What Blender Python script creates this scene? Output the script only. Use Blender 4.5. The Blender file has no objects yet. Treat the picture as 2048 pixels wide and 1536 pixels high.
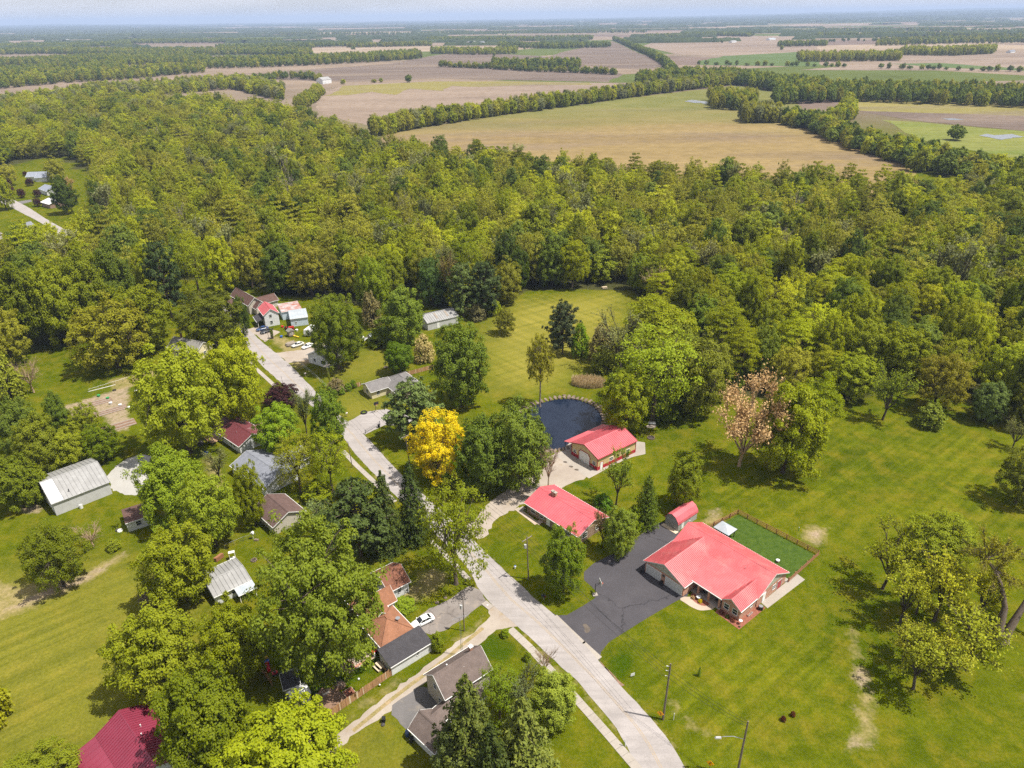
import bpy, math, random
import numpy as np
from mathutils import Vector, Matrix

scene = bpy.context.scene
COL = scene.collection
rad = math.radians

# ------------------------------------------------------------------ camera
CAM_H, F_PX, HORIZON, ROLL = 105.0, 1425.0, 34.0, rad(0.8)
PITCH = math.atan((768 - HORIZON) / F_PX)
cp, sp_, cr, sr = math.cos(PITCH), math.sin(PITCH), math.cos(ROLL), math.sin(ROLL)
cam_data = bpy.data.cameras.new("camera")
cam = bpy.data.objects.new("camera", cam_data)
COL.objects.link(cam)
cam_data.sensor_width = 36.0
cam_data.lens = 36.0 * F_PX / 2048
cam_data.clip_start, cam_data.clip_end = 1.0, 90000.0
fwd = Vector((0, cp, -sp_))
right0, up0 = Vector((1, 0, 0)), Vector((0, sp_, cp))
cright = right0 * cr - up0 * sr
cup = right0 * sr + up0 * cr
m3 = Matrix((cright, cup, -fwd)).transposed()
cam.matrix_world = Matrix.Translation((0, 0, CAM_H)) @ m3.to_4x4()
scene.camera = cam

def ray(x, y):
    u, v = (x - 1024) / F_PX, -(y - 768) / F_PX
    a, b = cr * u + sr * v, cr * v - sr * u
    return (a, cp + b * sp_, -sp_ + b * cp)

def G(x, y, z=0.0):
    """ground survey: where a sight line of the drone meets the level z (metres)"""
    d = ray(x, y)
    t = (z - CAM_H) / d[2]
    return Vector((d[0] * t, d[1] * t, z))

# ------------------------------------------------------------------ world, sun, exposure
SUN_EL = rad(64.0)
SUN_XY = Vector((4.77, -1.24)).normalized()            # horizontal direction towards the sun
sun_vec = Vector((SUN_XY.x * math.cos(SUN_EL), SUN_XY.y * math.cos(SUN_EL), math.sin(SUN_EL)))
sd = bpy.data.lights.new("sun", 'SUN')
sd.energy, sd.angle, sd.color = 5.0, rad(0.53), (1.0, 0.945, 0.845)
sun = bpy.data.objects.new("sun", sd)
COL.objects.link(sun)
sun.rotation_euler = sun_vec.to_track_quat('Z', 'Y').to_euler()
sun.location = (60, -40, 400)

world = bpy.data.worlds.new("World")
scene.world = world
world.use_nodes = True
wn, wl = world.node_tree.nodes, world.node_tree.links
wn.clear()
w_out = wn.new('ShaderNodeOutputWorld')
w_bg = wn.new('ShaderNodeBackground')
w_bg.inputs['Strength'].default_value = 0.082
sky = wn.new('ShaderNodeTexSky')
sky.sky_type = 'NISHITA'
sky.sun_disc = False
sky.sun_elevation = SUN_EL
sky.sun_rotation = math.atan2(SUN_XY.x, SUN_XY.y)
sky.altitude = 250
sky.air_density, sky.dust_density, sky.ozone_density = 1.0, 1.6, 1.0
w_tc = wn.new('ShaderNodeTexCoord')
w_map = wn.new('ShaderNodeMapping')
w_map.inputs['Scale'].default_value = (2.2, 2.2, 9.0)
w_noise = wn.new('ShaderNodeTexNoise')
w_noise.inputs['Scale'].default_value = 2.3
w_noise.inputs['Detail'].default_value = 9
w_noise.inputs['Roughness'].default_value = 0.55
w_ramp = wn.new('ShaderNodeValToRGB')
w_ramp.color_ramp.elements[0].position = 0.40
w_ramp.color_ramp.elements[1].position = 0.58
w_ramp.color_ramp.elements[0].color = (0.66, 0.66, 0.66, 1)
w_ramp.color_ramp.elements[1].color = (0.92, 0.92, 0.92, 1)
w_mix = wn.new('ShaderNodeMix')
w_mix.data_type = 'RGBA'
w_mix.inputs['B'].default_value = (6.6, 6.5, 6.6, 1)
wl.new(w_tc.outputs['Generated'], w_map.inputs['Vector'])
wl.new(w_map.outputs['Vector'], w_noise.inputs['Vector'])
wl.new(w_noise.outputs['Fac'], w_ramp.inputs['Fac'])
wl.new(w_ramp.outputs['Color'], w_mix.inputs['Factor'])
wl.new(sky.outputs['Color'], w_mix.inputs['A'])
wl.new(w_mix.outputs['Result'], w_bg.inputs['Color'])
wl.new(w_bg.outputs['Background'], w_out.inputs['Surface'])

vs = scene.view_settings
vs.view_transform, vs.look, vs.exposure, vs.gamma = 'Standard', 'None', 0.66, 1.0
vs.use_curve_mapping = False
scene.render.engine = 'CYCLES'
cy = scene.cycles
cy.max_bounces, cy.diffuse_bounces, cy.glossy_bounces = 5, 3, 2
cy.transmission_bounces, cy.transparent_max_bounces, cy.volume_bounces = 4, 4, 0
cy.use_denoising = False
cy.use_adaptive_sampling = True
cy.adaptive_threshold = 0.02
cy.caustics_reflective = cy.caustics_refractive = False

# ------------------------------------------------------------------ mesh helpers
class MB:
    """collects pieces of one part and links them as one mesh object"""
    def __init__(self):
        self.v, self.f, self.m = [], [], []
    def poly(self, pts, mi=0):
        n = len(self.v)
        self.v += [tuple(p) for p in pts]
        self.f.append(tuple(range(n, n + len(pts))))
        self.m.append(mi)
    def hexa(self, b, t, mi=0):
        """b, t: four bottom / top points, counter-clockwise from above"""
        n = len(self.v)
        self.v += [tuple(p) for p in b] + [tuple(p) for p in t]
        for q in ((3, 2, 1, 0), (4, 5, 6, 7), (0, 1, 5, 4), (1, 2, 6, 5), (2, 3, 7, 6), (3, 0, 4, 7)):
            self.f.append(tuple(n + k for k in q)); self.m.append(mi)
    def box(self, x0, y0, z0, x1, y1, z1, mi=0):
        self.hexa([(x0, y0, z0), (x1, y0, z0), (x1, y1, z0), (x0, y1, z0)],
                  [(x0, y0, z1), (x1, y0, z1), (x1, y1, z1), (x0, y1, z1)], mi)
    def extrude(self, pts, vec, mi=0):
        """closed prism: planar loop pts swept along vec"""
        n, k = len(self.v), len(pts)
        vec = Vector(vec)
        self.v += [tuple(p) for p in pts] + [tuple(Vector(p) + vec) for p in pts]
        self.f.append(tuple(range(n + k - 1, n - 1, -1))); self.m.append(mi)
        self.f.append(tuple(range(n + k, n + 2 * k))); self.m.append(mi)
        for i in range(k):
            j = (i + 1) % k
            self.f.append((n + i, n + j, n + k + j, n + k + i)); self.m.append(mi)
    def tube(self, p0, p1, r0, r1=None, n=6, mi=0, cap=True):
        p0, p1 = Vector(p0), Vector(p1)
        r1 = r0 if r1 is None else r1
        d = (p1 - p0).normalized()
        a = d.orthogonal().normalized(); b = d.cross(a)
        s = len(self.v)
        for p, r in ((p0, r0), (p1, r1)):
            for i in range(n):
                t = 2 * math.pi * i / n
                self.v.append(tuple(p + a * (r * math.cos(t)) + b * (r * math.sin(t))))
        for i in range(n):
            j = (i + 1) % n
            self.f.append((s + i, s + j, s + n + j, s + n + i)); self.m.append(mi)
        if cap:
            self.f.append(tuple(s + n + i for i in range(n))); self.m.append(mi)
            self.f.append(tuple(s + n - 1 - i for i in range(n))); self.m.append(mi)
    def path(self, pts, r, n=5, mi=0):
        for a, b in zip(pts[:-1], pts[1:]):
            self.tube(a, b, r, r, n, mi)
    def lathe(self, prof, c=(0, 0, 0), n=16, mi=0):
        s = len(self.v)
        for r, z in prof:
            for i in range(n):
                t = 2 * math.pi * i / n
                self.v.append((c[0] + r * math.cos(t), c[1] + r * math.sin(t), c[2] + z))
        for k in range(len(prof) - 1):
            for i in range(n):
                j = (i + 1) % n
                self.f.append((s + k * n + i, s + k * n + j, s + (k + 1) * n + j, s + (k + 1) * n + i)); self.m.append(mi)
        self.f.append(tuple(s + (len(prof) - 1) * n + i for i in range(n))); self.m.append(mi)
        self.f.append(tuple(s + n - 1 - i for i in range(n))); self.m.append(mi)
    def mesh(self, name, mats, smooth=False):
        me = bpy.data.meshes.new(name)
        me.from_pydata(self.v, [], self.f)
        mats = mats if isinstance(mats, (list, tuple)) else [mats]
        for x in mats:
            me.materials.append(x)
        if len(mats) > 1:
            me.polygons.foreach_set('material_index', self.m)
        if smooth:
            me.polygons.foreach_set('use_smooth', [True] * len(me.polygons))
        me.update()
        return me
    def build(self, name, mats, parent=None, smooth=False):
        return link(name, self.mesh(name, mats, smooth), parent)

def link(name, me, parent=None, loc=None):
    o = bpy.data.objects.new(name, me)
    COL.objects.link(o)
    if parent is not None:
        o.parent = parent
    if loc is not None:
        o.location = loc
    return o

def tag(o, label, cat, group=None):
    o['label'], o['category'] = label, cat
    if group:
        o['group'] = group
    return o

def structure(o, label=None):
    o['kind'] = 'structure'
    if label:
        o['label'] = label
    return o

def thing(name, label, cat, loc=(0, 0, 0), rz=0.0, group=None):
    o = bpy.data.objects.new(name, None)
    o.empty_display_size = 0.5
    COL.objects.link(o)
    o.location, o.rotation_euler = loc, (0, 0, rz)
    return tag(o, label, cat, group)

def copy_tree(o, loc, rz, label=None, parent=None):
    c = o.copy(); COL.objects.link(c)
    if parent is None:
        c.location, c.rotation_euler = loc, (0, 0, rz)
        if label:
            c['label'] = label
    else:
        c.parent = parent
    for ch in list(o.children):
        copy_tree(ch, None, None, None, c)
    return c

# ------------------------------------------------------------------ materials
def node_mat(name):
    m = bpy.data.materials.new(name)
    m.use_nodes = True
    nt = m.node_tree
    return m, nt.nodes, nt.links, nt.nodes['Principled BSDF']

def noise(n, l, scale, detail=4, rough=0.55, vec=None, dim='3D'):
    t = n.new('ShaderNodeTexNoise')
    t.inputs['Scale'].default_value = scale
    t.inputs['Detail'].default_value = detail
    t.inputs['Roughness'].default_value = rough
    if vec is not None:
        l.new(vec, t.inputs['Vector'])
    return t.outputs['Fac']

def ramp(n, l, fac, p0, c0, p1, c1):
    r = n.new('ShaderNodeValToRGB')
    e = r.color_ramp.elements
    e[0].position, e[1].position = p0, p1
    e[0].color = (*c0, 1) if len(c0) == 3 else c0
    e[1].color = (*c1, 1) if len(c1) == 3 else c1
    l.new(fac, r.inputs['Fac'])
    return r.outputs['Color']

def mixc(n, l, fac, a, b, mode='MIX'):
    x = n.new('ShaderNodeMix')
    x.data_type, x.blend_type = 'RGBA', mode
    for s, k in ((fac, 'Factor'), (a, 'A'), (b, 'B')):
        if hasattr(s, 'is_linked') or isinstance(s, bpy.types.NodeSocket):
            l.new(s, x.inputs[k])
        elif k == 'Factor':
            x.inputs[k].default_value = s
        else:
            x.inputs[k].default_value = (*s, 1)
    return x.outputs['Result']

def math_n(n, l, op, a, b=None):
    x = n.new('ShaderNodeMath')
    x.operation = op
    for i, s in enumerate((a, b)):
        if s is None:
            continue
        if isinstance(s, bpy.types.NodeSocket):
            l.new(s, x.inputs[i])
        else:
            x.inputs[i].default_value = s
    return x.outputs[0]

def bump(n, l, bsdf, height, strength, dist):
    b = n.new('ShaderNodeBump')
    b.inputs['Strength'].default_value = strength
    b.inputs['Distance'].default_value = dist
    l.new(height, b.inputs['Height'])
    l.new(b.outputs['Normal'], bsdf.inputs['Normal'])

def surf(name, c0, c1, scale=1.5, rough=0.8, metal=0.0, fine=None, streak=None, bumps=None, spec=0.3, grime=None):
    """general weathered surface: colour varies between c0 and c1 in world space, with finer grain"""
    m, n, l, b = node_mat(name)
    geo = n.new('ShaderNodeNewGeometry')
    pos = geo.outputs['Position']
    vec = pos
    if streak:
        mp = n.new('ShaderNodeMapping')
        mp.inputs['Scale'].default_value = streak
        l.new(pos, mp.inputs['Vector'])
        vec = mp.outputs['Vector']
    c = ramp(n, l, noise(n, l, scale, 5, 0.6, vec), 0.32, c0, 0.68, c1)
    if fine:
        g = noise(n, l, fine, 2, 0.6, pos)
        g = ramp(n, l, g, 0.25, (0.72, 0.72, 0.72), 0.75, (1.25, 1.25, 1.25))
        c = mixc(n, l, 1.0, c, g, 'MULTIPLY')
    if grime:
        gcol, gscale, gamt = grime
        gm = ramp(n, l, noise(n, l, gscale, 6, 0.65, pos), 0.5, (0, 0, 0), 0.72, (gamt, gamt, gamt))
        c = mixc(n, l, gm, c, gcol)
    l.new(c, b.inputs['Base Color'])
    b.inputs['Roughness'].default_value = rough
    b.inputs['Metallic'].default_value = metal
    b.inputs['Specular IOR Level'].default_value = spec
    if bumps:
        bump(n, l, b, noise(n, l, bumps[0], 3, 0.6, pos), bumps[1], bumps[2])
    return m

def kc(c, f):
    return tuple(x * f for x in c)

M = {}
def S(name, c, vary=0.85, **kw):
    M[name] = surf(name, kc(c, vary), kc(c, 2 - vary), **kw)

# roofs
S('roof_red', (0.50, 0.105, 0.125), 0.88, scale=0.35, rough=0.4, spec=0.45, grime=((0.52, 0.14, 0.15), 0.3, 0.5))
S('roof_pink', (0.52, 0.115, 0.125), 0.85, scale=0.3, rough=0.42, spec=0.45, grime=((0.58, 0.22, 0.21), 0.25, 0.6))
S('roof_maroon', (0.135, 0.038, 0.044), 0.9, scale=0.4, rough=0.5, fine=6)
S('roof_magenta', (0.20, 0.03, 0.055), 0.92, scale=0.3, rough=0.4, spec=0.4)
S('roof_white', (0.265, 0.262, 0.26), 0.93, scale=0.25, rough=0.4, grime=((0.42, 0.42, 0.42), 0.5, 0.35))
S('roof_tin', (0.34, 0.38, 0.42), 0.9, scale=0.4, rough=0.45, grime=((0.45, 0.42, 0.40), 0.7, 0.4))
M['roof_rust'] = surf('roof_rust', (0.40, 0.42, 0.44), (0.30, 0.09, 0.05), scale=0.5, rough=0.6)
for nm, c in (('shingle_brown', (0.105, 0.062, 0.052)), ('shingle_grey', (0.165, 0.155, 0.155)), ('shingle_orange', (0.25, 0.118, 0.070)),
              ('shingle_rust', (0.17, 0.075, 0.048)), ('shingle_dark', (0.055, 0.052, 0.058)), ('shingle_taupe', (0.135, 0.105, 0.095)), ('shingle_slate', (0.19, 0.20, 0.235)),
              ('shingle_cocoa', (0.115, 0.075, 0.068)), ('shingle_blue', (0.22, 0.24, 0.29)), ('shingle_weathered', (0.21, 0.20, 0.18))):
    S(nm, c, 0.88, scale=0.8, rough=0.9, fine=7, spec=0.15, bumps=(9, 0.5, 0.03), grime=(kc(c, 0.6), 0.9, 0.5))

def siding(name, c, step, vertical=False, depth=0.012):
    """lap or ribbed cladding: fine relief in the normal, slight soiling"""
    m, n, l, b = node_mat(name)
    tc = n.new('ShaderNodeTexCoord')
    w = n.new('ShaderNodeTexWave')
    w.wave_type, w.wave_profile = 'BANDS', 'SAW'
    w.bands_direction = 'X' if vertical else 'Z'
    w.inputs['Scale'].default_value = 0.314 / step
    vec = tc.outputs['Object']
    if vertical:
        mp = n.new('ShaderNodeMapping'); mp.inputs['Rotation'].default_value = (0, 0, rad(45)); l.new(vec, mp.inputs['Vector']); vec = mp.outputs['Vector']
    l.new(vec, w.inputs['Vector'])
    col = ramp(n, l, noise(n, l, 0.8, 5, 0.6, tc.outputs['Object']), 0.3, kc(c, 0.9), 0.7, kc(c, 1.05))
    l.new(col, b.inputs['Base Color'])
    b.inputs['Roughness'].default_value = 0.6
    b.inputs['Specular IOR Level'].default_value = 0.25
    bump(n, l, b, w.outputs['Fac'], 0.6, depth)
    M[name] = m
siding('siding_white', (0.62, 0.63, 0.64), 0.12)
siding('siding_cream', (0.62, 0.55, 0.36), 0.12)
siding('siding_tan', (0.46, 0.36, 0.20), 0.15)
siding('siding_taupe', (0.46, 0.42, 0.36), 0.12)
siding('siding_grey', (0.34, 0.33, 0.31), 0.12)
siding('siding_sage', (0.36, 0.36, 0.29), 0.12)
siding('siding_blue', (0.50, 0.58, 0.66), 0.12)
siding('siding_denim', (0.20, 0.25, 0.36), 0.12)
siding('metal_grey', (0.36, 0.34, 0.32), 0.3, True, 0.03)
siding('metal_tan', (0.55, 0.42, 0.22), 0.3, True, 0.03)
siding('metal_red', (0.36, 0.02, 0.03), 0.3, True, 0.03)
siding('metal_pale', (0.46, 0.46, 0.46), 0.3, True, 0.03)

def brick_mat(name, c0, c1, mortar):
    m, n, l, b = node_mat(name)
    tc = n.new('ShaderNodeTexCoord')
    sep = n.new('ShaderNodeSeparateXYZ'); l.new(tc.outputs['Object'], sep.inputs[0])
    s = math_n(n, l, 'ADD', sep.outputs['X'], sep.outputs['Y'])
    cmb = n.new('ShaderNodeCombineXYZ')
    l.new(s, cmb.inputs['X']); l.new(sep.outputs['Z'], cmb.inputs['Y'])
    t = n.new('ShaderNodeTexBrick')
    t.inputs['Scale'].default_value = 1.0
    t.inputs['Brick Width'].default_value = 0.22
    t.inputs['Row Height'].default_value = 0.082
    t.inputs['Mortar Size'].default_value = 0.008
    t.inputs['Color1'].default_value = (*c0, 1); t.inputs['Color2'].default_value = (*c1, 1); t.inputs['Mortar'].default_value = (*mortar, 1)
    l.new(cmb.outputs[0], t.inputs['Vector'])
    l.new(t.outputs['Color'], b.inputs['Base Color'])
    b.inputs['Roughness'].default_value = 0.85
    bump(n, l, b, t.outputs['Fac'], -0.5, 0.01)
    M[name] = m
brick_mat('brick_red', (0.33, 0.12, 0.07), (0.42, 0.19, 0.11), (0.45, 0.40, 0.34))
brick_mat('brick_brown', (0.16, 0.085, 0.05), (0.26, 0.15, 0.09), (0.35, 0.31, 0.27))

# fittings
S('trim_white', (0.66, 0.66, 0.65), 0.95, scale=2, rough=0.5)
S('trim_grey', (0.4, 0.4, 0.4), 0.95, scale=2, rough=0.5)
S('door_white', (0.74, 0.74, 0.73), 0.95, scale=2, rough=0.45)
S('door_grey', (0.50, 0.50, 0.50), 0.95, scale=2, rough=0.5)
S('door_red', (0.33, 0.04, 0.05), 0.9, scale=2, rough=0.5)
S('metal_dark', (0.03, 0.03, 0.035), 0.8, scale=2, rough=0.45)
S('metal_galv', (0.42, 0.43, 0.45), 0.9, scale=2, rough=0.4, metal=0.7)
S('plastic_black', (0.018, 0.018, 0.02), 0.8, scale=2, rough=0.5)
S('plastic_white', (0.6, 0.6, 0.6), 0.95, scale=2, rough=0.5)
S('plastic_red', (0.5, 0.02, 0.03), 0.9, scale=2, rough=0.45)
S('plastic_blue', (0.03, 0.10, 0.42), 0.9, scale=2, rough=0.45)
S('plastic_yellow', (0.75, 0.50, 0.03), 0.9, scale=2, rough=0.45)
S('plastic_orange', (0.8, 0.16, 0.03), 0.9, scale=2, rough=0.45)
S('plastic_green', (0.04, 0.25, 0.08), 0.9, scale=2, rough=0.45)
S('sign_yellow', (0.85, 0.38, 0.0), 0.95, scale=2, rough=0.4)
S('rubber', (0.015, 0.015, 0.015), 0.8, scale=4, rough=0.8)
S('hardware', (0.35, 0.33, 0.3), 0.9, scale=4, rough=0.35, metal=0.8)
S('wood_pole', (0.155, 0.125, 0.10), 0.8, scale=1.2, streak=(6, 6, 0.6), rough=0.9)
S('wood_fence', (0.36, 0.205, 0.10), 0.75, scale=0.9, streak=(5, 5, 0.5), rough=0.85)
S('wood_rail', (0.25, 0.115, 0.06), 0.8, scale=1.2, streak=(3, 3, 3), rough=0.85)
S('wood_deck', (0.50, 0.33, 0.20), 0.85, scale=1.2, rough=0.8)
S('wood_grey', (0.25, 0.21, 0.175), 0.8, scale=1.5, rough=0.9)
S('wood_pale', (0.55, 0.44, 0.32), 0.85, scale=2.0, rough=0.85)
S('timber_white', (0.66, 0.64, 0.58), 0.9, scale=2.0, rough=0.7)
S('stone', (0.15, 0.112, 0.083), 0.7, scale=0.8, rough=0.9, fine=5)
S('stone_pale', (0.20, 0.155, 0.12), 0.8, scale=0.8, rough=0.9, fine=5)
S('car_white', (0.78, 0.79, 0.80), 0.98, scale=1, rough=0.22, spec=0.6)
S('car_silver', (0.55, 0.55, 0.52), 0.98, scale=1, rough=0.3, spec=0.6)
S('car_blue', (0.03, 0.06, 0.16), 0.95, scale=1, rough=0.25, spec=0.6)
S('car_black', (0.02, 0.022, 0.03), 0.95, scale=1, rough=0.25, spec=0.6)
S('tractor_red', (0.48, 0.03, 0.025), 0.85, scale=2, rough=0.5)
S('soil', (0.20, 0.125, 0.085), 0.75, scale=1.6, rough=0.95, fine=4, bumps=(5, 0.7, 0.08))
S('mulch', (0.23, 0.085, 0.055), 0.7, scale=3, rough=0.95, fine=8, bumps=(9, 0.8, 0.06))
S('fabric_dark', (0.06, 0.055, 0.055), 0.8, scale=2, rough=0.9)
S('fabric_white', (0.72, 0.70, 0.66), 0.95, scale=2, rough=0.9)
S('cinder', (0.05, 0.042, 0.038), 0.7, scale=5, rough=1.0)

def glass_mat(name, c, rough=0.08):
    m, n, l, b = node_mat(name)
    tc = n.new('ShaderNodeTexCoord')
    col = ramp(n, l, noise(n, l, 1.3, 2, 0.5, tc.outputs['Object']), 0.3, kc(c, 0.5), 0.7, kc(c, 1.6))
    l.new(col, b.inputs['Base Color'])
    b.inputs['Roughness'].default_value = rough
    b.inputs['Specular IOR Level'].default_value = 0.7
    M[name] = m
glass_mat('glass', (0.025, 0.032, 0.04))
glass_mat('car_glass', (0.012, 0.015, 0.018))
glass_mat('lens_lamp', (0.75, 0.76, 0.78), 0.2)
# ------------------------------------------------------------------ ground sheet
rng = np.random.default_rng(7)
def grow(a, b, first, ratio):
    out, s, x = [], first, a
    while abs(x - a) < abs(b - a):
        x += s if b > a else -s
        s *= ratio
        out.append(x)
    return out
xs = sorted(grow(-175, -45000, 1.4, 1.14)) + list(np.arange(-175, 196, 1.1)) + grow(196, 45000, 1.4, 1.14)
ys = sorted(grow(52, -4000, 1.4, 1.2)) + list(np.arange(52, 330, 1.1)) + grow(330, 48000, 1.4, 1.11)
XS, YS = np.array(xs), np.array(ys)
GX, GY = np.meshgrid(XS, YS)
gx, gy = GX.ravel(), GY.ravel()

def poly_sd(pts):
    """signed distance (inside > 0) of every ground vertex to a polygon"""
    p = np.array([(q[0], q[1]) for q in pts])
    inside = np.zeros(gx.shape, bool)
    dist = np.full(gx.shape, 1e9)
    for i in range(len(p)):
        a, b = p[i], p[(i + 1) % len(p)]
        e = b - a
        wx, wy = gx - a[0], gy - a[1]
        t = np.clip((wx * e[0] + wy * e[1]) / (e @ e), 0, 1)
        dist = np.minimum(dist, np.hypot(wx - t * e[0], wy - t * e[1]))
        c = ((a[1] > gy) != (b[1] > gy))
        with np.errstate(divide='ignore', invalid='ignore'):
            xi = (b[0] - a[0]) * (gy - a[1]) / (b[1] - a[1] + 1e-12) + a[0]
        inside ^= c & (gx < xi)
    return np.where(inside, dist, -dist)

def mask(polys, soft):
    m = np.zeros(gx.shape)
    for p in polys:
        m = np.maximum(m, np.clip(0.5 + poly_sd([G(*q) for q in p]) / (2 * soft), 0, 1))
    return m

POND = [(1052, 818), (1080, 805), (1115, 796), (1150, 797), (1180, 806), (1200, 822), (1206, 842), (1195, 862), (1165, 880), (1130, 894), (1100, 900), (1070, 893), (1046, 866), (1042, 838)]
FOREST = [(-400, 640), (0, 692), (150, 690), (205, 655), (330, 560), (470, 560), (560, 590), (660, 600), (740, 615), (850, 606), (915, 625), (990, 620), (1050, 582), (1150, 578), (1265, 582), (1320, 640),
          (1390, 700), (1430, 750), (1450, 785), (1540, 800), (1650, 822), (1740, 792), (1835, 772), (1990, 815), (2200, 900), (2900, 900), (2500, 420), (2048, 385),
          (1850, 414), (1640, 396), (1440, 386), (1250, 374), (1060, 352), (880, 332), (760, 314), (700, 290), (640, 266), (600, 240), (420, 215), (200, 215), (0, 230), (-700, 250)]
CLEARING = [(-260, 425), (0, 330), (110, 312), (200, 345), (200, 470), (130, 515), (60, 535), (0, 550), (-200, 580)]
ROAD_L = [(440, 612), (470, 645), (488, 676), (503.7, 713.6), (562, 766), (618, 808), (671.7, 849), (700, 896), (744.6, 945), (805, 1005), (870, 1066), (939, 1136), (965, 1196), (1035, 1250), (1116, 1329), (1160, 1366), (1192, 1407), (1238, 1462), (1277, 1540), (1330, 1680)]
ROAD_R = [(470, 608), (482, 638), (505, 668), (549, 704.5), (578, 727), (617, 768), (652, 804), (690, 841), (731.6, 870), (796.7, 945), (860, 1000), (928, 1062), (1004, 1136), (1087, 1212), (1121, 1240), (1199, 1323), (1238, 1370), (1290, 1422), (1337, 1477), (1372, 1540), (1430, 1680)]
att = {}
att['litter'] = np.clip(mask([FOREST], 3.0) - mask([CLEARING], 3.0), 0, 1)
pond = mask([POND], 0.8)
att['dry'] = mask([[(-60, 1150), (50, 1165), (150, 1150), (250, 1098), (268, 1108), (190, 1160), (60, 1222), (-60, 1270)],
                   [(1692, 1235), (1702, 1228), (1722, 1290), (1740, 1325), (1700, 1320)], [(1712, 1380), (1748, 1388), (1756, 1440), (1752, 1500), (1682, 1502), (1708, 1440)],
                   [(1320, 1392), (1350, 1400), (1440, 1480), (1400, 1480)], [(1020, 1262), (1050, 1280), (1150, 1375), (1120, 1370)],
                   [(1165, 1390), (1215, 1430), (1262, 1510), (1240, 1500)], [(1600, 1050), (1668, 1050), (1650, 1085), (1640, 1100), (1600, 1085)],
                   [(800, 1190), (860, 1120), (905, 1150), (880, 1185), (830, 1210)], [(940, 1285), (985, 1215), (960, 1240), (900, 1285)],
                   [(1390, 1040), (1450, 1020), (1450, 1045), (1410, 1055)], [(2040, 1390), (2060, 1380), (2060, 1420)], [(210, 760), (330, 735), (340, 745), (230, 790)],
                   [(1835, 760), (1990, 830), (2050, 860), (2050, 790), (1900, 750)], [(400, 905), (440, 920), (455, 980), (420, 985)],
                   [(655, 690), (640, 720), (590, 745), (560, 700), (520, 665)], [(700, 1420), (800, 1345), (815, 1360), (690, 1450)]], 2.2)
sd_road = poly_sd([G(*q) for q in ROAD_L + ROAD_R[::-1]])
att['dry'] = np.maximum(att['dry'], np.where(sd_road < 0.3, np.clip(1.0 + (sd_road - .3) / 2.0, 0, 1) * .8, 0))
att['dirt'] = mask([[(1602, 1062), (1650, 1057), (1643, 1092), (1632, 1088)], [(1705, 1325), (1738, 1340), (1748, 1390), (1738, 1400), (1695, 1352)],
                    [(1682, 1478), (1708, 1468), (1735, 1482), (1756, 1480), (1752, 1500), (1700, 1497)], [(1700, 1405), (1715, 1400), (1722, 1435), (1704, 1432)], [(28, 1018), (62, 1000), (82, 1003), (95, 1020), (70, 1030), (40, 1028)], [(125, 812), (260, 770), (262, 860), (215, 868), (205, 830), (130, 840)],
                    [(560, 690), (530, 668), (520, 655), (545, 672)], [(80, 1178), (200, 1135), (252, 1100), (200, 1152), (60, 1212), (0, 1225)],
                    [(1415, 1020), (1440, 1015), (1446, 1032), (1410, 1042)], [(630, 730), (560, 720), (600, 700), (640, 705)]], 1.6)
att['lush'] = mask([[(1262, 1305), (1210, 1310), (1210, 1340), (1250, 1370)], [(600, 1300), (700, 1370), (760, 1330), (690, 1300)], [(930, 1300), (985, 1265), (1030, 1290), (1010, 1330)],
                    [(1040, 860), (930, 850), (850, 960), (960, 980)], [(1090, 960), (1140, 965), (1230, 990), (1160, 960)], [(600, 1300), (540, 1320), (600, 1420), (700, 1350)]], 3.0)
att['pale'] = np.maximum(mask([[(1030, 605), (1240, 585), (1235, 660), (1170, 720), (1110, 770), (1000, 780), (970, 670)], [(700, 800), (765, 810), (750, 835), (695, 835)]], 9.0),
                         mask([[(-100, 1150), (250, 1110), (420, 1180), (330, 1380), (200, 1536), (-100, 1536)], [(720, 1430), (860, 1500), (880, 1560), (690, 1560), (690, 1480)], [(690, 770), (640, 740), (760, 690), (800, 740)]], 6.0) * .55)
att['stripe'] = mask([[(1400, 880), (1640, 830), (1830, 790), (2060, 870), (2060, 1080), (1700, 1080), (1420, 1010)], [(-80, 1200), (270, 1115), (420, 1180), (300, 1536), (-80, 1536)],
                      [(1220, 1290), (1480, 1260), (1700, 1220), (1690, 1536), (1400, 1536)], [(990, 1000), (1050, 1020), (1130, 1200), (960, 1060)]], 4.0)
att['cross'] = mask([[(1040, 592), (1250, 582), (1240, 660), (1170, 720), (1110, 790), (990, 800), (960, 660)]], 4.0)
att['far'] = np.clip((gy - 640) / 300, 0, 1)
z = -0.9 * pond
gnd_me = bpy.data.meshes.new("ground")
nx, ny = len(XS), len(YS)
co = np.stack([gx, gy, z], 1).astype(np.float32)
ii = np.arange(nx * ny).reshape(ny, nx)
quads = np.stack([ii[:-1, :-1], ii[:-1, 1:], ii[1:, 1:], ii[1:, :-1]], -1).reshape(-1, 4)
def np_mesh(me, co, quads, mats, mat_idx=None, smooth=False):
    n = quads.shape[1]
    me.vertices.add(len(co)); me.loops.add(quads.size); me.polygons.add(len(quads))
    me.vertices.foreach_set('co', np.ascontiguousarray(co, np.float32).ravel())
    me.loops.foreach_set('vertex_index', np.ascontiguousarray(quads, np.int32).ravel())
    me.polygons.foreach_set('loop_start', np.arange(0, quads.size, n, dtype=np.int32))
    for x in mats:
        me.materials.append(x)
    if mat_idx is not None:
        me.polygons.foreach_set('material_index', np.asarray(mat_idx, np.int32))
    if smooth:
        me.polygons.foreach_set('use_smooth', np.ones(len(quads), bool))
    me.update(calc_edges=True)

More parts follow.
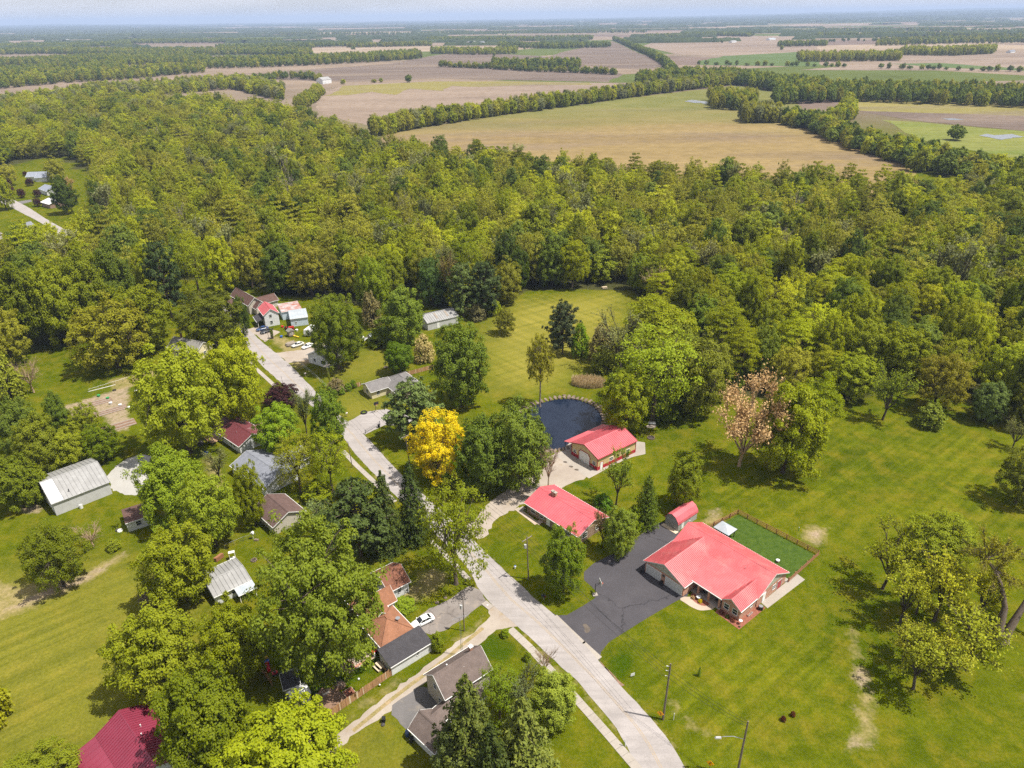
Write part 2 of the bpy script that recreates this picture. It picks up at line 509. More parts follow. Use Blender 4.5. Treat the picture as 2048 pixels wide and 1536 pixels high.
def grass_mat():
    m, n, l, b = node_mat('grass')
    pos = n.new('ShaderNodeNewGeometry').outputs['Position']
    def at(name):
        a = n.new('ShaderNodeAttribute'); a.attribute_name = name
        return a.outputs['Fac']
    def edged(name, sc, amt=0.9, lo=0.35, hi=0.62):
        v = math_n(n, l, 'ADD', at(name), math_n(n, l, 'MULTIPLY', math_n(n, l, 'SUBTRACT', noise(n, l, sc, 6, 0.68, pos), 0.5), amt))
        return ramp(n, l, v, lo, (0, 0, 0), hi, (1, 1, 1))
    big = noise(n, l, 0.035, 5, 0.6, pos)
    c = ramp(n, l, big, 0.33, (0.058, 0.080, 0.003), 0.66, (0.100, 0.114, 0.005))
    mid = noise(n, l, 0.32, 6, 0.65, pos)
    c = mixc(n, l, 1.0, c, ramp(n, l, mid, 0.28, (0.64, 0.70, 0.6), 0.74, (1.30, 1.24, 1.3)), 'MULTIPLY')
    # thin straw showing through
    straw = ramp(n, l, noise(n, l, 0.16, 7, 0.72, pos), 0.47, (0, 0, 0), 0.70, (0.85, 0.85, 0.85))
    c = mixc(n, l, straw, c, (0.132, 0.113, 0.010))
    c = mixc(n, l, math_n(n, l, 'MULTIPLY', at('pale'), 0.85), c, (0.185, 0.168, 0.028))
    lush = edged('lush', 0.3)
    c = mixc(n, l, math_n(n, l, 'MULTIPLY', lush, 0.75), c, (0.028, 0.058, 0.002))
    # mowing stripes
    def stripes(angle, width, amt, attr, c):
        mp = n.new('ShaderNodeMapping'); mp.inputs['Rotation'].default_value = (0, 0, rad(angle))
        l.new(pos, mp.inputs['Vector'])
        mp2 = n.new('ShaderNodeMapping'); mp2.inputs['Scale'].default_value = (0.018, 1.0 / width, 1.0)
        l.new(mp.outputs['Vector'], mp2.inputs['Vector'])
        s = ramp(n, l, noise(n, l, 0.55, 3, 0.45, mp2.outputs['Vector']), 0.40, (1 - amt, 1 - amt * 0.8, 1 - amt), 0.60, (1 + amt, 1 + amt * 0.8, 1 + amt * 1.3))
        patch = ramp(n, l, noise(n, l, 0.05, 3, 0.5, pos), 0.35, (0.25, 0.25, 0.25), 0.6, (1, 1, 1))
        f = math_n(n, l, 'MULTIPLY', at(attr), patch)
        return mixc(n, l, f, c, mixc(n, l, 1.0, c, s, 'MULTIPLY'))
    c = stripes(-38, 0.9, 0.18, 'stripe', c)
    c = stripes(-31, 1.3, 0.14, 'cross', c)
    c = stripes(49, 1.3, 0.13, 'cross', c)
    dry = edged('dry', 0.35, 1.6, 0.5, 1.1)
    c = mixc(n, l, math_n(n, l, 'MULTIPLY', dry, 0.85), c, ramp(n, l, noise(n, l, 0.9, 5, 0.7, pos), 0.3, (0.180, 0.155, 0.048), 0.7, (0.30, 0.235, 0.125)))
    dirt = math_n(n, l, 'MULTIPLY', edged('dirt', 0.55, 1.7, 0.5, 1.05), 0.85)
    c = mixc(n, l, dirt, c, ramp(n, l, noise(n, l, 1.4, 5, 0.7, pos), 0.3, (0.21, 0.155, 0.105), 0.7, (0.36, 0.285, 0.21)))
    lit = edged('litter', 0.12, 0.8)
    c = mixc(n, l, lit, c, ramp(n, l, noise(n, l, 0.5, 5, 0.7, pos), 0.3, (0.030, 0.036, 0.010), 0.75, (0.075, 0.070, 0.028)))
    # farmland beyond the woods
    mpf = n.new('ShaderNodeMapping'); mpf.inputs['Scale'].default_value = (0.55, 1.0, 1.0); l.new(pos, mpf.inputs['Vector'])
    vor = n.new('ShaderNodeTexVoronoi'); vor.inputs['Scale'].default_value = 0.0021; vor.inputs['Randomness'].default_value = 0.85
    l.new(mpf.outputs['Vector'], vor.inputs['Vector'])
    sepc = n.new('ShaderNodeSeparateColor'); l.new(vor.outputs['Color'], sepc.inputs[0])
    fr = n.new('ShaderNodeValToRGB'); fr.color_ramp.interpolation = 'CONSTANT'
    e = fr.color_ramp.elements
    e[0].position, e[0].color = 0.0, (0.20, 0.155, 0.115, 1)
    e[1].position, e[1].color = 0.3, (0.145, 0.11, 0.09, 1)
    for p, cc in ((0.5, (0.26, 0.205, 0.15)), (0.68, (0.085, 0.105, 0.03)), (0.85, (0.17, 0.135, 0.10))):
        x = e.new(p); x.color = (*cc, 1)
    l.new(sepc.outputs[0], fr.inputs['Fac'])
    fc = mixc(n, l, 1.0, fr.outputs['Color'], ramp(n, l, noise(n, l, 0.006, 6, 0.65, pos), 0.3, (0.8, 0.8, 0.8), 0.7, (1.2, 1.2, 1.2)), 'MULTIPLY')
    c = mixc(n, l, at('far'), c, fc)
    # blades: fine grain
    c = mixc(n, l, 1.0, c, ramp(n, l, noise(n, l, 1.9, 5, 0.8, pos), 0.27, (0.60, 0.64, 0.55), 0.73, (1.40, 1.34, 1.45)), 'MULTIPLY')
    l.new(c, b.inputs['Base Color'])
    b.inputs['Roughness'].default_value = 0.95
    b.inputs['Specular IOR Level'].default_value = 0.0
    bump(n, l, b, noise(n, l, 1.6, 5, 0.75, pos), 0.9, 0.16)
    return m
M['grass'] = grass_mat()
np_mesh(gnd_me, co, quads, [M['grass']], None, True)
for nm, a in att.items():
    A = gnd_me.attributes.new(nm, 'FLOAT', 'POINT')
    A.data.foreach_set('value', a.astype(np.float32))
structure(link('ground', gnd_me), 'grassy ground of lawns, woods and farmland reaching the horizon')

# ------------------------------------------------------------------ sheets: roads, drives, fields
def resample(pts, step, closed=True):
    out = []
    n = len(pts)
    for i in range(n if closed else n - 1):
        a, b = Vector(pts[i]), Vector(pts[(i + 1) % n])
        s = max(1, int((b - a).length / step))
        for j in range(s):
            out.append(a.lerp(b, j / s))
    if not closed:
        out.append(Vector(pts[-1]))
    return out

def smooth_loop(pts, it=2, closed=True):
    for _ in range(it):
        n, out = len(pts), []
        for i in range(n if closed else n - 1):
            a, b = pts[i], pts[(i + 1) % n]
            out += [a.lerp(b, 0.25), a.lerp(b, 0.75)]
        if not closed:
            out = [pts[0]] + out[1:-1] + [pts[-1]]
        pts = out
    return pts

def sheet(name, px, z, mat, label=None, jitter=0.0, smooth=0, step=1.0, parent=None):
    pts = [G(*p) for p in px]
    if smooth:
        pts = smooth_loop(pts, smooth)
    if jitter:
        pts = resample(pts, step)
        r = random.Random(len(pts))
        pts = [p + Vector((r.gauss(0, jitter), r.gauss(0, jitter), 0)) for p in pts]
    mb = MB()
    mb.poly([(p.x, p.y, z) for p in pts])
    o = mb.build(name, mat, parent)
    if o.data.polygons[0].normal.z < 0:
        o.data.flip_normals()
    if parent is None:
        structure(o, label)
    return o

def ribbon(name, left, right, z, mat, label, cols=4, parent=None):
    a = smooth_loop([G(*p) for p in left], 2, False)
    b = smooth_loop([G(*p) for p in right], 2, False)
    def even(pts, n):
        d = [0]
        for p, q in zip(pts[:-1], pts[1:]):
            d.append(d[-1] + (q - p).length)
        out, j = [], 0
        for i in range(n):
            t = d[-1] * i / (n - 1)
            while j < len(d) - 2 and d[j + 1] < t:
                j += 1
            out.append(pts[j].lerp(pts[j + 1], (t - d[j]) / max(d[j + 1] - d[j], 1e-6)))
        return out
    n = 140
    a, b = even(a, n), even(b, n)
    r = random.Random(5)
    a = [p + Vector((r.gauss(0, .06), r.gauss(0, .06), 0)) for p in a]
    b = [p + Vector((r.gauss(0, .06), r.gauss(0, .06), 0)) for p in b]
    mb = MB()
    mb.v = [tuple(p.lerp(q, c / cols).to_2d()) + (z,) for p, q in zip(a, b) for c in range(cols + 1)]
    for i in range(n - 1):
        for c in range(cols):
            s = i * (cols + 1) + c
            mb.f.append((s, s + 1, s + cols + 2, s + cols + 1)); mb.m.append(0)
    o = mb.build(name, mat, parent)
    if o.data.polygons[0].normal.z < 0:
        o.data.flip_normals()
    if parent is None:
        structure(o, label)
    return o, a, b

def asphalt(name, c0, c1, crack, stain, tone=1.0):
    m, n, l, b = node_mat(name)
    pos = n.new('ShaderNodeNewGeometry').outputs['Position']
    c = ramp(n, l, noise(n, l, 0.16, 6, 0.65, pos), 0.3, c0, 0.7, c1)
    mp = n.new('ShaderNodeMapping'); mp.inputs['Rotation'].default_value = (0, 0, rad(46)); mp.inputs['Scale'].default_value = (0.07, 0.9, 1)
    l.new(pos, mp.inputs['Vector'])
    if name.startswith('road'):
        c = mixc(n, l, 1.0, c, ramp(n, l, noise(n, l, 1.0, 4, 0.6, mp.outputs['Vector']), 0.3, (0.88, 0.88, 0.88), 0.7, (1.1, 1.1, 1.1)), 'MULTIPLY')
    if crack:
        wob = n.new('ShaderNodeTexNoise'); wob.inputs['Scale'].default_value = 0.5; wob.inputs['Detail'].default_value = 5
        l.new(pos, wob.inputs['Vector'])
        wv = n.new('ShaderNodeVectorMath'); wv.operation = 'MULTIPLY_ADD'
        l.new(wob.outputs['Color'], wv.inputs[0]); wv.inputs[1].default_value = (3.5, 3.5, 0); l.new(pos, wv.inputs[2])
        v = n.new('ShaderNodeTexVoronoi'); v.feature = 'DISTANCE_TO_EDGE'; v.inputs['Scale'].default_value = crack[0]
        l.new(wv.outputs[0], v.inputs['Vector'])
        f = ramp(n, l, v.outputs['Distance'], 0.0, (crack[1],) * 3, crack[2], (0, 0, 0))
        c = mixc(n, l, f, c, crack[3])
    if stain:
        f = ramp(n, l, noise(n, l, stain[1], 6, 0.7, pos), 0.56, (0, 0, 0), 0.72, (stain[2],) * 3)
        c = mixc(n, l, f, c, stain[0])
    c = mixc(n, l, 1.0, c, ramp(n, l, noise(n, l, 5, 2, 0.7, pos), 0.25, (0.86,) * 3, 0.75, (1.14,) * 3), 'MULTIPLY')
    l.new(c, b.inputs['Base Color'])
    b.inputs['Roughness'].default_value = 0.9
    b.inputs['Specular IOR Level'].default_value = 0.2
    bump(n, l, b, noise(n, l, 8, 3, 0.7, pos), 0.4, 0.02)
    M[name] = m
asphalt('road_asphalt', (0.255, 0.232, 0.224), (0.325, 0.298, 0.29), (0.09, 0.25, 0.012, (0.17, 0.155, 0.145)), ((0.24, 0.22, 0.205), 0.2, 0.5))
asphalt('drive_black', (0.050, 0.047, 0.053), (0.068, 0.063, 0.070), (0.055, 0.9, 0.006, (0.022, 0.021, 0.024)), ((0.085, 0.080, 0.084), 0.25, 0.45))
asphalt('drive_grey', (0.155, 0.135, 0.125), (0.22, 0.195, 0.18), (0.25, 0.6, 0.02, (0.07, 0.06, 0.055)), ((0.32, 0.26, 0.21), 0.35, 0.7))
asphalt('gravel_pale', (0.26, 0.215, 0.18), (0.35, 0.305, 0.26), None, ((0.27, 0.205, 0.12), 0.3, 0.8))
asphalt('gravel_white', (0.29, 0.28, 0.265), (0.37, 0.36, 0.34), None, ((0.34, 0.30, 0.24), 0.25, 0.5))
asphalt('concrete', (0.27, 0.24, 0.21), (0.34, 0.305, 0.27), None, ((0.30, 0.26, 0.22), 0.4, 0.5))
asphalt('concrete_tan', (0.34, 0.27, 0.21), (0.42, 0.345, 0.275), None, ((0.34, 0.27, 0.2), 0.5, 0.5))
asphalt('patch_grey', (0.11, 0.105, 0.105), (0.15, 0.14, 0.14), None, ((0.22, 0.19, 0.16), 0.5, 0.7))

road, RA, RB = ribbon('road', ROAD_L, ROAD_R, 0.03, M['road_asphalt'], 'pale worn two-lane asphalt road running through the village')
# faded yellow centre line, two thin stripes
def paint_mat():
    m, n, l, b = node_mat('line_paint')
    pos = n.new('ShaderNodeNewGeometry').outputs['Position']
    c = ramp(n, l, noise(n, l, 1.6, 5, 0.75, pos), 0.36, (0.255, 0.225, 0.20), 0.66, (0.345, 0.25, 0.14))
    l.new(c, b.inputs['Base Color']); b.inputs['Roughness'].default_value = 0.85
    M['line_paint'] = m
paint_mat()
for s in (-1, 1):
    mb = MB()
    for i in range(len(RA) - 1):
        q = []
        for j, t in ((i, -1), (i, 1), (i + 1, 1), (i + 1, -1)):
            mid = RA[j].lerp(RB[j], 0.5); ax = (RB[j] - RA[j]).normalized()
            q.append(tuple((mid + ax * (s * 0.17 + t * 0.075)).to_2d()) + (0.036,))
        mb.poly(q)
    o = mb.build('centre_line', M['line_paint'], road)
    if o.data.polygons[0].normal.z < 0:
        o.data.flip_normals()

def band(name, px, width, z, mat, label, parent=None):
    """narrow strip along a polyline of ground points"""
    pts = resample(smooth_loop([G(*p) for p in px], 1, False), 1.5, False)
    mb = MB()
    for i in range(len(pts) - 1):
        a, b = pts[i], pts[i + 1]
        d = (b - a).normalized(); nrm = Vector((-d.y, d.x, 0)) * width / 2
        mb.poly([(*(a - nrm).to_2d(), z), (*(b - nrm).to_2d(), z), (*(b + nrm).to_2d(), z), (*(a + nrm).to_2d(), z)])
    o = mb.build(name, mat, parent)
    if parent is None:
        structure(o, label)
    return o

sheet('driveway', [(1100, 1222), (1113, 1231), (1134, 1230), (1164, 1213), (1189, 1197), (1195, 1186), (1183, 1173), (1168, 1160), (1168, 1144), (1187, 1127), (1216, 1112), (1247, 1098), (1276, 1073), (1312, 1048), (1330, 1043),
                   (1365, 1066), (1400, 1100), (1375, 1192), (1353, 1202), (1296, 1235), (1218, 1284), (1202, 1304), (1200, 1322), (1150, 1275)], 0.022, M['drive_black'], 'dark sealed asphalt driveway in front of the brick house garage')
band('driveway_apron', [(1108, 1233), (1150, 1274), (1198, 1318)], 1.5, 0.027, M['concrete'], 'pale concrete apron between the road and the dark driveway')
def wet_mat(name, c):
    m, n, l, b = node_mat(name)
    pos = n.new('ShaderNodeNewGeometry').outputs['Position']
    l.new(ramp(n, l, noise(n, l, 1.2, 4, 0.6, pos), 0.3, kc(c, .8), .7, kc(c, 1.2)), b.inputs['Base Color'])
    b.inputs['Roughness'].default_value = 0.25
    M[name] = m
wet_mat('mud_wet', (0.105, 0.085, 0.068))
sheet('puddle', [(1164, 1249), (1172, 1247), (1176, 1252), (1181, 1256), (1179, 1264), (1172, 1267), (1168, 1262), (1170, 1257)], 0.027, M['mud_wet'], 'muddy puddle drying on the dark driveway', smooth=2)
sheet('puddle', [(1166, 1284), (1172, 1281), (1171, 1286), (1163, 1289)], 0.027, M['mud_wet'], 'tiny puddle by the driveway entrance', smooth=2)
sheet('alley', [(1040, 1250), (1015, 1220), (985, 1205), (975, 1222), (981, 1235), (950, 1263), (900, 1294), (877, 1315), (800, 1370), (687, 1459), (560, 1560), (575, 1580), (696, 1479), (776, 1425), (841, 1374), (900, 1325), (942, 1303), (986, 1262), (1012, 1256)],
      0.018, M['gravel_pale'], 'pale gravel alley with a grassy middle strip leaving the road', jitter=0.14, smooth=1)
M['verge_straw'] = surf('verge_straw', (0.17, 0.15, 0.045), (0.33, 0.24, 0.14), scale=0.6, rough=0.95, fine=4)
band('alley_verge', [(966, 1256), (922, 1292), (882, 1326), (801, 1384), (706, 1462)], 0.75, 0.026, M['verge_straw'], 'thin dry grass strip along the middle of the gravel alley')
sheet('parking_strip', [(822, 1255), (850, 1222), (895, 1200), (938, 1172), (960, 1180), (976, 1206), (950, 1216), (935, 1232), (905, 1250), (886, 1262), (862, 1270), (842, 1262)], 0.02, M['drive_grey'], 'cracked grey asphalt parking strip beside the white car', jitter=0.15)
sheet('driveway', [(786, 1412), (800, 1398), (834, 1376), (850, 1374), (905, 1415), (905, 1450), (830, 1470), (812, 1458), (783, 1430)], 0.02, M['patch_grey'], 'patched dark asphalt drive between the taupe house and its garage', jitter=0.1)
sheet('driveway', [(688, 848), (731, 824), (772, 818), (820, 832), (830, 850), (770, 850), (730, 869)], 0.02, M['road_asphalt'], 'pale asphalt driveway of the cream house', jitter=0.05)
sheet('gravel_drive', [(925, 1062), (960, 1020), (1000, 988), (1040, 965), (1075, 940), (1105, 905), (1130, 905), (1160, 940), (1178, 958), (1140, 965), (1110, 985), (1062, 1000), (1005, 1030), (985, 1045), (965, 1085)], 0.016, M['gravel_pale'], 'pale gravel drive leading to the tan barn', jitter=0.2, smooth=1)
sheet('concrete_apron', [(1112, 912), (1140, 885), (1200, 872), (1290, 885), (1291, 908), (1265, 914), (1234, 927), (1178, 957), (1150, 938)], 0.022, M['concrete'], 'concrete slab in front of and around the tan barn')
sheet('gravel_yard', [(212, 950), (245, 920), (290, 905), (330, 930), (320, 990), (228, 989)], 0.016, M['gravel_white'], 'white gravel yard beside the grey pole barn', jitter=0.25, smooth=1)
sheet('driveway', [(549, 706), (578, 726), (606, 722), (650, 712), (690, 696), (660, 680), (600, 700)], 0.018, M['gravel_pale'], 'gravel and dirt drive beside the white farmhouse', jitter=0.2)
sheet('driveway', [(490, 660), (507, 655), (530, 655), (560, 664), (545, 674), (530, 684), (512, 670)], 0.018, M['gravel_pale'], 'bare gravel parking patch by the white two-storey house', jitter=0.2)
sheet('driveway', [(490, 698), (492, 722), (505, 730), (514, 716)], 0.018, M['gravel_pale'], 'short gravel drive on the left side of the road', jitter=0.1)
sheet('mud_strip', [(1199, 1322), (1206, 1330), (1250, 1372), (1240, 1372)], 0.02, M['soil'], 'muddy strip along the edge of the road', jitter=0.12)
sheet('garden_path', [(1357, 1198), (1372, 1192), (1432, 1200), (1431, 1218), (1410, 1221), (1398, 1221), (1382, 1214), (1372, 1207)], 0.03, M['concrete_tan'], 'curved pale concrete path to the brick house porch', smooth=1)
# far lane on the left
far_road, _, _ = ribbon('lane', [(-160, 350), (0, 403), (40, 424), (78, 443), (120, 470), (160, 488)], [(-120, 345), (10, 392), (50, 410), (92, 438), (135, 462), (180, 482)], 0.03, M['road_asphalt'], 'pale straight lane past the far houses on the left')
sheet('driveway', [(36, 403), (62, 399), (64, 403), (44, 408)], 0.02, M['patch_grey'], 'short dark drive of the far white-roofed house')

# ---- fields beyond the woods
def field_mat(name, c0, c1, c2, rows=14, ang=20, sc=0.012, green=None):
    m, n, l, b = node_mat(name)
    pos = n.new('ShaderNodeNewGeometry').outputs['Position']
    mp = n.new('ShaderNodeMapping'); mp.inputs['Rotation'].default_value = (0, 0, rad(ang)); mp.inputs['Scale'].default_value = (0.25, 1, 1)
    l.new(pos, mp.inputs['Vector'])
    c = ramp(n, l, noise(n, l, sc, 7, 0.62, mp.outputs['Vector']), 0.33, c0, 0.66, c1)
    f = ramp(n, l, noise(n, l, sc * 0.8, 5, 0.6, mp.outputs['Vector']), 0.5, (0, 0, 0), 0.68, (0.8,) * 3)
    c = mixc(n, l, f, c, c2)
    w = n.new('ShaderNodeTexWave'); w.bands_direction = 'Y'; w.inputs['Scale'].default_value = 0.314 / rows; w.inputs['Distortion'].default_value = 1.5; w.inputs['Detail Scale'].default_value = 0.1
    l.new(mp.outputs['Vector'], w.inputs['Vector'])
    c = mixc(n, l, 1.0, c, ramp(n, l, w.outputs['Fac'], 0.2, (0.965,) * 3, 0.8, (1.03,) * 3), 'MULTIPLY')
    c = mixc(n, l, 1.0, c, ramp(n, l, noise(n, l, 0.09, 6, 0.7, pos), 0.3, (0.82,) * 3, 0.7, (1.18,) * 3), 'MULTIPLY')
    if green:
        sy = n.new('ShaderNodeSeparateXYZ'); l.new(pos, sy.inputs[0])
        gq = math_n(n, l, 'ADD', sy.outputs['Y'], math_n(n, l, 'MULTIPLY', math_n(n, l, 'SUBTRACT', noise(n, l, 0.008, 6, 0.65, mp.outputs['Vector']), 0.5), 520.0))
        gq = math_n(n, l, 'DIVIDE', math_n(n, l, 'SUBTRACT', gq, 730.0), 260.0)
        c = mixc(n, l, ramp(n, l, gq, 0.0, (0, 0, 0), 1.0, (0.85,) * 3), c, ramp(n, l, noise(n, l, 0.02, 5, 0.6, pos), 0.3, (0.085, 0.105, 0.022), 0.7, (0.15, 0.15, 0.045)))
    l.new(c, b.inputs['Base Color'])
    b.inputs['Roughness'].default_value = 1.0
    b.inputs['Specular IOR Level'].default_value = 0.05
    return m
F_TAN = field_mat('field_stubble', (0.170, 0.122, 0.050), (0.235, 0.172, 0.080), (0.152, 0.114, 0.088), rows=9, green=True)
F_GRN = field_mat('field_green', (0.115, 0.140, 0.030), (0.165, 0.170, 0.045), (0.185, 0.17, 0.06))
F_PINK = field_mat('field_pink', (0.185, 0.140, 0.108), (0.235, 0.182, 0.142), (0.135, 0.102, 0.082))
F_PURP = field_mat('field_purple', (0.108, 0.082, 0.068), (0.150, 0.115, 0.094), (0.19, 0.148, 0.11))
F_OLIVE = field_mat('field_olive', (0.165, 0.145, 0.045), (0.205, 0.175, 0.06), (0.15, 0.12, 0.08))
F_CROP = field_mat('field_crop', (0.065, 0.100, 0.030), (0.09, 0.125, 0.04), (0.085, 0.11, 0.04))
fields = [
    ('stubble field beyond the wood, tan with bare streaks', F_TAN, 0.06, [(700, 300), (780, 268), (1000, 230), (1280, 193), (1480, 170), (1580, 190), (1640, 262), (1760, 300), (1900, 400), (1840, 420), (1600, 390), (1200, 370), (900, 340)]),
    ('pinkish tilled field behind the long hedgerow', F_PINK, 0.08, [(620, 190), (700, 168), (870, 160), (1215, 166), (1330, 172), (1180, 190), (1000, 215), (800, 252), (740, 255), (640, 225)]),
    ('dull green strip across the pinkish field', F_OLIVE, 0.16, [(690, 172), (860, 163), (1000, 163), (1180, 166), (1185, 170), (1060, 170), (960, 174), (900, 172), (880, 182), (820, 178), (790, 190), (740, 184), (700, 190), (655, 192)]),
    ('purple brown tilled field before the far grove', F_PURP, 0.1, [(480, 158), (570, 142), (780, 128), (860, 112), (920, 104), (1080, 112), (1250, 150), (1215, 164), (870, 157), (700, 164)]),
    ('brown field beside the far tree line', F_PURP, 0.12, [(1090, 118), (1120, 105), (1225, 82), (1330, 130), (1300, 140), (1200, 135)]),
    ('wide pink field on the right horizon', F_PINK, 0.12, [(1285, 92), (1320, 80), (1480, 70), (1600, 75), (1640, 100), (1500, 112), (1360, 110)]),
    ('green crop strip behind the hedge', F_CROP, 0.2, [(1400, 122), (1450, 112), (1600, 104), (1640, 125), (1640, 133), (1400, 130)]),
    ('tan field between the two square woodlots', F_PINK, 0.14, [(1600, 140), (1780, 124), (1800, 108), (2200, 104), (2200, 146), (1900, 141)]),
    ('green verge strip on the right of the far hedge', F_CROP, 0.2, [(1780, 128), (1880, 126), (2080, 140), (2080, 143), (1900, 136)]),
    ('olive meadow at the right edge', F_OLIVE, 0.1, [(1690, 206), (1730, 198), (2100, 210), (2400, 225), (2400, 250), (2048, 232), (1720, 222)]),
    ('dark wet tilled band at the right edge', F_PURP, 0.12, [(1720, 222), (2048, 232), (2400, 250), (2400, 300), (2048, 262), (1800, 238)]),
    ('green wet meadow at the right edge', F_GRN, 0.09, [(1760, 240), (2048, 262), (2400, 300), (2400, 340), (2048, 320), (1850, 285)]),
    ('small tan field in the left woods', F_PINK, 0.1, [(215, 176), (320, 158), (400, 148), (480, 160), (400, 172), (300, 178)]),
    ('small green field in the left woods', F_GRN, 0.1, [(125, 178), (180, 168), (245, 166), (215, 177)]),
    ('distant tan field on the left', F_PINK, 0.2, [(15, 92), (60, 80), (105, 82), (100, 92)]),
    ('distant green field on the left', F_CROP, 0.2, [(15, 96), (110, 90), (60, 101)]),
    ('distant brown field left of centre', F_PURP, 0.2, [(270, 100), (330, 94), (430, 92), (450, 102), (350, 106)]),
    ('far tan field right of the left woods', F_PINK, 0.16, [(560, 80), (690, 72), (720, 84), (600, 88)]),
    ('far tan field at the centre', F_PINK, 0.16, [(700, 78), (920, 78), (890, 86), (700, 90)]),
]
for lab, mt, zz, px in fields:
    sheet('field', px, zz, mt, lab, jitter=2.5, step=30)
wet_mat('field_water', (0.16, 0.17, 0.19))
for px, lab in (([(1370, 203), (1385, 200), (1400, 202), (1412, 203), (1428, 208), (1415, 209), (1400, 206), (1388, 206)], 'left of the far willow grove'), ([(1958, 272), (1975, 268), (1990, 271), (2020, 268), (2048, 274), (2025, 276), (2005, 280), (1980, 275)], 'near the right edge'), ([(1885, 238), (1905, 237), (1930, 240), (1900, 241)], 'in the dark tilled band')):
    sheet('puddle', px, 0.26, M['field_water'], 'rain water standing in the far field ' + lab, jitter=.8, step=6)

# ---- pond: water and a ring of stones
def water_mat():
    m, n, l, b = node_mat('pond_water')
    pos = n.new('ShaderNodeNewGeometry').outputs['Position']
    l.new(ramp(n, l, noise(n, l, 0.12, 3, 0.5, pos), 0.3, (0.006, 0.011, 0.026), 0.7, (0.011, 0.018, 0.036)), b.inputs['Base Color'])
    b.inputs['Roughness'].default_value = 0.08
    b.inputs['IOR'].default_value = 1.33
    bump(n, l, b, noise(n, l, 1.6, 3, 0.6, pos), 0.14, 0.05)
    M['pond_water'] = m
water_mat()
pond_loop = smooth_loop([G(*p) for p in POND], 2)
mb = MB(); mb.poly([(p.x, p.y, -0.28) for p in pond_loop])
o = structure(mb.build('pond', M['pond_water']), 'round dark blue pond behind the tan barn')
if o.data.polygons[0].normal.z < 0:
    o.data.flip_normals()
wall = thing('stone_edging', 'ring of rough brown stones edging the dark pond', 'stone edging', pond_loop[0])
stone_meshes = []
for s in range(5):
    r = random.Random(40 + s)
    mb = MB()
    n = 7
    prof = [[(math.cos(2 * math.pi * i / n) * w * r.uniform(.85, 1.12), math.sin(2 * math.pi * i / n) * w * 0.72 * r.uniform(.85, 1.12), zz) for i in range(n)] for w, zz in ((0.75, -0.7), (0.8, -0.1), (0.66, 0.18), (0.34, 0.27))]
    for lvl in prof:
        mb.v += lvl
    for a in range(3):
        for i in range(n):
            j = (i + 1) % n
            mb.f.append((a * n + i, a * n + j, a * n + n + j, a * n + n + i)); mb.m.append(0)
    mb.f.append(tuple(3 * n + i for i in range(n))); mb.m.append(0)
    stone_meshes.append(mb.mesh('stone', M['stone'] if s % 3 else M['stone_pale']))
r = random.Random(3)
cen = sum(pond_loop, Vector()) / len(pond_loop)
for row, off in ((0, 0.35), (1, 1.0), (2, 1.65)):
    for i, p in enumerate(resample(pond_loop, 0.95)):
        out = (p - cen).normalized()
        q = p + out * (off + r.uniform(-.15, .15)) - wall.location
        o = link('stone', stone_meshes[r.randrange(5)], wall, (q.x, q.y, r.uniform(-.12, .05)))
        o.rotation_euler = (0, 0, r.uniform(0, 6.28)); sc = r.uniform(.6, 1.0); o.scale = (sc, sc, sc)

# ---- sidewalks of separate concrete slabs
def sidewalk(px, width, label, n_gap=1.5, mat=None):
    pts = [G(*p) for p in px]
    root = thing('sidewalk', label, 'sidewalk', pts[0])
    mb = MB(); mb.box(-n_gap / 2 + .02, -width / 2, -0.05, n_gap / 2 - .02, width / 2, 0.07)
    me = mb.mesh('slab', mat or M['concrete'])
    r = random.Random(len(px) * 7 + int(width * 10))
    for a, b in zip(pts[:-1], pts[1:]):
        n = max(1, round((b - a).length / n_gap))
        ang = math.atan2((b - a).y, (b - a).x)
        for i in range(n):
            c = a.lerp(b, (i + .5) / n) - root.location
            o = link('slab', me, root, (c.x, c.y, r.uniform(-.012, .012)))
            o.rotation_euler = (r.gauss(0, .004), r.gauss(0, .004), ang + r.gauss(0, .006)); o.scale = ((b - a).length / n / n_gap, 1, 1)
sidewalk([(1020, 1258), (1060, 1296), (1105, 1345), (1160, 1406), (1215, 1468), (1275, 1538), (1320, 1600)], 1.55, 'pale concrete sidewalk beside the road in front of the taupe house')
sidewalk([(686, 902), (712, 930), (746, 962), (790, 1004)], 1.3, 'narrow concrete sidewalk along the left side of the road below the utility pole')
sidewalk([(505, 731), (528, 752), (550, 772)], 1.3, 'short concrete sidewalk beside the far bend of the road')
sidewalk([(846, 1064), (880, 1100), (910, 1130), (938, 1160)], 1.2, 'leaf-strewn old sidewalk under the airy roadside tree')
sidewalk([(1049, 1015), (1035, 1022)], 1.2, 'stub of concrete path at the corner of the red-roofed ranch house')
sidewalk([(1033, 1017), (1074, 1048), (1086, 1040)], 1.25, 'concrete front walk of the red-roofed ranch house', mat=M['concrete_tan'])
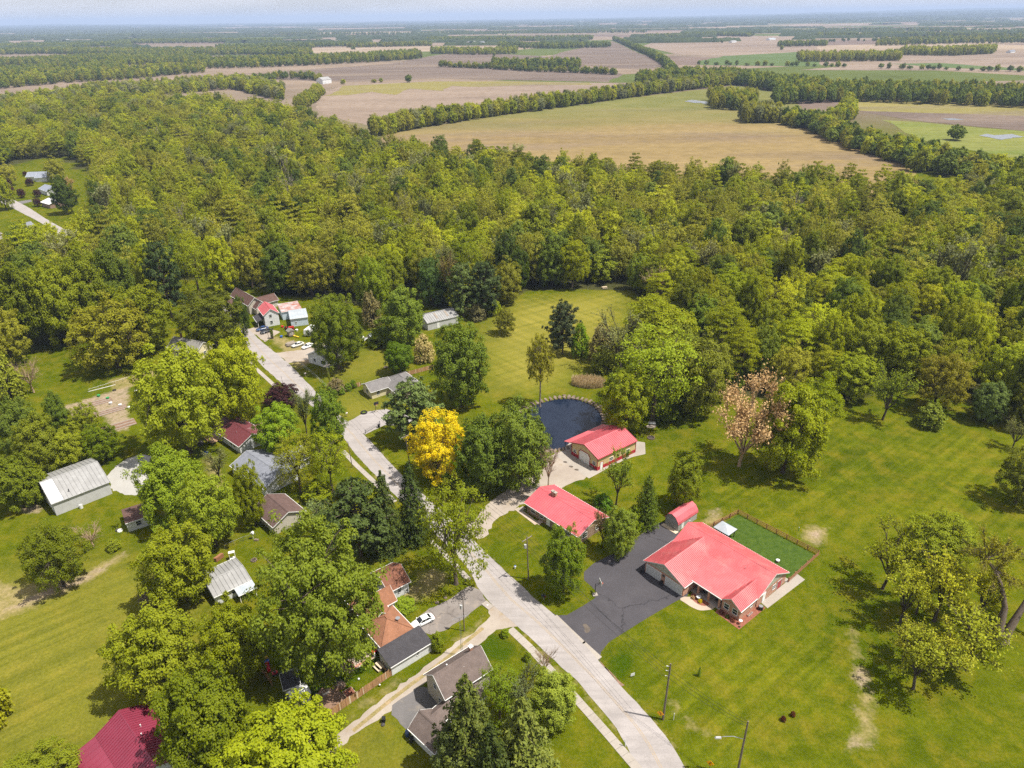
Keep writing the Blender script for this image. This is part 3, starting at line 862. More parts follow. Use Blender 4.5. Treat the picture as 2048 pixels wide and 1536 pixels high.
# ------------------------------------------------------------------ trees
def leaf_mat(name, c0, c1, trans=0.3, spread=0.5):
    """c0..c1: range of real leaf colours; varies from leaf to leaf and from tree to tree; object colour tints"""
    m, n, l, b = node_mat(name)
    at = n.new('ShaderNodeAttribute'); at.attribute_name = 'lv'
    oi = n.new('ShaderNodeObjectInfo')
    f = math_n(n, l, 'ADD', math_n(n, l, 'MULTIPLY', at.outputs['Fac'], 1 - spread), math_n(n, l, 'MULTIPLY', oi.outputs['Random'], spread))
    c = ramp(n, l, f, 0.1, c0, 0.9, c1)
    c = mixc(n, l, 1.0, c, oi.outputs['Color'], 'MULTIPLY')
    fr2 = math_n(n, l, 'FRACT', math_n(n, l, 'MULTIPLY', oi.outputs['Random'], 13.73))
    c = mixc(n, l, 1.0, c, ramp(n, l, fr2, 0.0, (0.74, 0.76, 0.8), 1.0, (1.26, 1.24, 1.15)), 'MULTIPLY')
    out = n['Material Output']
    l.new(c, b.inputs['Base Color'])
    b.inputs['Roughness'].default_value = 0.55
    b.inputs['Specular IOR Level'].default_value = 0.10
    tr = n.new('ShaderNodeBsdfTranslucent')
    l.new(mixc(n, l, 1.0, c, (1.25, 1.15, 0.7), 'MULTIPLY'), tr.inputs['Color'])
    mx = n.new('ShaderNodeMixShader'); mx.inputs[0].default_value = trans
    l.new(b.outputs[0], mx.inputs[1]); l.new(tr.outputs[0], mx.inputs[2])
    l.new(mx.outputs[0], out.inputs['Surface'])
    M[name] = m
leaf_mat('leaf_maple', (0.145, 0.185, 0.010), (0.295, 0.325, 0.024), 0.4)
leaf_mat('leaf_lime', (0.212, 0.262, 0.008), (0.385, 0.402, 0.022), 0.4)
leaf_mat('leaf_olive', (0.178, 0.192, 0.014), (0.335, 0.328, 0.040), 0.38)
leaf_mat('leaf_deep', (0.078, 0.122, 0.014), (0.178, 0.222, 0.030), 0.3)
leaf_mat('leaf_grey', (0.150, 0.170, 0.060), (0.270, 0.280, 0.120), 0.35)
leaf_mat('leaf_spruce', (0.045, 0.072, 0.016), (0.120, 0.145, 0.030), 0.15)
leaf_mat('leaf_pine', (0.065, 0.090, 0.030), (0.140, 0.165, 0.055), 0.15)
leaf_mat('leaf_gold', (0.40, 0.36, 0.008), (0.80, 0.62, 0.012), 0.4, 0.05)
leaf_mat('leaf_goldgreen', (0.20, 0.19, 0.008), (0.36, 0.28, 0.010), 0.4, 0.1)
leaf_mat('leaf_purple', (0.030, 0.010, 0.012), (0.075, 0.026, 0.024), 0.15)
leaf_mat('leaf_rust', (0.40, 0.255, 0.12), (0.58, 0.40, 0.20), 0.2)
leaf_mat('leaf_tan', (0.16, 0.125, 0.070), (0.25, 0.20, 0.12), 0.2)
leaf_mat('leaf_straw', (0.44, 0.35, 0.22), (0.64, 0.52, 0.35), 0.3)
S('bark', (0.115, 0.088, 0.066), 0.7, scale=1.5, streak=(4, 4, 0.8), rough=0.95)
S('bark_dark', (0.062, 0.048, 0.036), 0.7, scale=1.5, streak=(4, 4, 0.8), rough=0.95)
S('bark_pale', (0.22, 0.185, 0.15), 0.7, scale=1.5, streak=(4, 4, 0.8), rough=0.95)
S('twig_brown', (0.34, 0.245, 0.155), 0.8, scale=1.5, rough=0.95)

def unit(a):
    return a / np.maximum(np.linalg.norm(a, axis=-1, keepdims=True), 1e-9)

class Tree:
    def __init__(self, seed):
        self.r = np.random.default_rng(seed)
        self.wv, self.wf = [], []
        self.lc, self.lval = [], []
        self.nw = 0
    # -- wood: tapered limb along points
    def limb(self, pts, rads, n=5):
        pts = np.asarray(pts, float)
        k_ = len(pts)
        d = unit(np.gradient(pts, axis=0))
        ref = np.tile(np.array([0.31, 0.87, 0.12]), (k_, 1))
        a = unit(np.cross(d, ref)); b = np.cross(d, a)
        t = np.arange(n) * 2 * math.pi / n
        ring = pts[:, None] + (a[:, None] * np.cos(t)[None, :, None] + b[:, None] * np.sin(t)[None, :, None]) * np.asarray(rads)[:, None, None]
        i = np.arange(k_ - 1)[:, None] * n; j = np.arange(n)[None]; j2 = (j + 1) % n
        self.wf.append(np.stack([i + j, i + j2, i + n + j2, i + n + j], -1).reshape(-1, 4) + self.nw)
        self.wv.append(ring.reshape(-1, 3)); self.nw += k_ * n
    def bough(self, p0, p1, r0, r1, sag=0.0, n=5, seg=5, wob=0.05):
        p0, p1 = np.asarray(p0, float), np.asarray(p1, float)
        t = np.linspace(0, 1, seg)[:, None]
        p = p0 + (p1 - p0) * t
        L = np.linalg.norm(p1 - p0)
        p[:, 2] += (sag * L * np.sin(t * math.pi))[:, 0]
        p[1:-1] += self.r.normal(0, wob * L / 3, (seg - 2, 3))
        self.limb(p, r0 + (r1 - r0) * t[:, 0], n)
        return p
    # -- leaves: rhombs
    def leaves(self, pos, nrm, size, aspect=0.62, lv=None):
        n = len(pos)
        nrm = unit(nrm)
        t = unit(np.cross(nrm, self.r.normal(size=(n, 3))))
        b = np.cross(nrm, t)
        s = size * self.r.uniform(.7, 1.3, (n, 1))
        q = np.stack([pos + t * s, pos + b * s * aspect, pos - t * s, pos - b * s * aspect], 1)
        q[:, 0] -= nrm * s * 0.25; q[:, 2] -= nrm * s * 0.25
        self.lc.append(q)
        self.lval.append(self.r.uniform(0, 1, n) if lv is None else lv)
    def clump(self, c, rx, rz, n, size, out, up=0.7, jit=0.55, shell=0.5):
        d = unit(self.r.normal(size=(n, 3)) + out * 0.55 + np.array([0, 0, up]))
        rr = self.r.uniform(shell, 1.0, (n, 1)) ** 0.7
        pos = c + d * rr * np.array([rx, rx, rz])
        nr = d * 0.8 + out * 0.45 + np.array([0, 0, up]) + self.r.normal(size=(n, 3)) * jit
        base = self.r.uniform(0, 1)
        self.leaves(pos, nr, size, lv=np.clip(base * 0.45 + self.r.uniform(0, 0.55, n), 0, 1))
    def fit(self):
        """stretch to exactly 10 m high and 10 m across"""
        pts = np.concatenate(self.lc).reshape(-1, 3)
        if len(pts) < 50:
            pts = np.concatenate(self.wv)
        pr = np.percentile(np.hypot(pts[:, 0], pts[:, 1]), 97)
        sc = np.array([4.9 / pr, 4.9 / pr, 9.95 / np.percentile(pts[:, 2], 99.7)])
        self.lc = [q * sc for q in self.lc]; self.wv = [q * sc for q in self.wv]
        return self
    def wood_mesh(self, name, mat):
        me = bpy.data.meshes.new(name)
        np_mesh(me, np.concatenate(self.wv), np.concatenate(self.wf), [mat], None, True)
        return me
    def leaf_mesh(self, name, mat):
        me = bpy.data.meshes.new(name)
        q = np.concatenate(self.lc)
        np_mesh(me, q.reshape(-1, 3), np.arange(len(q) * 4).reshape(-1, 4), [mat])
        A = me.attributes.new('lv', 'FLOAT', 'FACE'); A.data.foreach_set('value', np.concatenate(self.lval).astype(np.float32))
        return me
    def joint_mesh(self, name, mw, ml):
        me = bpy.data.meshes.new(name)
        wv, wf = np.concatenate(self.wv), np.concatenate(self.wf)
        q = np.concatenate(self.lc)
        co = np.concatenate([wv, q.reshape(-1, 3)])
        f = np.concatenate([wf, np.arange(len(q) * 4).reshape(-1, 4) + len(wv)])
        np_mesh(me, co, f, [mw, ml], np.r_[np.zeros(len(wf)), np.ones(len(q))])
        A = me.attributes.new('lv', 'FLOAT', 'FACE')
        A.data.foreach_set('value', np.r_[np.zeros(len(wf)), np.concatenate(self.lval)].astype(np.float32))
        return me

def dirs_sphere(r, n, lo=-0.5):
    """n jittered directions, z from lo to 1"""
    i = np.arange(n) + 0.5
    zz = lo + (1 - lo) * i / n
    th = i * 2.399963 + r.uniform(0, 6)
    rr = np.sqrt(np.maximum(0, 1 - zz ** 2))
    d = np.stack([rr * np.cos(th), rr * np.sin(th), zz], 1) + r.normal(0, 0.16, (n, 3))
    return unit(d)

# every tree is made 10 m high (z) with a crown 10 m across, then scaled to size
def broadleaf(seed, lod=1.0, n_cl=240, n_lf=105, size=0.135, base=0.02, top_w=1.0, dens_in=0.5, lobes=7, flat=0.8, limbs=7, gap=0.0, rc=0.78, trunk=0.28, rough=0.10, low=-0.88, jit=0.5):
    t = Tree(seed); r = t.r
    c = np.array([0, 0, 10 * (0.5 + base / 2)]); hz = 10 - c[2]
    n_cl = max(16, int(n_cl * lod ** 0.55))
    d = dirs_sphere(r, n_cl, low)
    ld = dirs_sphere(r, lobes, -0.4)
    lump = np.max(np.clip(d @ ld.T, 0, 1) ** 7, axis=1)
    rad_ = 0.66 + 0.30 * lump + r.normal(0, rough, n_cl) + np.clip(-d[:, 2], 0, 1) * .26
    wid = np.where(d[:, 2] > 0, 1 - (1 - top_w) * d[:, 2], 1.0)
    cen = c + d * rad_[:, None] * np.stack([4.6 * wid, 4.6 * wid, np.full(n_cl, hz * 0.93)], 1)
    cl_gap = np.sin(cen[:, 0] * 1.3 + seed) * np.sin(cen[:, 1] * 1.2 - seed) * np.sin(cen[:, 2] * 1.1 + 2 * seed)
    keep = r.uniform(size=n_cl) > gap + np.clip(-cl_gap, 0, 1) * (.25 + gap)
    cen, d = cen[keep], d[keep]
    n_in = max(3, int(len(cen) * dens_in))
    ci = c + dirs_sphere(r, n_in, -0.75) * r.uniform(0.25, 0.62, (n_in, 1)) * np.array([4.4, 4.4, hz])
    nl = max(6, int(n_lf * lod ** 0.45)); sz = size * lod ** -0.36; rcl = rc * lod ** -0.16
    for p, o_ in zip(cen, d):
        q = rcl * r.uniform(.6, 1.35)
        t.clump(p, q, q * flat, int(nl * r.uniform(.7, 1.3)) + 2, sz, o_, jit=jit, shell=.15)
    for p in ci:
        t.clump(p, rcl * 1.15, rcl * .9, max(4, int(nl * .6)), sz * 1.1, unit((p - c)[None])[0], jit=jit, shell=.15)
    fork = np.array([r.normal(0, .15), r.normal(0, .15), 10 * (base + 0.16)])
    t.limb([(0, 0, -0.2), (0, 0, 0.25), fork * [.5, .5, .6], fork], [trunk * 1.5, trunk * 1.05, trunk * .85, trunk * .72], 7)
    mains = []
    for i in range(limbs):
        a = 2 * math.pi * i / limbs + r.uniform(-.3, .3); w = r.uniform(1.0, 2.3)
        e = np.array([math.cos(a) * w, math.sin(a) * w, fork[2] + r.uniform(2.0, 4.6)])
        t.bough(fork, e, trunk * .5, trunk * .22, 0.04, 5, 5); mains.append(e)
    mains = np.array(mains)
    sel = r.permutation(len(cen))[:int(limbs * (6 if lod > .5 else 2))]
    if lod > .2:
        for i in sel:
            j = np.argmin(np.linalg.norm(mains - cen[i], axis=1))
            t.bough(mains[j], cen[i], trunk * .2, trunk * .06, 0.05, 4, 4)
    return t

def locust(seed, lod=1.0, n_cl=160, n_lf=85, size=0.13, base=0.26):
    """umbrella crown in flat feathery layers"""
    t = Tree(seed); r = t.r
    fork = np.array([r.normal(0, .3), r.normal(0, .3), 10 * base])
    t.limb([(0, 0, -.2), (0, 0, .3), fork], [.32, .24, .2], 6)
    nl = max(6, int(n_lf * lod ** .45)); sz = size * lod ** -.36
    n_cl = max(14, int(n_cl * lod ** .55))
    d = dirs_sphere(r, n_cl, -0.3)
    ld = dirs_sphere(r, 6, -0.2)
    lump = np.max(np.clip(d @ ld.T, 0, 1) ** 7, axis=1)
    cen = np.array([0, 0, 10 * (base + .22)]) + d * (.55 + .3 * lump + r.uniform(-.12, .16, n_cl))[:, None] * np.array([4.7, 4.7, 10 * (.74 - base)])
    cen[:, 2] = np.round(cen[:, 2] / .85) * .85 + r.normal(0, .12, n_cl)
    for i, (p, o_) in enumerate(zip(cen, d)):
        t.clump(p, r.uniform(.7, 1.35), r.uniform(.14, .28), nl, sz, o_ * [1, 1, .3], up=.8, jit=.7, shell=.05)
        if lod > .2 and i % 4 == 0:
            mid = (fork + p) / 2 + [0, 0, -.4]
            t.limb([fork, mid, p], [.11, .07, .03], 4)
    return t

def sparse(seed, n_tw=230, n_lf=9, size=0.26, spread=1.0, base=0.2, upright=1.0, leaf=True, twig_r=0.028, lod=1.0):
    """open crown: forking limbs and twigs with thin leaf or none"""
    t = Tree(seed); r = t.r
    fork = np.array([r.normal(0, .2), r.normal(0, .2), 10 * base])
    t.limb([(0, 0, -.2), (0, 0, .25), fork], [.30, .22, .17], 6)
    ends = []
    nm = 7
    for i in range(nm):
        a = 2 * math.pi * i / nm + r.uniform(-.3, .3)
        w = r.uniform(.9, 2.2) * spread
        e = np.array([math.cos(a) * w, math.sin(a) * w, fork[2] + r.uniform(2.6, 4.8) * upright])
        p = t.bough(fork, e, .13, .07, -.03, 5, 6)
        for k_ in range(5):
            s = p[r.integers(2, 6)]
            dd = unit((e - fork + r.normal(size=3) * 2.2)[None])[0]
            dd[2] = abs(dd[2]) * .8 + .15
            q = s + dd * r.uniform(1.2, 2.6)
            q[:2] = np.clip(q[:2], -4.6, 4.6); q[2] = min(q[2], 9.6)
            t.bough(s, q, .06, .03, -.02, 4, 4); ends.append((s, q))
    n_tw = int(n_tw * lod)
    for i in range(n_tw):
        s, q = ends[r.integers(len(ends))]
        u = r.uniform(.35, 1.0)
        st = s + (q - s) * u
        dd = unit((q - s + r.normal(size=3) * 1.3 + np.array([st[0] * .35, st[1] * .35, 1.0]))[None])[0]
        en = st + dd * r.uniform(.7, 1.9)
        en[2] = min(en[2], 10.0)
        t.limb([st, (st + en) / 2 + r.normal(0, .06, 3), en], [twig_r, twig_r * .8, twig_r * .4], 3)
        if leaf:
            nn = n_lf
            u2 = r.uniform(.2, 1.05, (nn, 1))
            pos = st + (en - st) * u2 + r.normal(0, .22, (nn, 3))
            t.leaves(pos, r.normal(size=(nn, 3)) * .8 + dd * .3 + [0, 0, .8], size * lod ** -.3)
    if not t.lc:
        t.leaves(np.array([[0, 0, 9.0]]), np.array([[0, 0, 1.0]]), .05)
    return t

def spruce(seed, tiers=22, lod=1.0, taper=0.62, droop=0.26, size=0.20, base=0.03, dense=2.0):
    t = Tree(seed); r = t.r
    t.limb([(0, 0, -.2), (0, 0, 5), (0, 0, 9.9)], [.22, .15, .03], 6)
    tiers = max(8, int(tiers * lod ** .5))
    for i in range(tiers):
        u = i / (tiers - 1)
        zc = 10 * (base + (1 - base) * u) - .1
        R = 4.9 * (1 - u) ** taper * r.uniform(.86, 1.08) + .18
        nb = max(4, int((5 + 9 * (1 - u)) * lod ** .35))
        for j in range(nb):
            a = 2 * math.pi * (j + r.uniform(-.3, .3)) / nb + i
            Rb = R * r.uniform(.78, 1.12)
            d = np.array([math.cos(a), math.sin(a), 0]); side = np.array([-d[1], d[0], 0])
            nn = max(5, int((10 + 20 * Rb / 4) * dense * lod ** .4))
            s = r.uniform(.12, 1.0, nn) ** .75
            wdt = (1.05 - s * .75) * .34 * Rb * .75 + .12
            pos = d * (s * Rb)[:, None] + side * (r.uniform(-1, 1, nn) * wdt)[:, None]
            pos[:, 2] = zc - droop * Rb * s ** 1.4 + r.normal(0, .09, nn) + .1 * (s > .85)
            nr = np.array([0, 0, 1.0]) + d * .45 + r.normal(size=(nn, 3)) * .42
            t.leaves(pos, nr, size * lod ** -.42, .5)
            if lod > .6 and Rb > 1.5:
                t.limb([(0, 0, zc), d * Rb * .7 + [0, 0, zc - droop * Rb * .6]], [.05, .02], 3)
    return t

def pine(seed, lod=1.0, size=0.19, n_br=85):
    t = Tree(seed); r = t.r
    t.limb([(0, 0, -.2), (.1, 0, 4.5), (0, .1, 9.5)], [.26, .19, .05], 6)
    n_br = max(16, int(n_br * lod ** .5))
    for i in range(n_br):
        u = .14 + .86 * (i + r.uniform(0, 1)) / n_br
        zc = 10 * u
        R = 4.6 * min(1.0, (1.12 - u) * 1.9) ** .8 * r.uniform(.6, 1.05) + .2
        a = i * 2.4 + r.uniform(-.4, .4)
        d = np.array([math.cos(a), math.sin(a), .18])
        e = np.array([0, 0, zc]) + d * R
        e[2] = min(e[2], 9.8)
        t.limb([(0, 0, zc - .3), (np.array([0, 0, zc - .3]) + e) / 2 - [0, 0, .1], e], [.07, .05, .025], 4)
        for q in range(max(2, int(R * 1.3))):
            w = r.uniform(.35, 1.0)
            cpos = np.array([0, 0, zc]) + (e - [0, 0, zc]) * w + r.normal(0, .28, 3) * [1, 1, .4]
            t.clump(cpos, r.uniform(.5, .85), r.uniform(.28, .42), max(6, int(36 * lod ** .4)), size * lod ** -.42, d * [1, 1, 0], up=.7, jit=.6, shell=.2)
    return t

def shrub(seed, lod=1.0, n_cl=70, n_lf=52, size=0.30, rc=1.25):
    t = Tree(seed); r = t.r
    d = dirs_sphere(r, n_cl, -.05)
    for o_ in d:
        p = o_ * r.uniform(.62, .85) * np.array([4.1, 4.1, 8.6]) + [0, 0, 1.0]
        t.clump(p, rc * r.uniform(.6, 1.2), rc * 1.1, n_lf, size, o_, jit=.9, shell=.2)
        t.limb([(0, 0, 0), p * .5 + [0, 0, .2], p], [.12, .08, .04], 3)
    return t

PROTO = {}
def proto(kind, variants, mat_w, mat_l):
    PROTO[kind] = [(t.wood_mesh('trunk', M[mat_w]), t.leaf_mesh('crown', M[mat_l])) for t in (v.fit() for v in variants)]
proto('maple', [broadleaf(11), broadleaf(12, lobes=10), broadleaf(13, top_w=.8, lobes=5)], 'bark_dark', 'leaf_maple')
proto('bigmaple', [broadleaf(14, n_cl=340, n_lf=100, size=.105, rc=.62, lobes=12, rough=.12), broadleaf(114, n_cl=340, n_lf=100, size=.105, rc=.62, lobes=9, rough=.12)], 'bark', 'leaf_maple')
proto('lime', [broadleaf(15, n_lf=90, gap=.08), broadleaf(16, n_cl=240, n_lf=90, rc=.7, gap=.1, lobes=10), broadleaf(17, top_w=.7, lobes=8, gap=.08)], 'bark_dark', 'leaf_lime')
proto('airy', [broadleaf(18, n_cl=200, n_lf=40, size=.12, rc=.8, gap=.14, dens_in=.7, limbs=9, base=.1), broadleaf(19, n_cl=190, n_lf=40, size=.12, rc=.85, gap=.16, dens_in=.6, limbs=8, base=.12)], 'bark', 'leaf_lime')
proto('olive', [broadleaf(20, n_lf=80, size=.12, rc=.7, gap=.1, lobes=10), broadleaf(21, n_lf=78, size=.12, rc=.7, gap=.14)], 'bark_dark', 'leaf_olive')
proto('deep', [broadleaf(22, n_lf=100, lobes=9), broadleaf(23, n_lf=100, lobes=7, top_w=.75)], 'bark_dark', 'leaf_deep')
proto('locust', [locust(24), locust(25), locust(26, base=.2)], 'bark_dark', 'leaf_lime')
proto('sparse', [sparse(27, size=.16, n_lf=11, n_tw=260), sparse(28, spread=1.15, size=.16, n_lf=11, n_tw=260), sparse(29, n_lf=8, size=.16, n_tw=260)], 'bark_dark', 'leaf_olive')
proto('thin', [sparse(30, n_lf=6, size=.14, n_tw=320), sparse(31, n_lf=7, size=.14, n_tw=320)], 'bark_dark', 'leaf_grey')
proto('bare', [sparse(32, leaf=False, n_tw=330), sparse(33, leaf=False, n_tw=300, upright=.8)], 'twig_brown', 'leaf_tan')
proto('rust', [sparse(34, n_lf=16, size=.12, n_tw=420, base=.13, spread=1.3, upright=1.1)], 'twig_brown', 'leaf_rust')
proto('tall', [broadleaf(35, n_cl=170, n_lf=24, size=.2, rc=.75, gap=.08, base=.28, dens_in=.5, limbs=6, top_w=.7)], 'bark_pale', 'leaf_olive')
proto('spruce', [spruce(36), spruce(37, tiers=24, droop=.32)], 'bark_dark', 'leaf_spruce')
proto('pine', [pine(38), pine(39)], 'bark', 'leaf_pine')
proto('cedar', [spruce(40, tiers=26, taper=.5, droop=-.1, size=.2, dense=1.5)], 'bark_dark', 'leaf_deep')
proto('gold', [broadleaf(41, n_cl=230, n_lf=66, rc=.7, size=.13, lobes=9, base=.0)], 'bark_dark', 'leaf_gold')
proto('purple', [broadleaf(42, n_cl=150, n_lf=50, size=.2, base=.04)], 'bark_dark', 'leaf_purple')
proto('shrub', [shrub(43), shrub(44)], 'bark_dark', 'leaf_maple')
proto('limeshrub', [shrub(45), shrub(46)], 'bark_dark', 'leaf_lime')
proto('oliveshrub', [shrub(47, n_lf=34), shrub(48, n_lf=34)], 'bark_dark', 'leaf_olive')
proto('rustshrub', [shrub(49, n_lf=34)], 'bark_dark', 'leaf_rust')
proto('tanshrub', [shrub(50, n_lf=28)], 'bark', 'leaf_tan')

KIND_WORDS = {'maple': 'maple_tree', 'bigmaple': 'maple_tree', 'lime': 'broadleaf_tree', 'airy': 'broadleaf_tree', 'olive': 'broadleaf_tree', 'deep': 'broadleaf_tree', 'locust': 'locust_tree', 'sparse': 'broadleaf_tree',
              'thin': 'broadleaf_tree', 'bare': 'bare_tree', 'rust': 'budding_tree', 'tall': 'poplar_tree', 'spruce': 'spruce_tree', 'pine': 'pine_tree', 'cedar': 'conifer_tree', 'gold': 'golden_tree', 'purple': 'purple_tree',
              'shrub': 'shrub', 'limeshrub': 'shrub', 'oliveshrub': 'shrub', 'rustshrub': 'shrub', 'tanshrub': 'shrub'}
tree_rng = random.Random(99)
tree_count = 0
def plant(kind, p, h, w, label, group=None, tint=(1, 1, 1), var=None, rz=None):
    global tree_count
    tree_count += 1
    wood, crown = PROTO[kind][(tree_count if var is None else var) % len(PROTO[kind])]
    nm = KIND_WORDS[kind]
    o = thing(nm, label, 'shrub' if nm == 'shrub' else 'tree', (p[0], p[1], 0), tree_rng.uniform(0, 6.28) if rz is None else rz, group)
    o.scale = (w / 10, w / 10, h / 10)
    a = link('trunk' if nm != 'shrub' else 'stems', wood, o)
    b = link('crown' if nm != 'shrub' else 'foliage', crown, o)
    j = tree_rng.uniform(.92, 1.08)
    b.color = (tint[0] * j, tint[1] * j, tint[2] * j, 1)
    return o

def tree(kind, x, yb, yt, wpx, label, tint=(1, 1, 1), group=None, var=None, hmax=33, rz=None):
    """x, yb: survey point of the trunk foot; yt: highest leaves; wpx: crown width, as measured from the drone"""
    if x < 1000:      # the crown was surveyed, the foot stands under it
        x = x + (1063 - x) / (3575 - yb) * (yb - yt) * .5
    g = G(x, yb)
    D = math.sqrt(g.x ** 2 + g.y ** 2 + CAM_H ** 2)
    w = wpx * (D * (F_PX / math.hypot(F_PX, yb - 768)) / F_PX) * (.95 if kind in ('spruce', 'pine', 'cedar') else .86)
    d = ray(x, yt)
    k_ = math.hypot(g.x, g.y) / math.hypot(d[0], d[1])
    heff = CAM_H + d[2] * k_
    tan = CAM_H / math.hypot(g.x, g.y)
    h = heff
    for _ in range(25):
        h = 0.5 * h + 0.5 * max(1.0, (heff - math.sqrt((.47 * h) ** 2 + (w * .42 * tan) ** 2)) / 0.53)
    if kind in ('spruce', 'cedar'):
        h = heff * .97
    h = min(max(h, heff * 0.55), hmax)
    return plant(kind, g, h, w, label, group, tint, var, rz)
# ------------------------------------------------------------------ trees one can point at
T = tree
# bottom left
T('maple', 300, 1385, 1183, 178, 'dense round green tree casting a shadow on the lower left lawn', (1.15, 1.14, .8))
T('maple', 395, 1545, 1300, 192, 'large bright green tree beside the magenta roof', (1.15, 1.14, .8))
T('maple', 462, 1362, 1188, 132, 'round bright tree between the white metal roof and the patio yard', (1.2, 1.18, .7))
T('maple', 560, 1590, 1372, 280, 'huge bright yellow-green tree at the bottom below the plank fence', (1.2, 1.18, .7), hmax=16)
T('bigmaple', 628, 1345, 1015, 275, 'largest silvery green maple overhanging the orange-roofed house', (.85, .92, 1.2))
T('maple', 350, 1200, 1028, 150, 'dense green tree behind the white metal roof', (1.15, 1.1, .8))
T('tanshrub', 312, 1195, 1145, 80, 'bare brown bush below the dense green tree', (1, 1, 1))
T('maple', 335, 1048, 882, 130, 'tall dense green tree beside the white gravel yard', (.8, .95, .8))
T('lime', 412, 1092, 938, 118, 'light green feathery tree behind the dark-roofed trailer', (.85, .95, 1.3))
T('lime', 497, 1052, 918, 66, 'slim yellow-green tree at the corner of the grey-roofed house', (1, 1, .9))
T('thin', 432, 965, 893, 55, 'thin half-bare pine below the wooden deck', (1, 1, .8))
T('olive', 98, 1172, 1018, 120, 'olive green tree alone on the left lawn', (.75, .85, .5))
T('bare', 178, 1092, 1042, 58, 'low bare bush on the left lawn', (1, 1, 1))
T('shrub', 225, 1098, 1075, 30, 'small green bush beside the straw path', (1, 1, 1))
T('limeshrub', -75, 1440, 1235, 90, 'yellow-green bushy tree cut by the left edge', (1.1, 1, .9), hmax=12)
T('maple', 55, 1600, 1478, 165, 'green crown cut by the bottom left corner', (1.05, 1.05, .8), hmax=11)
# left middle
T('lime', 350, 905, 683, 185, 'large golden green tree beside the maroon-roofed house', (.72, .78, .8), var=1)
T('maple', 462, 850, 662, 128, 'big leafy tree left of the bend in the road', (1.25, 1.2, .7))
T('maple', 552, 908, 800, 98, 'round vivid green tree by the maroon roof', (.85, 1.1, .8))
T('purple', 562, 812, 766, 80, 'dark purple-leaved tree beside the road')
T('thin', 606, 872, 772, 52, 'greyish half-bare pine beside the road', (.9, 1, .9))
T('deep', 655, 893, 770, 76, 'loose green tree leaning over the road', (1.2, 1.25, .8))
T('airy', 590, 985, 852, 100, 'airy yellow-green tree over the grey-roofed house', (1.05, 1, 1))
T('airy', 655, 985, 855, 90, 'airy yellow-green tree between the grey-roofed house and the sidewalk', (.95, 1, .9))
T('limeshrub', 632, 996, 955, 70, 'leafy bush under the airy yellow-green trees')
T('deep', 690, 995, 955, 40, 'small dark bush by the narrow sidewalk', (1.2, 1.2, 1))
T('pine', 712, 1112, 955, 140, 'broad dark pine beside the brown-roofed garage', (.95, 1.05, .7))
T('spruce', 768, 1098, 935, 90, 'tall dark spruce in front of the road', (1.0, 1.0, .9))
T('spruce', 822, 1078, 918, 84, 'tall dark spruce right at the edge of the road', (1.05, 1.05, .9))
T('airy', 905, 1168, 945, 165, 'airy lime tree leaning over the road junction', (1.0, 1.02, 1.0), var=1)
T('thin', 640, 1070, 1000, 70, 'grey-green crown behind the broad pine', (.8, 1, .8))
# left woods edge and garden trees
for x, yb, yt, w, kd, tn, lab in (
        (30, 905, 785, 80, 'deep', (1.2, 1.2, 1), 'dark tree in the garden row at the left edge'),
        (112, 875, 775, 44, 'deep', (1.3, 1.3, 1), 'small slim tree in the left garden'),
        (165, 870, 795, 60, 'olive', (.85, .95, .6), 'small spreading tree beside the vegetable beds'),
        (75, 950, 815, 85, 'maple', (.9, .9, .9), 'leafy tree behind the left end of the grey pole barn'),
        (130, 935, 845, 75, 'maple', (1.0, 1.0, .8), 'leafy tree right behind the grey pole barn roof'),
        (198, 918, 842, 80, 'lime', (.85, .95, .7), 'lime green tree between the pole barn and the vegetable beds'),
        (20, 1015, 895, 90, 'maple', (.9, .95, .8), 'dense tree at the left edge beside the pole barn'),
        (62, 995, 915, 60, 'shrub', (1, 1, .8), 'dense bush at the end of the pole barn'),
        (5, 800, 700, 60, 'oliveshrub', (.9, 1, .8), 'pale bush at the left edge of the meadow'),
        (55, 785, 712, 55, 'bare', (1.2, 1, .9), 'bare brown tree in the left meadow')):
    T(kd, x, yb, yt, w, lab, tn)
T('olive', 215, 735, 578, 155, 'broad olive yellow tree standing in the left meadow', (1.1, 1.05, .7))
T('lime', 280, 700, 562, 125, 'rounded yellow-green tree behind the olive meadow tree', (.8, .82, .7))
T('thin', 268, 708, 630, 75, 'thin grey-green tree beside the olive meadow tree', (.9, .9, .8))
T('olive', 420, 690, 575, 140, 'olive tree over the weathered grey house', (.85, .9, .7))
T('pine', 325, 640, 478, 66, 'tall ragged pine standing out of the left woods', (.8, .9, .7))
T('deep', 480, 672, 590, 40, 'dark narrow tree at the far end of the road', (.9, .9, .8))
for x, yb, yt, w, kd, lab in (
        (30, 700, 500, 110, 'maple', 'tall leafy tree at the left edge of the woods'),
        (105, 690, 495, 95, 'maple', 'tall leafy tree with a bare leaning trunk at the edge of the meadow'),
        (165, 672, 480, 90, 'maple', 'tall green tree in the front row of the left woods'),
        (225, 650, 475, 90, 'deep', 'dark green tree behind the rounded yellow-green tree'),
        (60, 640, 490, 90, 'deep', 'dark crown in the second row of the left woods'),
        (10, 730, 610, 75, 'olive', 'low olive tree at the foot of the left woods'),
        (300, 600, 480, 70, 'lime', 'light crown beside the ragged pine'),
        (385, 598, 460, 85, 'airy', 'pale feathery crown above the weathered grey house'),
        (440, 585, 470, 70, 'lime', 'pale green crown left of the brown-roofed house'),
        (495, 575, 468, 75, 'olive', 'loose crown behind the brown-roofed house'),
        (560, 585, 480, 85, 'deep', 'dark crown behind the rusty tin shed')):
    T(kd, x, yb, yt, w, lab, (1.05, 1.05, .8))
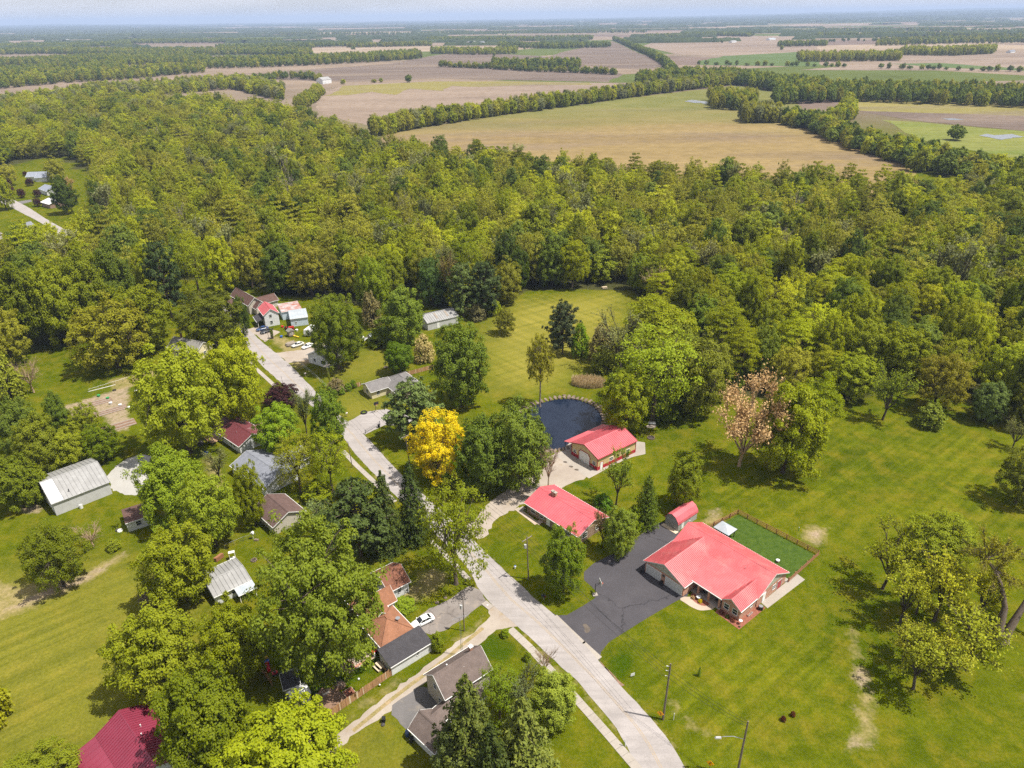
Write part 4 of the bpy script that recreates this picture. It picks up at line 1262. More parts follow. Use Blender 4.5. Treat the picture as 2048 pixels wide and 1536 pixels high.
# centre: along the road, field and pond
T('gold', 875, 958, 816, 140, 'brilliant golden yellow tree beside the road')
T('pine', 825, 880, 758, 118, 'bushy grey-green pine in front of the cream house', (1.0, 1.1, .9))
T('deep', 965, 985, 828, 125, 'dense dark green tree right of the golden tree', (1.25, 1.25, 1))
T('deep', 1035, 975, 800, 140, 'dense dark green tree beside the pond', (1.2, 1.2, 1.0))
T('pine', 1072, 945, 840, 60, 'dark pine tip between the dense tree and the pond', (.8, .9, .7))
T('deep', 920, 812, 640, 128, 'tall dense tree in the middle of the back lawn', (1.3, 1.3, .9))
T('tall', 1080, 812, 666, 66, 'slender pale-trunked poplar above the pond', (1.05, 1.0, .8))
T('pine', 1125, 708, 603, 74, 'dark blue-green conifer on the mown field', (.62, .62, .75))
T('limeshrub', 1160, 712, 645, 44, 'fresh green bush beside the dark conifer', (.75, 1, 1))
T('olive', 1010, 668, 612, 52, 'round olive bush alone on the mown field', (.7, .7, .6))
T('deep', 805, 690, 570, 102, 'large green tree left of the white-roofed shed', (1.3, 1.3, 1))
T('bigmaple', 668, 738, 585, 115, 'big dark green tree in front of the white farmhouse', (.85, .9, .9))
T('deep', 700, 715, 620, 60, 'dark tree behind the white farmhouse', (1.1, 1.1, 1))
T('maple', 798, 748, 680, 68, 'round vivid green tree beside the wooden fence', (.85, 1.1, .8))
T('rustshrub', 847, 722, 668, 50, 'rusty brown bush behind the wooden fence', (.7, .85, .7))
T('rustshrub', 742, 655, 582, 46, 'rusty brown tree behind the large green tree', (.65, .8, .6))
T('shrub', 760, 690, 650, 60, 'low green thicket by the small round-roofed shed', (.9, 1, .8))
T('pine', 925, 635, 525, 70, 'tall pine at the edge of the mown field behind the white-roofed shed', (.95, 1.05, .8))
T('pine', 970, 632, 522, 74, 'broad pine right of the tall field-edge pine', (.9, 1.0, .8))
T('olive', 1015, 605, 512, 75, 'pale olive tree at the corner of the mown field', (1, 1, .9))
T('rustshrub', 955, 640, 605, 40, 'brown bush at the foot of the pines', (.55, .75, .6))
T('limeshrub', 985, 628, 595, 40, 'yellow-green bush at the foot of the pines', (.8, .9, .8))
T('maple', 745, 640, 505, 75, 'bright tree behind the rusty brown tree', (.9, 1, .8))
T('deep', 865, 612, 510, 70, 'bluish green tree behind the white-roofed shed', (1.0, 1.15, 1.8))
T('thin', 900, 618, 505, 55, 'thin budding tree beside the field pines', (1.1, .8, .6))
T('spruce', 745, 560, 500, 30, 'narrow spruce in the wood edge', (.8, .9, .9))
T('tanshrub', 672, 784, 755, 40, 'tan bush at the corner of the cream house lawn', (1.2, 1.2, .9))
for i, (x, y) in enumerate(((668, 795), (682, 788), (696, 781), (706, 775))):
    T('shrub', x, y, y - 16, 18, ('leftmost', 'second', 'third', 'rightmost')[i] + ' clipped hedge bush at the edge of the cream house lawn', (.7, .9, .8), group='hedge bushes by the cream house')
# right of the pond: thicket
T('lime', 1250, 868, 735, 112, 'fresh lime tree group right of the pond', (.95, .98, .8))
T('airy', 1305, 842, 635, 200, 'big feathery willow-like tree behind the pond', (.8, .9, 1.1))
T('olive', 1388, 828, 655, 150, 'olive tree at the right end of the pond thicket', (.9, .95, .9))
T('locust', 1310, 720, 582, 165, 'bright lime locust at the corner of the mown field', (.95, .95, .8))
T('tanshrub', 1200, 722, 645, 60, 'tan thicket at the edge of the mown field', (1.1, 1.2, .8))
T('oliveshrub', 1205, 742, 690, 60, 'grey-green thicket above the reed bed', (.8, .9, .9))
T('oliveshrub', 1225, 790, 745, 44, 'dark thicket beside the reed bed', (.6, .75, .6))
T('olive', 1345, 800, 650, 120, 'loose olive tree in the middle of the pond thicket', (.8, .9, .9))
T('thin', 1240, 745, 620, 110, 'grey half-bare tree behind the reed bed', (1, 1, .9))
T('shrub', 1330, 838, 790, 70, 'low green thicket right of the metal bench', (.8, .9, .8))
T('shrub', 1375, 825, 770, 66, 'green bush at the foot of the pond thicket', (.9, .95, .8))
T('oliveshrub', 1425, 800, 730, 60, 'olive bush closing the pond thicket', (.8, .9, .7))
T('shrub', 1460, 780, 720, 55, 'green bush in front of the wood on the right lawn', (.8, .95, .8))
# right lawn
T('maple', 1125, 1188, 1050, 98, 'leafy round tree between the road and the ranch house', (.85, 1.0, .9))
T('deep', 1238, 1110, 1010, 78, 'dense tree between the ranch house and the dark driveway', (1.4, 1.35, 1.1))
T('thin', 1205, 1095, 1022, 52, 'reddish twiggy tree at the ranch house gable', (1.0, .7, .6))
T('cedar', 1290, 1052, 948, 56, 'upright leafy tree left of the grey shed', (1.5, 1.45, 1))
T('maple', 1366, 1015, 905, 78, 'round green tree behind the grey shed', (.95, 1.0, .7))
T('sparse', 1232, 1010, 905, 82, 'half-leafed tree between the barn and the ranch house', (.75, 1.0, .9))
T('shrub', 1205, 1015, 985, 45, 'green bush behind the ranch house', (.6, .95, .9))
T('limeshrub', 1265, 1058, 1010, 50, 'yellow-green bush between the two round trees', (.75, .85, .8))
T('bare', 1096, 978, 884, 52, 'bare young tree in the gravel drive', (1, 1, 1))
T('rust', 1478, 932, 742, 165, 'pinkish budding tree on the right lawn')
T('lime', 1565, 945, 755, 150, 'broad yellow-green tree beside the pinkish budding tree', (.85, .88, .6))
T('locust', 1615, 880, 735, 110, 'flat-crowned locust in front of the right wood', (.85, .9, .6))
T('sparse', 1765, 840, 722, 92, 'open young tree on the striped lawn', (.8, 1.0, .7))
T('oliveshrub', 1858, 852, 804, 56, 'small gnarled tree on the striped lawn', (.8, .95, 1.0))
T('olive', 1870, 820, 700, 105, 'olive gold tree at the edge of the right wood', (1.05, .95, .6))
T('deep', 1968, 842, 755, 62, 'bluish green small tree at the edge of the right wood', (1.3, 1.35, 2.0))
T('olive', 2040, 858, 755, 60, 'olive tree at the right edge beside the wood', (.8, .85, .6))
T('thin', 2025, 896, 830, 50, 'leaning half-bare tree at the right edge', (.9, .9, .6))
T('olive', 2030, 1005, 885, 95, 'olive tree cut by the right edge', (.75, .8, .6))
T('olive', 1870, 1115, 1008, 140, 'round bushy tree topping the lower right group', (.95, 1.1, .4))
T('sparse', 1765, 1178, 1045, 130, 'small leafy tree at the left of the lower right group', (1.4, 1.45, .6))
T('sparse', 1800, 1245, 1105, 110, 'yellowish young tree in the lower right group', (1.15, 1.25, .7))
T('sparse', 1868, 1242, 1085, 125, 'fan-shaped half-bare tree in the lower right group', (1.4, 1.4, .8))
T('sparse', 1832, 1228, 1120, 85, 'slim young tree behind the fan-shaped tree', (1.3, 1.35, .6))
T('sparse', 1955, 1240, 1110, 85, 'thin straight sapling beside the great leaning trunk', (1.3, 1.3, .5))
T('sparse', 1930, 1340, 1195, 140, 'bright lime young tree below the great leaning trunk', (1.2, 1.3, .7))
T('sparse', 1826, 1378, 1235, 130, 'forked young tree nearest the gravel patch', (1.15, 1.25, .8))
T('sparse', 1880, 1345, 1235, 115, 'grey twiggy young tree behind the forked one', (1.3, 1.3, .9))
T('sparse', 1805, 1320, 1225, 85, 'thin twiggy tree in the middle of the lower right group', (1.4, 1.4, .9))
T('shrub', 1010, 1272, 1256, 22, 'clipped round bush at the corner of the alley', (1.0, 1.15, .6))
T('limeshrub', 873, 1300, 1262, 30, 'bright bush at the end of the flat grey roof', (.9, 1, .9))
T('shrub', 808, 1215, 1190, 55, 'flowering bushes below the back house wall', (.8, .95, .8))
T('shrub', 1055, 1320, 1302, 20, 'small flowering bush beside the sidewalk', (1, 1.1, .9))
# bottom centre
T('spruce', 935, 1555, 1345, 175, 'large shaggy spruce covering the taupe house', (1.35, 1.25, 1), hmax=24)
T('spruce', 1045, 1600, 1392, 185, 'large shaggy spruce at the bottom centre', (1.35, 1.25, 1), hmax=24)
T('spruce', 985, 1640, 1440, 150, 'shaggy spruce between the two large ones at the bottom edge', (1.3, 1.2, 1), hmax=24)
T('airy', 1000, 1440, 1320, 110, 'fresh green crown behind the shaggy spruce', (.7, .85, 1), hmax=14)
T('thin', 1040, 1440, 1330, 90, 'grey twiggy tree among the spruces', (.9, 1, .9), hmax=13)
T('deep', 1105, 1440, 1335, 120, 'loose green tree overhanging the sidewalk', (1.5, 1.4, 1.2), hmax=13)
T('pine', 900, 1560, 1440, 90, 'dark pine at the bottom edge below the garage', (1, 1, .8), hmax=14)
T('bare', 1090, 1352, 1290, 55, 'bare twiggy sapling beside the sidewalk', (1, 1, 1))
# great leaning tree, two trunks, thin spring leaf
def leaning_tree():
    t = Tree(77); r = t.r
    g = G(2003, 1283)
    D = 150 / 1425
    def P(x, y, z): # local, from survey of the trunks
        q = G(x, y, z) - g
        return np.array([q.x, q.y, z])
    A = [np.array([0, 0, -.2]), P(1996, 1262, 2.0), P(2010, 1215, 6.5), P(2004, 1175, 10.2), P(1990, 1140, 13.4), P(1972, 1118, 15.4)]
    B = [np.array([.4, -.2, -.2]), P(2010, 1272, 1.0), P(2045, 1215, 6.4), P(2085, 1150, 12.2), P(2105, 1115, 15.6)]
    t.limb([A[0], A[1], A[2]], [1.15, .9, .52], 9); t.limb(A[2:], [.52, .42, .32, .2], 7)
    t.limb(B, [1.0, .85, .5, .35, .2], 8)
    ends = []
    for tip, n in ((A[5], 11), (A[4], 6), (B[4], 11), (B[3], 6)):
        for i in range(n):
            dd = unit((r.normal(size=3) + [0, 0, .75])[None])[0]
            e = tip + dd * r.uniform(3.0, 6.0)
            t.bough(tip, e, .14, .05, -.02, 4, 5); ends.append((tip, e))
    for i in range(1100):
        s, q = ends[r.integers(len(ends))]
        st = s + (q - s) * r.uniform(.3, 1)
        dd = unit((q - s + r.normal(size=3) * 2.2)[None])[0]
        en = st + dd * r.uniform(.8, 2.2)
        t.limb([st, (st + en) / 2, en], [.03, .025, .012], 3)
        t.leaves(st + (en - st) * r.uniform(.3, 1.1, (7, 1)) + r.normal(0, .2, (7, 3)), r.normal(size=(7, 3)) + [0, 0, .8], .17)
    o = thing('willow_tree', 'great old tree with two leaning trunks at the lower right edge', 'tree', (g.x, g.y, 0))
    link('trunk', t.wood_mesh('trunk', M['bark']), o)
    link('crown', t.leaf_mesh('crown', M['leaf_olive']), o).color = (1.3, 1.2, .8, 1)
leaning_tree()
# reed bed by the pond
def reeds():
    r = np.random.default_rng(5)
    g = G(1175, 770)
    n = 2600
    a = r.uniform(0, 6.28, n); rr = np.sqrt(r.uniform(0, 1, n))
    x, y = np.cos(a) * rr * 5.2, np.sin(a) * rr * 2.6
    ang = rad(-12); x, y = x * math.cos(ang) - y * math.sin(ang), x * math.sin(ang) + y * math.cos(ang)
    h = r.uniform(1.5, 2.9, n)
    b = np.stack([x, y, np.zeros(n)], 1)
    lean = r.normal(0, .3, (n, 3)) * [1, 1, 0] + [.35, 0, 0]
    top = b + lean + np.stack([0 * h, 0 * h, h], 1)
    sd_ = unit(np.cross(top - b, r.normal(size=(n, 3)))) * .06
    q = np.stack([b - sd_, b + sd_, top + sd_ * .9, top - sd_ * .9], 1)
    me = bpy.data.meshes.new('reed_bed')
    np_mesh(me, q.reshape(-1, 3), np.arange(4 * n).reshape(-1, 4), [M['leaf_straw']])
    A = me.attributes.new('lv', 'FLOAT', 'FACE'); A.data.foreach_set('value', r.uniform(0, 1, n).astype(np.float32))
    o = link('reed_bed', me, None, (g.x, g.y, 0))
    o['kind'] = 'stuff'; tag(o, 'bed of dry tan reeds at the edge of the pond lawn', 'reeds')
reeds()

# ------------------------------------------------------------------ the wood: front trees one by one, the rest as one mass
def in_poly(p, poly):
    c = False
    for i in range(len(poly)):
        a, b = poly[i], poly[i - 1]
        if (a.y > p[1]) != (b.y > p[1]) and p[0] < (b.x - a.x) * (p[1] - a.y) / (b.y - a.y) + a.x:
            c = not c
    return c
def project(p):
    d = Vector(p) - Vector((0, 0, CAM_H))
    zf = d.dot(fwd)
    return (1024 + F_PX * d.dot(cright) / zf, 768 - F_PX * d.dot(cup) / zf, zf)
FW = [G(*p) for p in FOREST]; CW = [G(*p) for p in CLEARING]
fr_ = random.Random(31)
pts = []
step = 10.2
xmin, xmax, ymin, ymax = min(p.x for p in FW), max(p.x for p in FW), min(p.y for p in FW), max(p.y for p in FW)
yy, row = ymin, 0
while yy < min(ymax, 1500):
    st = step * (1 + max(0, yy - 450) / 1600)
    xx = max(xmin, -0.78 * yy - 40) + (row % 2) * st / 2
    while xx < min(xmax, 0.78 * yy + 40):
        p = (xx + fr_.gauss(0, st * .26), yy + fr_.gauss(0, st * .26))
        if in_poly(p, FW) and not in_poly(p, CW) and fr_.random() < .93:
            pts.append(p)
        xx += st
    yy += st * .87; row += 1
# species patches by a slow spatial pattern
def pat(p, s, ph):
    return math.sin(p[0] / s + ph) * math.cos(p[1] / (s * 1.3) - ph * 1.7) + .5 * math.sin((p[0] + p[1]) / (s * .6) + ph * 3)
W_KINDS = ['lime', 'olive', 'locust', 'maple', 'deep', 'airy', 'thin', 'sparse', 'bare']
def pick_kind(p):
    right = 1 if p[0] > 40 else 0
    w = [2.6 + 1.2 * pat(p, 38, 1), 2.2 + pat(p, 52, 2), (2.4 if right else 1.2) + pat(p, 45, 4), 1.6 + pat(p, 30, 5), .8 + .8 * pat(p, 60, 6), 1.2 + .4 * pat(p, 25, 3), .5, .35, .22]
    return fr_.choices(W_KINDS, [max(.05, x) for x in w])[0]
WORD = {'lime': 'yellow-green', 'olive': 'olive', 'locust': 'flat-topped lime', 'maple': 'mid green', 'deep': 'dark green', 'airy': 'pale feathery', 'thin': 'grey-green twiggy', 'sparse': 'open half-leafed', 'bare': 'leafless brown'}
cand = []
for p in pts:
    u, v, zf = project((p[0], p[1], 8))
    if -40 < u < 2090 and v < 1500:
        cand.append((math.hypot(p[0], p[1]), p, u, v))
cand.sort()
N_FRONT = 130
front = set()
chosen = []
for d_, p, u, v in cand[:N_FRONT]:
    kd = pick_kind(p)
    side = 'left woods' if u < 520 else 'wood behind the houses' if u < 900 else 'wood behind the mown field' if u < 1280 else 'wood behind the right lawn'
    chosen.append((u, p, kd, side))
    front.add(p)
chosen.sort()
ORD = ['leftmost', 'second', 'third', 'fourth', 'fifth', 'sixth', 'seventh', 'eighth', 'ninth', 'tenth', 'eleventh', 'twelfth', 'thirteenth', 'fourteenth', 'fifteenth', 'sixteenth', 'seventeenth', 'eighteenth', 'nineteenth', 'twentieth'] + ['%dth' % i for i in range(21, 80)]
tally = {}
for u, p, kd, side in chosen:
    i = tally.get((kd, side), 0); tally[(kd, side)] = i + 1
    h = fr_.uniform(13.5, 24) * (1.1 if kd in ('deep', 'maple', 'thin', 'bare') else 1)
    tn = fr_.uniform(.85, 1.15)
    plant(kd, p, h, fr_.uniform(9.5, 17), '%s %s tree from the left, front of the %s' % (ORD[i], WORD[kd], side), '%s trees of the %s' % (WORD[kd], side), (tn, tn * fr_.uniform(.95, 1.05), .8))

def joint(t, w, l):
    return (t, w, l)
hidden = bpy.data.collections.new('tree_stock')          # stock for the wood, not linked to the scene
def stock(name, specs):
    c = bpy.data.collections.new(name)
    for i, (t, w, l) in enumerate(specs):
        o = bpy.data.objects.new('%s_%02d' % (name, i), t.fit().joint_mesh(name, M[w], M[l]))
        c.objects.link(o)
    return c
L2 = .32
WOOD_STOCK = stock('wood_tree', [
    (broadleaf(201, L2, n_lf=52, gap=.1), 'bark_dark', 'leaf_lime'), (broadleaf(202, L2, n_lf=52, lobes=9, top_w=.7), 'bark_dark', 'leaf_lime'),
    (broadleaf(203, L2, n_lf=44, gap=.12), 'bark_dark', 'leaf_olive'), (broadleaf(204, L2, n_lf=42, lobes=9, gap=.1), 'bark', 'leaf_olive'),
    (locust(205, L2), 'bark_dark', 'leaf_lime'), (locust(206, L2), 'bark_dark', 'leaf_olive'),
    (broadleaf(207, L2), 'bark_dark', 'leaf_maple'), (broadleaf(208, L2, top_w=.75), 'bark_dark', 'leaf_maple'),
    (broadleaf(209, L2), 'bark_dark', 'leaf_deep'),
    (broadleaf(210, L2, n_lf=24, gap=.14, dens_in=.7, limbs=8), 'bark', 'leaf_olive'),
    (sparse(211, lod=.7, n_lf=9, size=.22), 'bark', 'leaf_grey'), (sparse(212, lod=.7, n_lf=10, size=.24), 'bark_dark', 'leaf_olive'),
    (sparse(213, lod=.7, leaf=False), 'bark_pale', 'leaf_tan')])
STOCK_IDX = {'lime': [0, 1], 'olive': [2, 3], 'locust': [4, 5], 'maple': [6, 7], 'deep': [8], 'airy': [9], 'thin': [10], 'sparse': [11], 'bare': [12]}

def scatter(name, label, cat, coll, rows):
    """one mass of trees: a point cloud with size and kind per point, trees instanced on it"""
    n = len(rows)
    a = np.array(rows, float)                # x, y, kind, width, height
    me = bpy.data.meshes.new(name)
    me.vertices.add(n)
    co = np.zeros((n, 3)); co[:, :2] = a[:, :2]
    me.vertices.foreach_set('co', co.astype(np.float32).ravel())
    x = me.attributes.new('pick', 'INT', 'POINT'); x.data.foreach_set('value', a[:, 2].astype(np.int32))
    x = me.attributes.new('size', 'FLOAT_VECTOR', 'POINT'); x.data.foreach_set('vector', np.stack([a[:, 3] / 10, a[:, 3] / 10, a[:, 4] / 10], 1).astype(np.float32).ravel())
    x = me.attributes.new('turn', 'FLOAT', 'POINT'); x.data.foreach_set('value', np.random.default_rng(n).uniform(0, 6.28, n).astype(np.float32))
    o = link(name, me)
    o['kind'] = 'stuff'; tag(o, label, cat)
    ng = bpy.data.node_groups.new(name, 'GeometryNodeTree')
    ng.interface.new_socket('Geometry', in_out='INPUT', socket_type='NodeSocketGeometry')
    ng.interface.new_socket('Geometry', in_out='OUTPUT', socket_type='NodeSocketGeometry')
    N, Lk = ng.nodes, ng.links
    gi, go = N.new('NodeGroupInput'), N.new('NodeGroupOutput')
    mp = N.new('GeometryNodeMeshToPoints')
    ip = N.new('GeometryNodeInstanceOnPoints')
    ci = N.new('GeometryNodeCollectionInfo')
    ci.inputs['Collection'].default_value = coll
    ci.inputs['Separate Children'].default_value = True
    ci.inputs['Reset Children'].default_value = True
    def attr(nm, ty):
        q = N.new('GeometryNodeInputNamedAttribute'); q.data_type = ty; q.inputs['Name'].default_value = nm
        return q.outputs['Attribute']
    cz = N.new('ShaderNodeCombineXYZ'); Lk.new(attr('turn', 'FLOAT'), cz.inputs['Z'])
    Lk.new(gi.outputs[0], mp.inputs['Mesh']); Lk.new(mp.outputs[0], ip.inputs['Points'])
    Lk.new(ci.outputs[0], ip.inputs['Instance'])
    ip.inputs['Pick Instance'].default_value = True
    Lk.new(attr('pick', 'INT'), ip.inputs['Instance Index'])
    Lk.new(cz.outputs[0], ip.inputs['Rotation'])
    Lk.new(attr('size', 'FLOAT_VECTOR'), ip.inputs['Scale'])
    Lk.new(ip.outputs[0], go.inputs[0])
    md = o.modifiers.new('trees', 'NODES'); md.node_group = ng
    return o
rows = []
for p in pts:
    if p in front:
        continue
    kd = pick_kind(p)
    far_f = 1 + max(0, p[1] - 450) / 1600
    rows.append((p[0], p[1], fr_.choice(STOCK_IDX[kd]), fr_.uniform(9.5, 17.5) * far_f, fr_.uniform(13, 26)))
    if p[1] < 420 and fr_.random() < .55:    # understorey
        rows.append((p[0] + fr_.uniform(-4, 4), p[1] + fr_.uniform(-4, 4), fr_.choice([6, 7, 8, 2]), fr_.uniform(5, 7), fr_.uniform(4, 8)))
scatter('wood', 'broad spring wood of mixed yellow-green trees filling the middle distance', 'wood', WOOD_STOCK, rows)
print('wood trees', len(rows))

# ---- far groves, hedgerows and woodlots
L3 = .05
FAR_STOCK = stock('far_tree', [(broadleaf(301 + i, L3, rc=1.1, size=.2, limbs=3), 'bark_dark', l_) for i, l_ in enumerate(('leaf_maple', 'leaf_olive', 'leaf_deep', 'leaf_olive', 'leaf_maple', 'leaf_grey', 'leaf_deep', 'leaf_lime'))])
far_rows = []
def grove(px, depth, sp=8.5, h=(10, 17), kinds=(0, 1, 2, 3, 4, 5, 6), w=(8.5, 13), fill=1.0):
    """trees from a surveyed front line of feet back over depth metres"""
    line = resample([G(*p) for p in px], sp, False)
    for q in line:
        d = Vector((q.x, q.y, 0)).normalized()
        s = 0.0
        while s <= depth:
            if fr_.random() < fill:
                c = q + d * s
                far_rows.append((c.x + fr_.gauss(0, sp * .3), c.y + fr_.gauss(0, sp * .3), fr_.choice(kinds), fr_.uniform(*w), fr_.uniform(*h) * 1.2))
            s += sp * .95
grove([(750, 272), (880, 249), (1000, 231), (1130, 214), (1280, 192), (1400, 177), (1480, 168)], 22, 7.5, (10, 17), (0, 1, 3, 4, 7, 5))
grove([(1280, 170), (1400, 160), (1470, 165)], 90, 9, (11, 18), (0, 2, 4, 6, 1))
grove([(1345, 150), (1330, 130), (1300, 112), (1262, 95), (1228, 80)], 45, 12, (10, 16), (2, 6, 0))
grove([(1425, 218), (1500, 222)], 110, 8.5, (12, 18), (0, 1, 2, 3))
grove([(1490, 246), (1550, 246)], 40, 6.5, (13, 18), (1, 3, 5))
grove([(1555, 210), (1700, 203), (1860, 209), (2048, 216), (2300, 228)], 170, 10, (11, 18), (0, 2, 6, 2, 1))
grove([(1440, 165), (1560, 185), (1640, 190)], 140, 10, (11, 17), (0, 2, 6))
grove([(1565, 248), (1620, 262), (1660, 280), (1700, 296), (1760, 315), (1850, 345), (1950, 365), (2060, 372), (2300, 400)], 48, 8, (8, 15), (0, 1, 2, 6, 7, 2))
grove([(1640, 262), (1700, 240), (1690, 215)], 25, 8, (9, 16), (0, 1, 7, 2))
grove([(1790, 300), (1870, 318)], 20, 10, (7, 11), (2, 6, 0), fill=.6)
grove([(1905, 280), (1915, 281)], 8, 12, (10, 12), (2,))
grove([(1602, 124), (1700, 123), (1792, 122)], 190, 12, (12, 18), (0, 1, 7, 3))
grove([(1765, 122), (1795, 118)], 100, 12, (12, 18), (2, 6))
grove([(1806, 111), (1900, 112), (1984, 108)], 220, 13, (12, 18), (0, 1, 7, 3))
grove([(1560, 94), (1652, 92)], 150, 14, (11, 17), (2, 0, 6))
grove([(1400, 130), (1620, 133), (1800, 138), (2050, 144)], 10, 12, (5, 11), (2, 6, 0), fill=.7)
grove([(885, 134), (960, 137), (1060, 143), (1155, 146), (1230, 150)], 16, 9, (7, 14), (2, 6, 0, 1))
grove([(990, 136), (1070, 138), (1155, 136)], 110, 11, (11, 18), (0, 2, 4, 6))
grove([(380, 138), (500, 136), (620, 131), (740, 125), (835, 118)], 330, 15, (11, 17), (0, 2, 4, 6, 1))
grove([(868, 108), (950, 110), (1030, 108)], 200, 15, (11, 17), (0, 1, 4, 7))
grove([(1000, 96), (1120, 98), (1215, 95)], 220, 16, (11, 17), (2, 0, 6))
grove([(480, 170), (560, 158), (600, 158), (640, 162)], 30, 11, (7, 14), (2, 6, 0, 1), fill=.8)
grove([(690, 168), (780, 164)], 10, 12, (4, 8), (1, 7), fill=.6)
grove([(810, 166), (814, 166)], 4, 12, (11, 12), (2,))
grove([(600, 220), (625, 205), (640, 190)], 40, 9, (9, 15), (0, 1, 3))
grove([(-200, 250), (0, 232), (120, 215), (215, 196), (330, 190), (470, 178), (560, 200)], 150, 12, (10, 17), (1, 3, 0, 7, 5))
grove([(-200, 200), (0, 178), (130, 166), (240, 160), (350, 150), (400, 146)], 240, 14, (10, 17), (0, 1, 7, 3, 2))
grove([(-100, 140), (80, 130), (200, 122), (380, 118)], 260, 16, (11, 17), (0, 2, 6, 1))
grove([(700, 96), (860, 92)], 160, 17, (11, 17), (0, 1, 2))
grove([(1290, 78), (1420, 72), (1500, 74)], 300, 20, (11, 17), (2, 6, 0))
grove([(1760, 92), (1900, 88), (2060, 86)], 500, 22, (11, 17), (0, 2, 6, 1))
grove([(440, 100), (560, 98), (720, 92)], 300, 20, (11, 17), (0, 2, 6))
grove([(1660, 84), (1800, 82), (1880, 80)], 40, 22, (6, 14), (2, 6), fill=.5)
for x, y in ((1440, 86), (1452, 82), (575, 74), (610, 70), (640, 82), (700, 100), (735, 92), (800, 90), (1690, 82), (1045, 100), (990, 112), (900, 84), (1010, 70), (1560, 100)):
    grove([(x, y), (x + 3, y)], 5, 30, (9, 13), (2, 6, 0))
grove([(-120, 112), (100, 108), (300, 112), (480, 110), (620, 112)], 420, 17, (11, 17), (0, 2, 6, 4, 1))
grove([(-60, 98), (150, 96), (260, 92)], 500, 20, (11, 17), (0, 2, 6, 4))
grove([(240, 88), (420, 86), (560, 86)], 500, 22, (11, 17), (0, 2, 6, 4))
grove([(860, 84), (1000, 84), (1180, 80)], 400, 22, (11, 17), (2, 0, 6, 4))
grove([(-100, 168), (60, 156), (180, 150), (250, 142)], 330, 15, (11, 17), (0, 2, 6, 4, 1))
grove([(230, 132), (330, 130), (420, 126)], 260, 16, (11, 17), (0, 2, 6, 4, 1))
grove([(-100, 136), (150, 131), (300, 126)], 300, 17, (11, 17), (0, 2, 6, 4, 1))
grove([(560, 70), (800, 70), (1100, 66), (1290, 66)], 250, 30, (12, 18), (2, 0, 6, 4), fill=.6)
grove([(-60, 76), (200, 74), (420, 72)], 250, 30, (12, 18), (2, 0, 6, 4), fill=.6)
grove([(1480, 66), (1700, 64), (1950, 66), (2100, 68)], 300, 32, (12, 18), (2, 0, 6, 4), fill=.6)
grove([(1640, 76), (1820, 74), (2080, 78)], 300, 26, (12, 18), (2, 0, 6, 4))
scatter('far_woods', 'hedgerows and woodlots scattered over the distant farmland', 'woods', FAR_STOCK, far_rows)
print('far trees', len(far_rows))

# ---- most distant woods: lumpy canopy sheets
def canopy_mat():
    m, n, l, b = node_mat('canopy')
    pos = n.new('ShaderNodeNewGeometry').outputs['Position']
    c = ramp(n, l, noise(n, l, 0.012, 6, 0.7, pos), 0.3, (0.022, 0.036, 0.014), 0.7, (0.065, 0.080, 0.026))
    l.new(c, b.inputs['Base Color']); b.inputs['Roughness'].default_value = 1; b.inputs['Specular IOR Level'].default_value = 0.05
    M['canopy'] = m
canopy_mat()
def canopies():
    r = np.random.default_rng(12)
    V, Fc, n0 = [], [], 0
    d = 3300.0
    while d < 24000:
        gap = d * .045
        x = -0.80 * d
        while x < 0.80 * d:
            wv = r.uniform(.05, .30) * d * .5
            cover = .34 if d < 6000 else .5
            if r.uniform() < cover:
                dep = gap * r.uniform(.15, .5)
                nx_, ny_ = max(6, int(wv / (d * .0035))), 5
                gx_ = np.linspace(0, wv, nx_); gy_ = np.linspace(0, dep, ny_)
                X, Y = np.meshgrid(gx_, gy_)
                y0 = d + r.uniform(0, .4) * gap
                sk = r.uniform(-.25, .25)
                hh = r.uniform(9, 17) + r.normal(0, 2.2, X.shape)
                edge = (X <= 0) | (X >= wv) | (Y <= 0) | (Y >= dep)
                Z = np.where(edge, -1, hh)
                hill = 60 * np.exp(-((x + X - .62 * d) / (.33 * d)) ** 2) * np.clip((d - 9000) / 9000, 0, 1) * 1.6 + 35 * np.exp(-((x + X + .58 * d) / (.16 * d)) ** 2) * np.clip((d - 9000) / 9000, 0, 1)
                Z = Z + np.where(Z > 0, hill, 0)
                Yw = y0 + Y + sk * X + r.normal(0, gap * .03, X.shape)
                Yw[1] = Yw[0] + 6
                V.append(np.stack([x + X, Yw, Z], -1).reshape(-1, 3))
                ii_ = np.arange(nx_ * ny_).reshape(ny_, nx_)
                Fc.append(np.stack([ii_[:-1, :-1], ii_[:-1, 1:], ii_[1:, 1:], ii_[1:, :-1]], -1).reshape(-1, 4) + n0)
                n0 += nx_ * ny_
            x += wv * r.uniform(.7, 1.25)
        d += gap
    me = bpy.data.meshes.new('horizon_woods')
    np_mesh(me, np.concatenate(V), np.concatenate(Fc), [M['canopy']])
    o = link('horizon_woods', me); o['kind'] = 'stuff'; tag(o, 'bands of blue-green woods along the horizon', 'woods')
canopies()
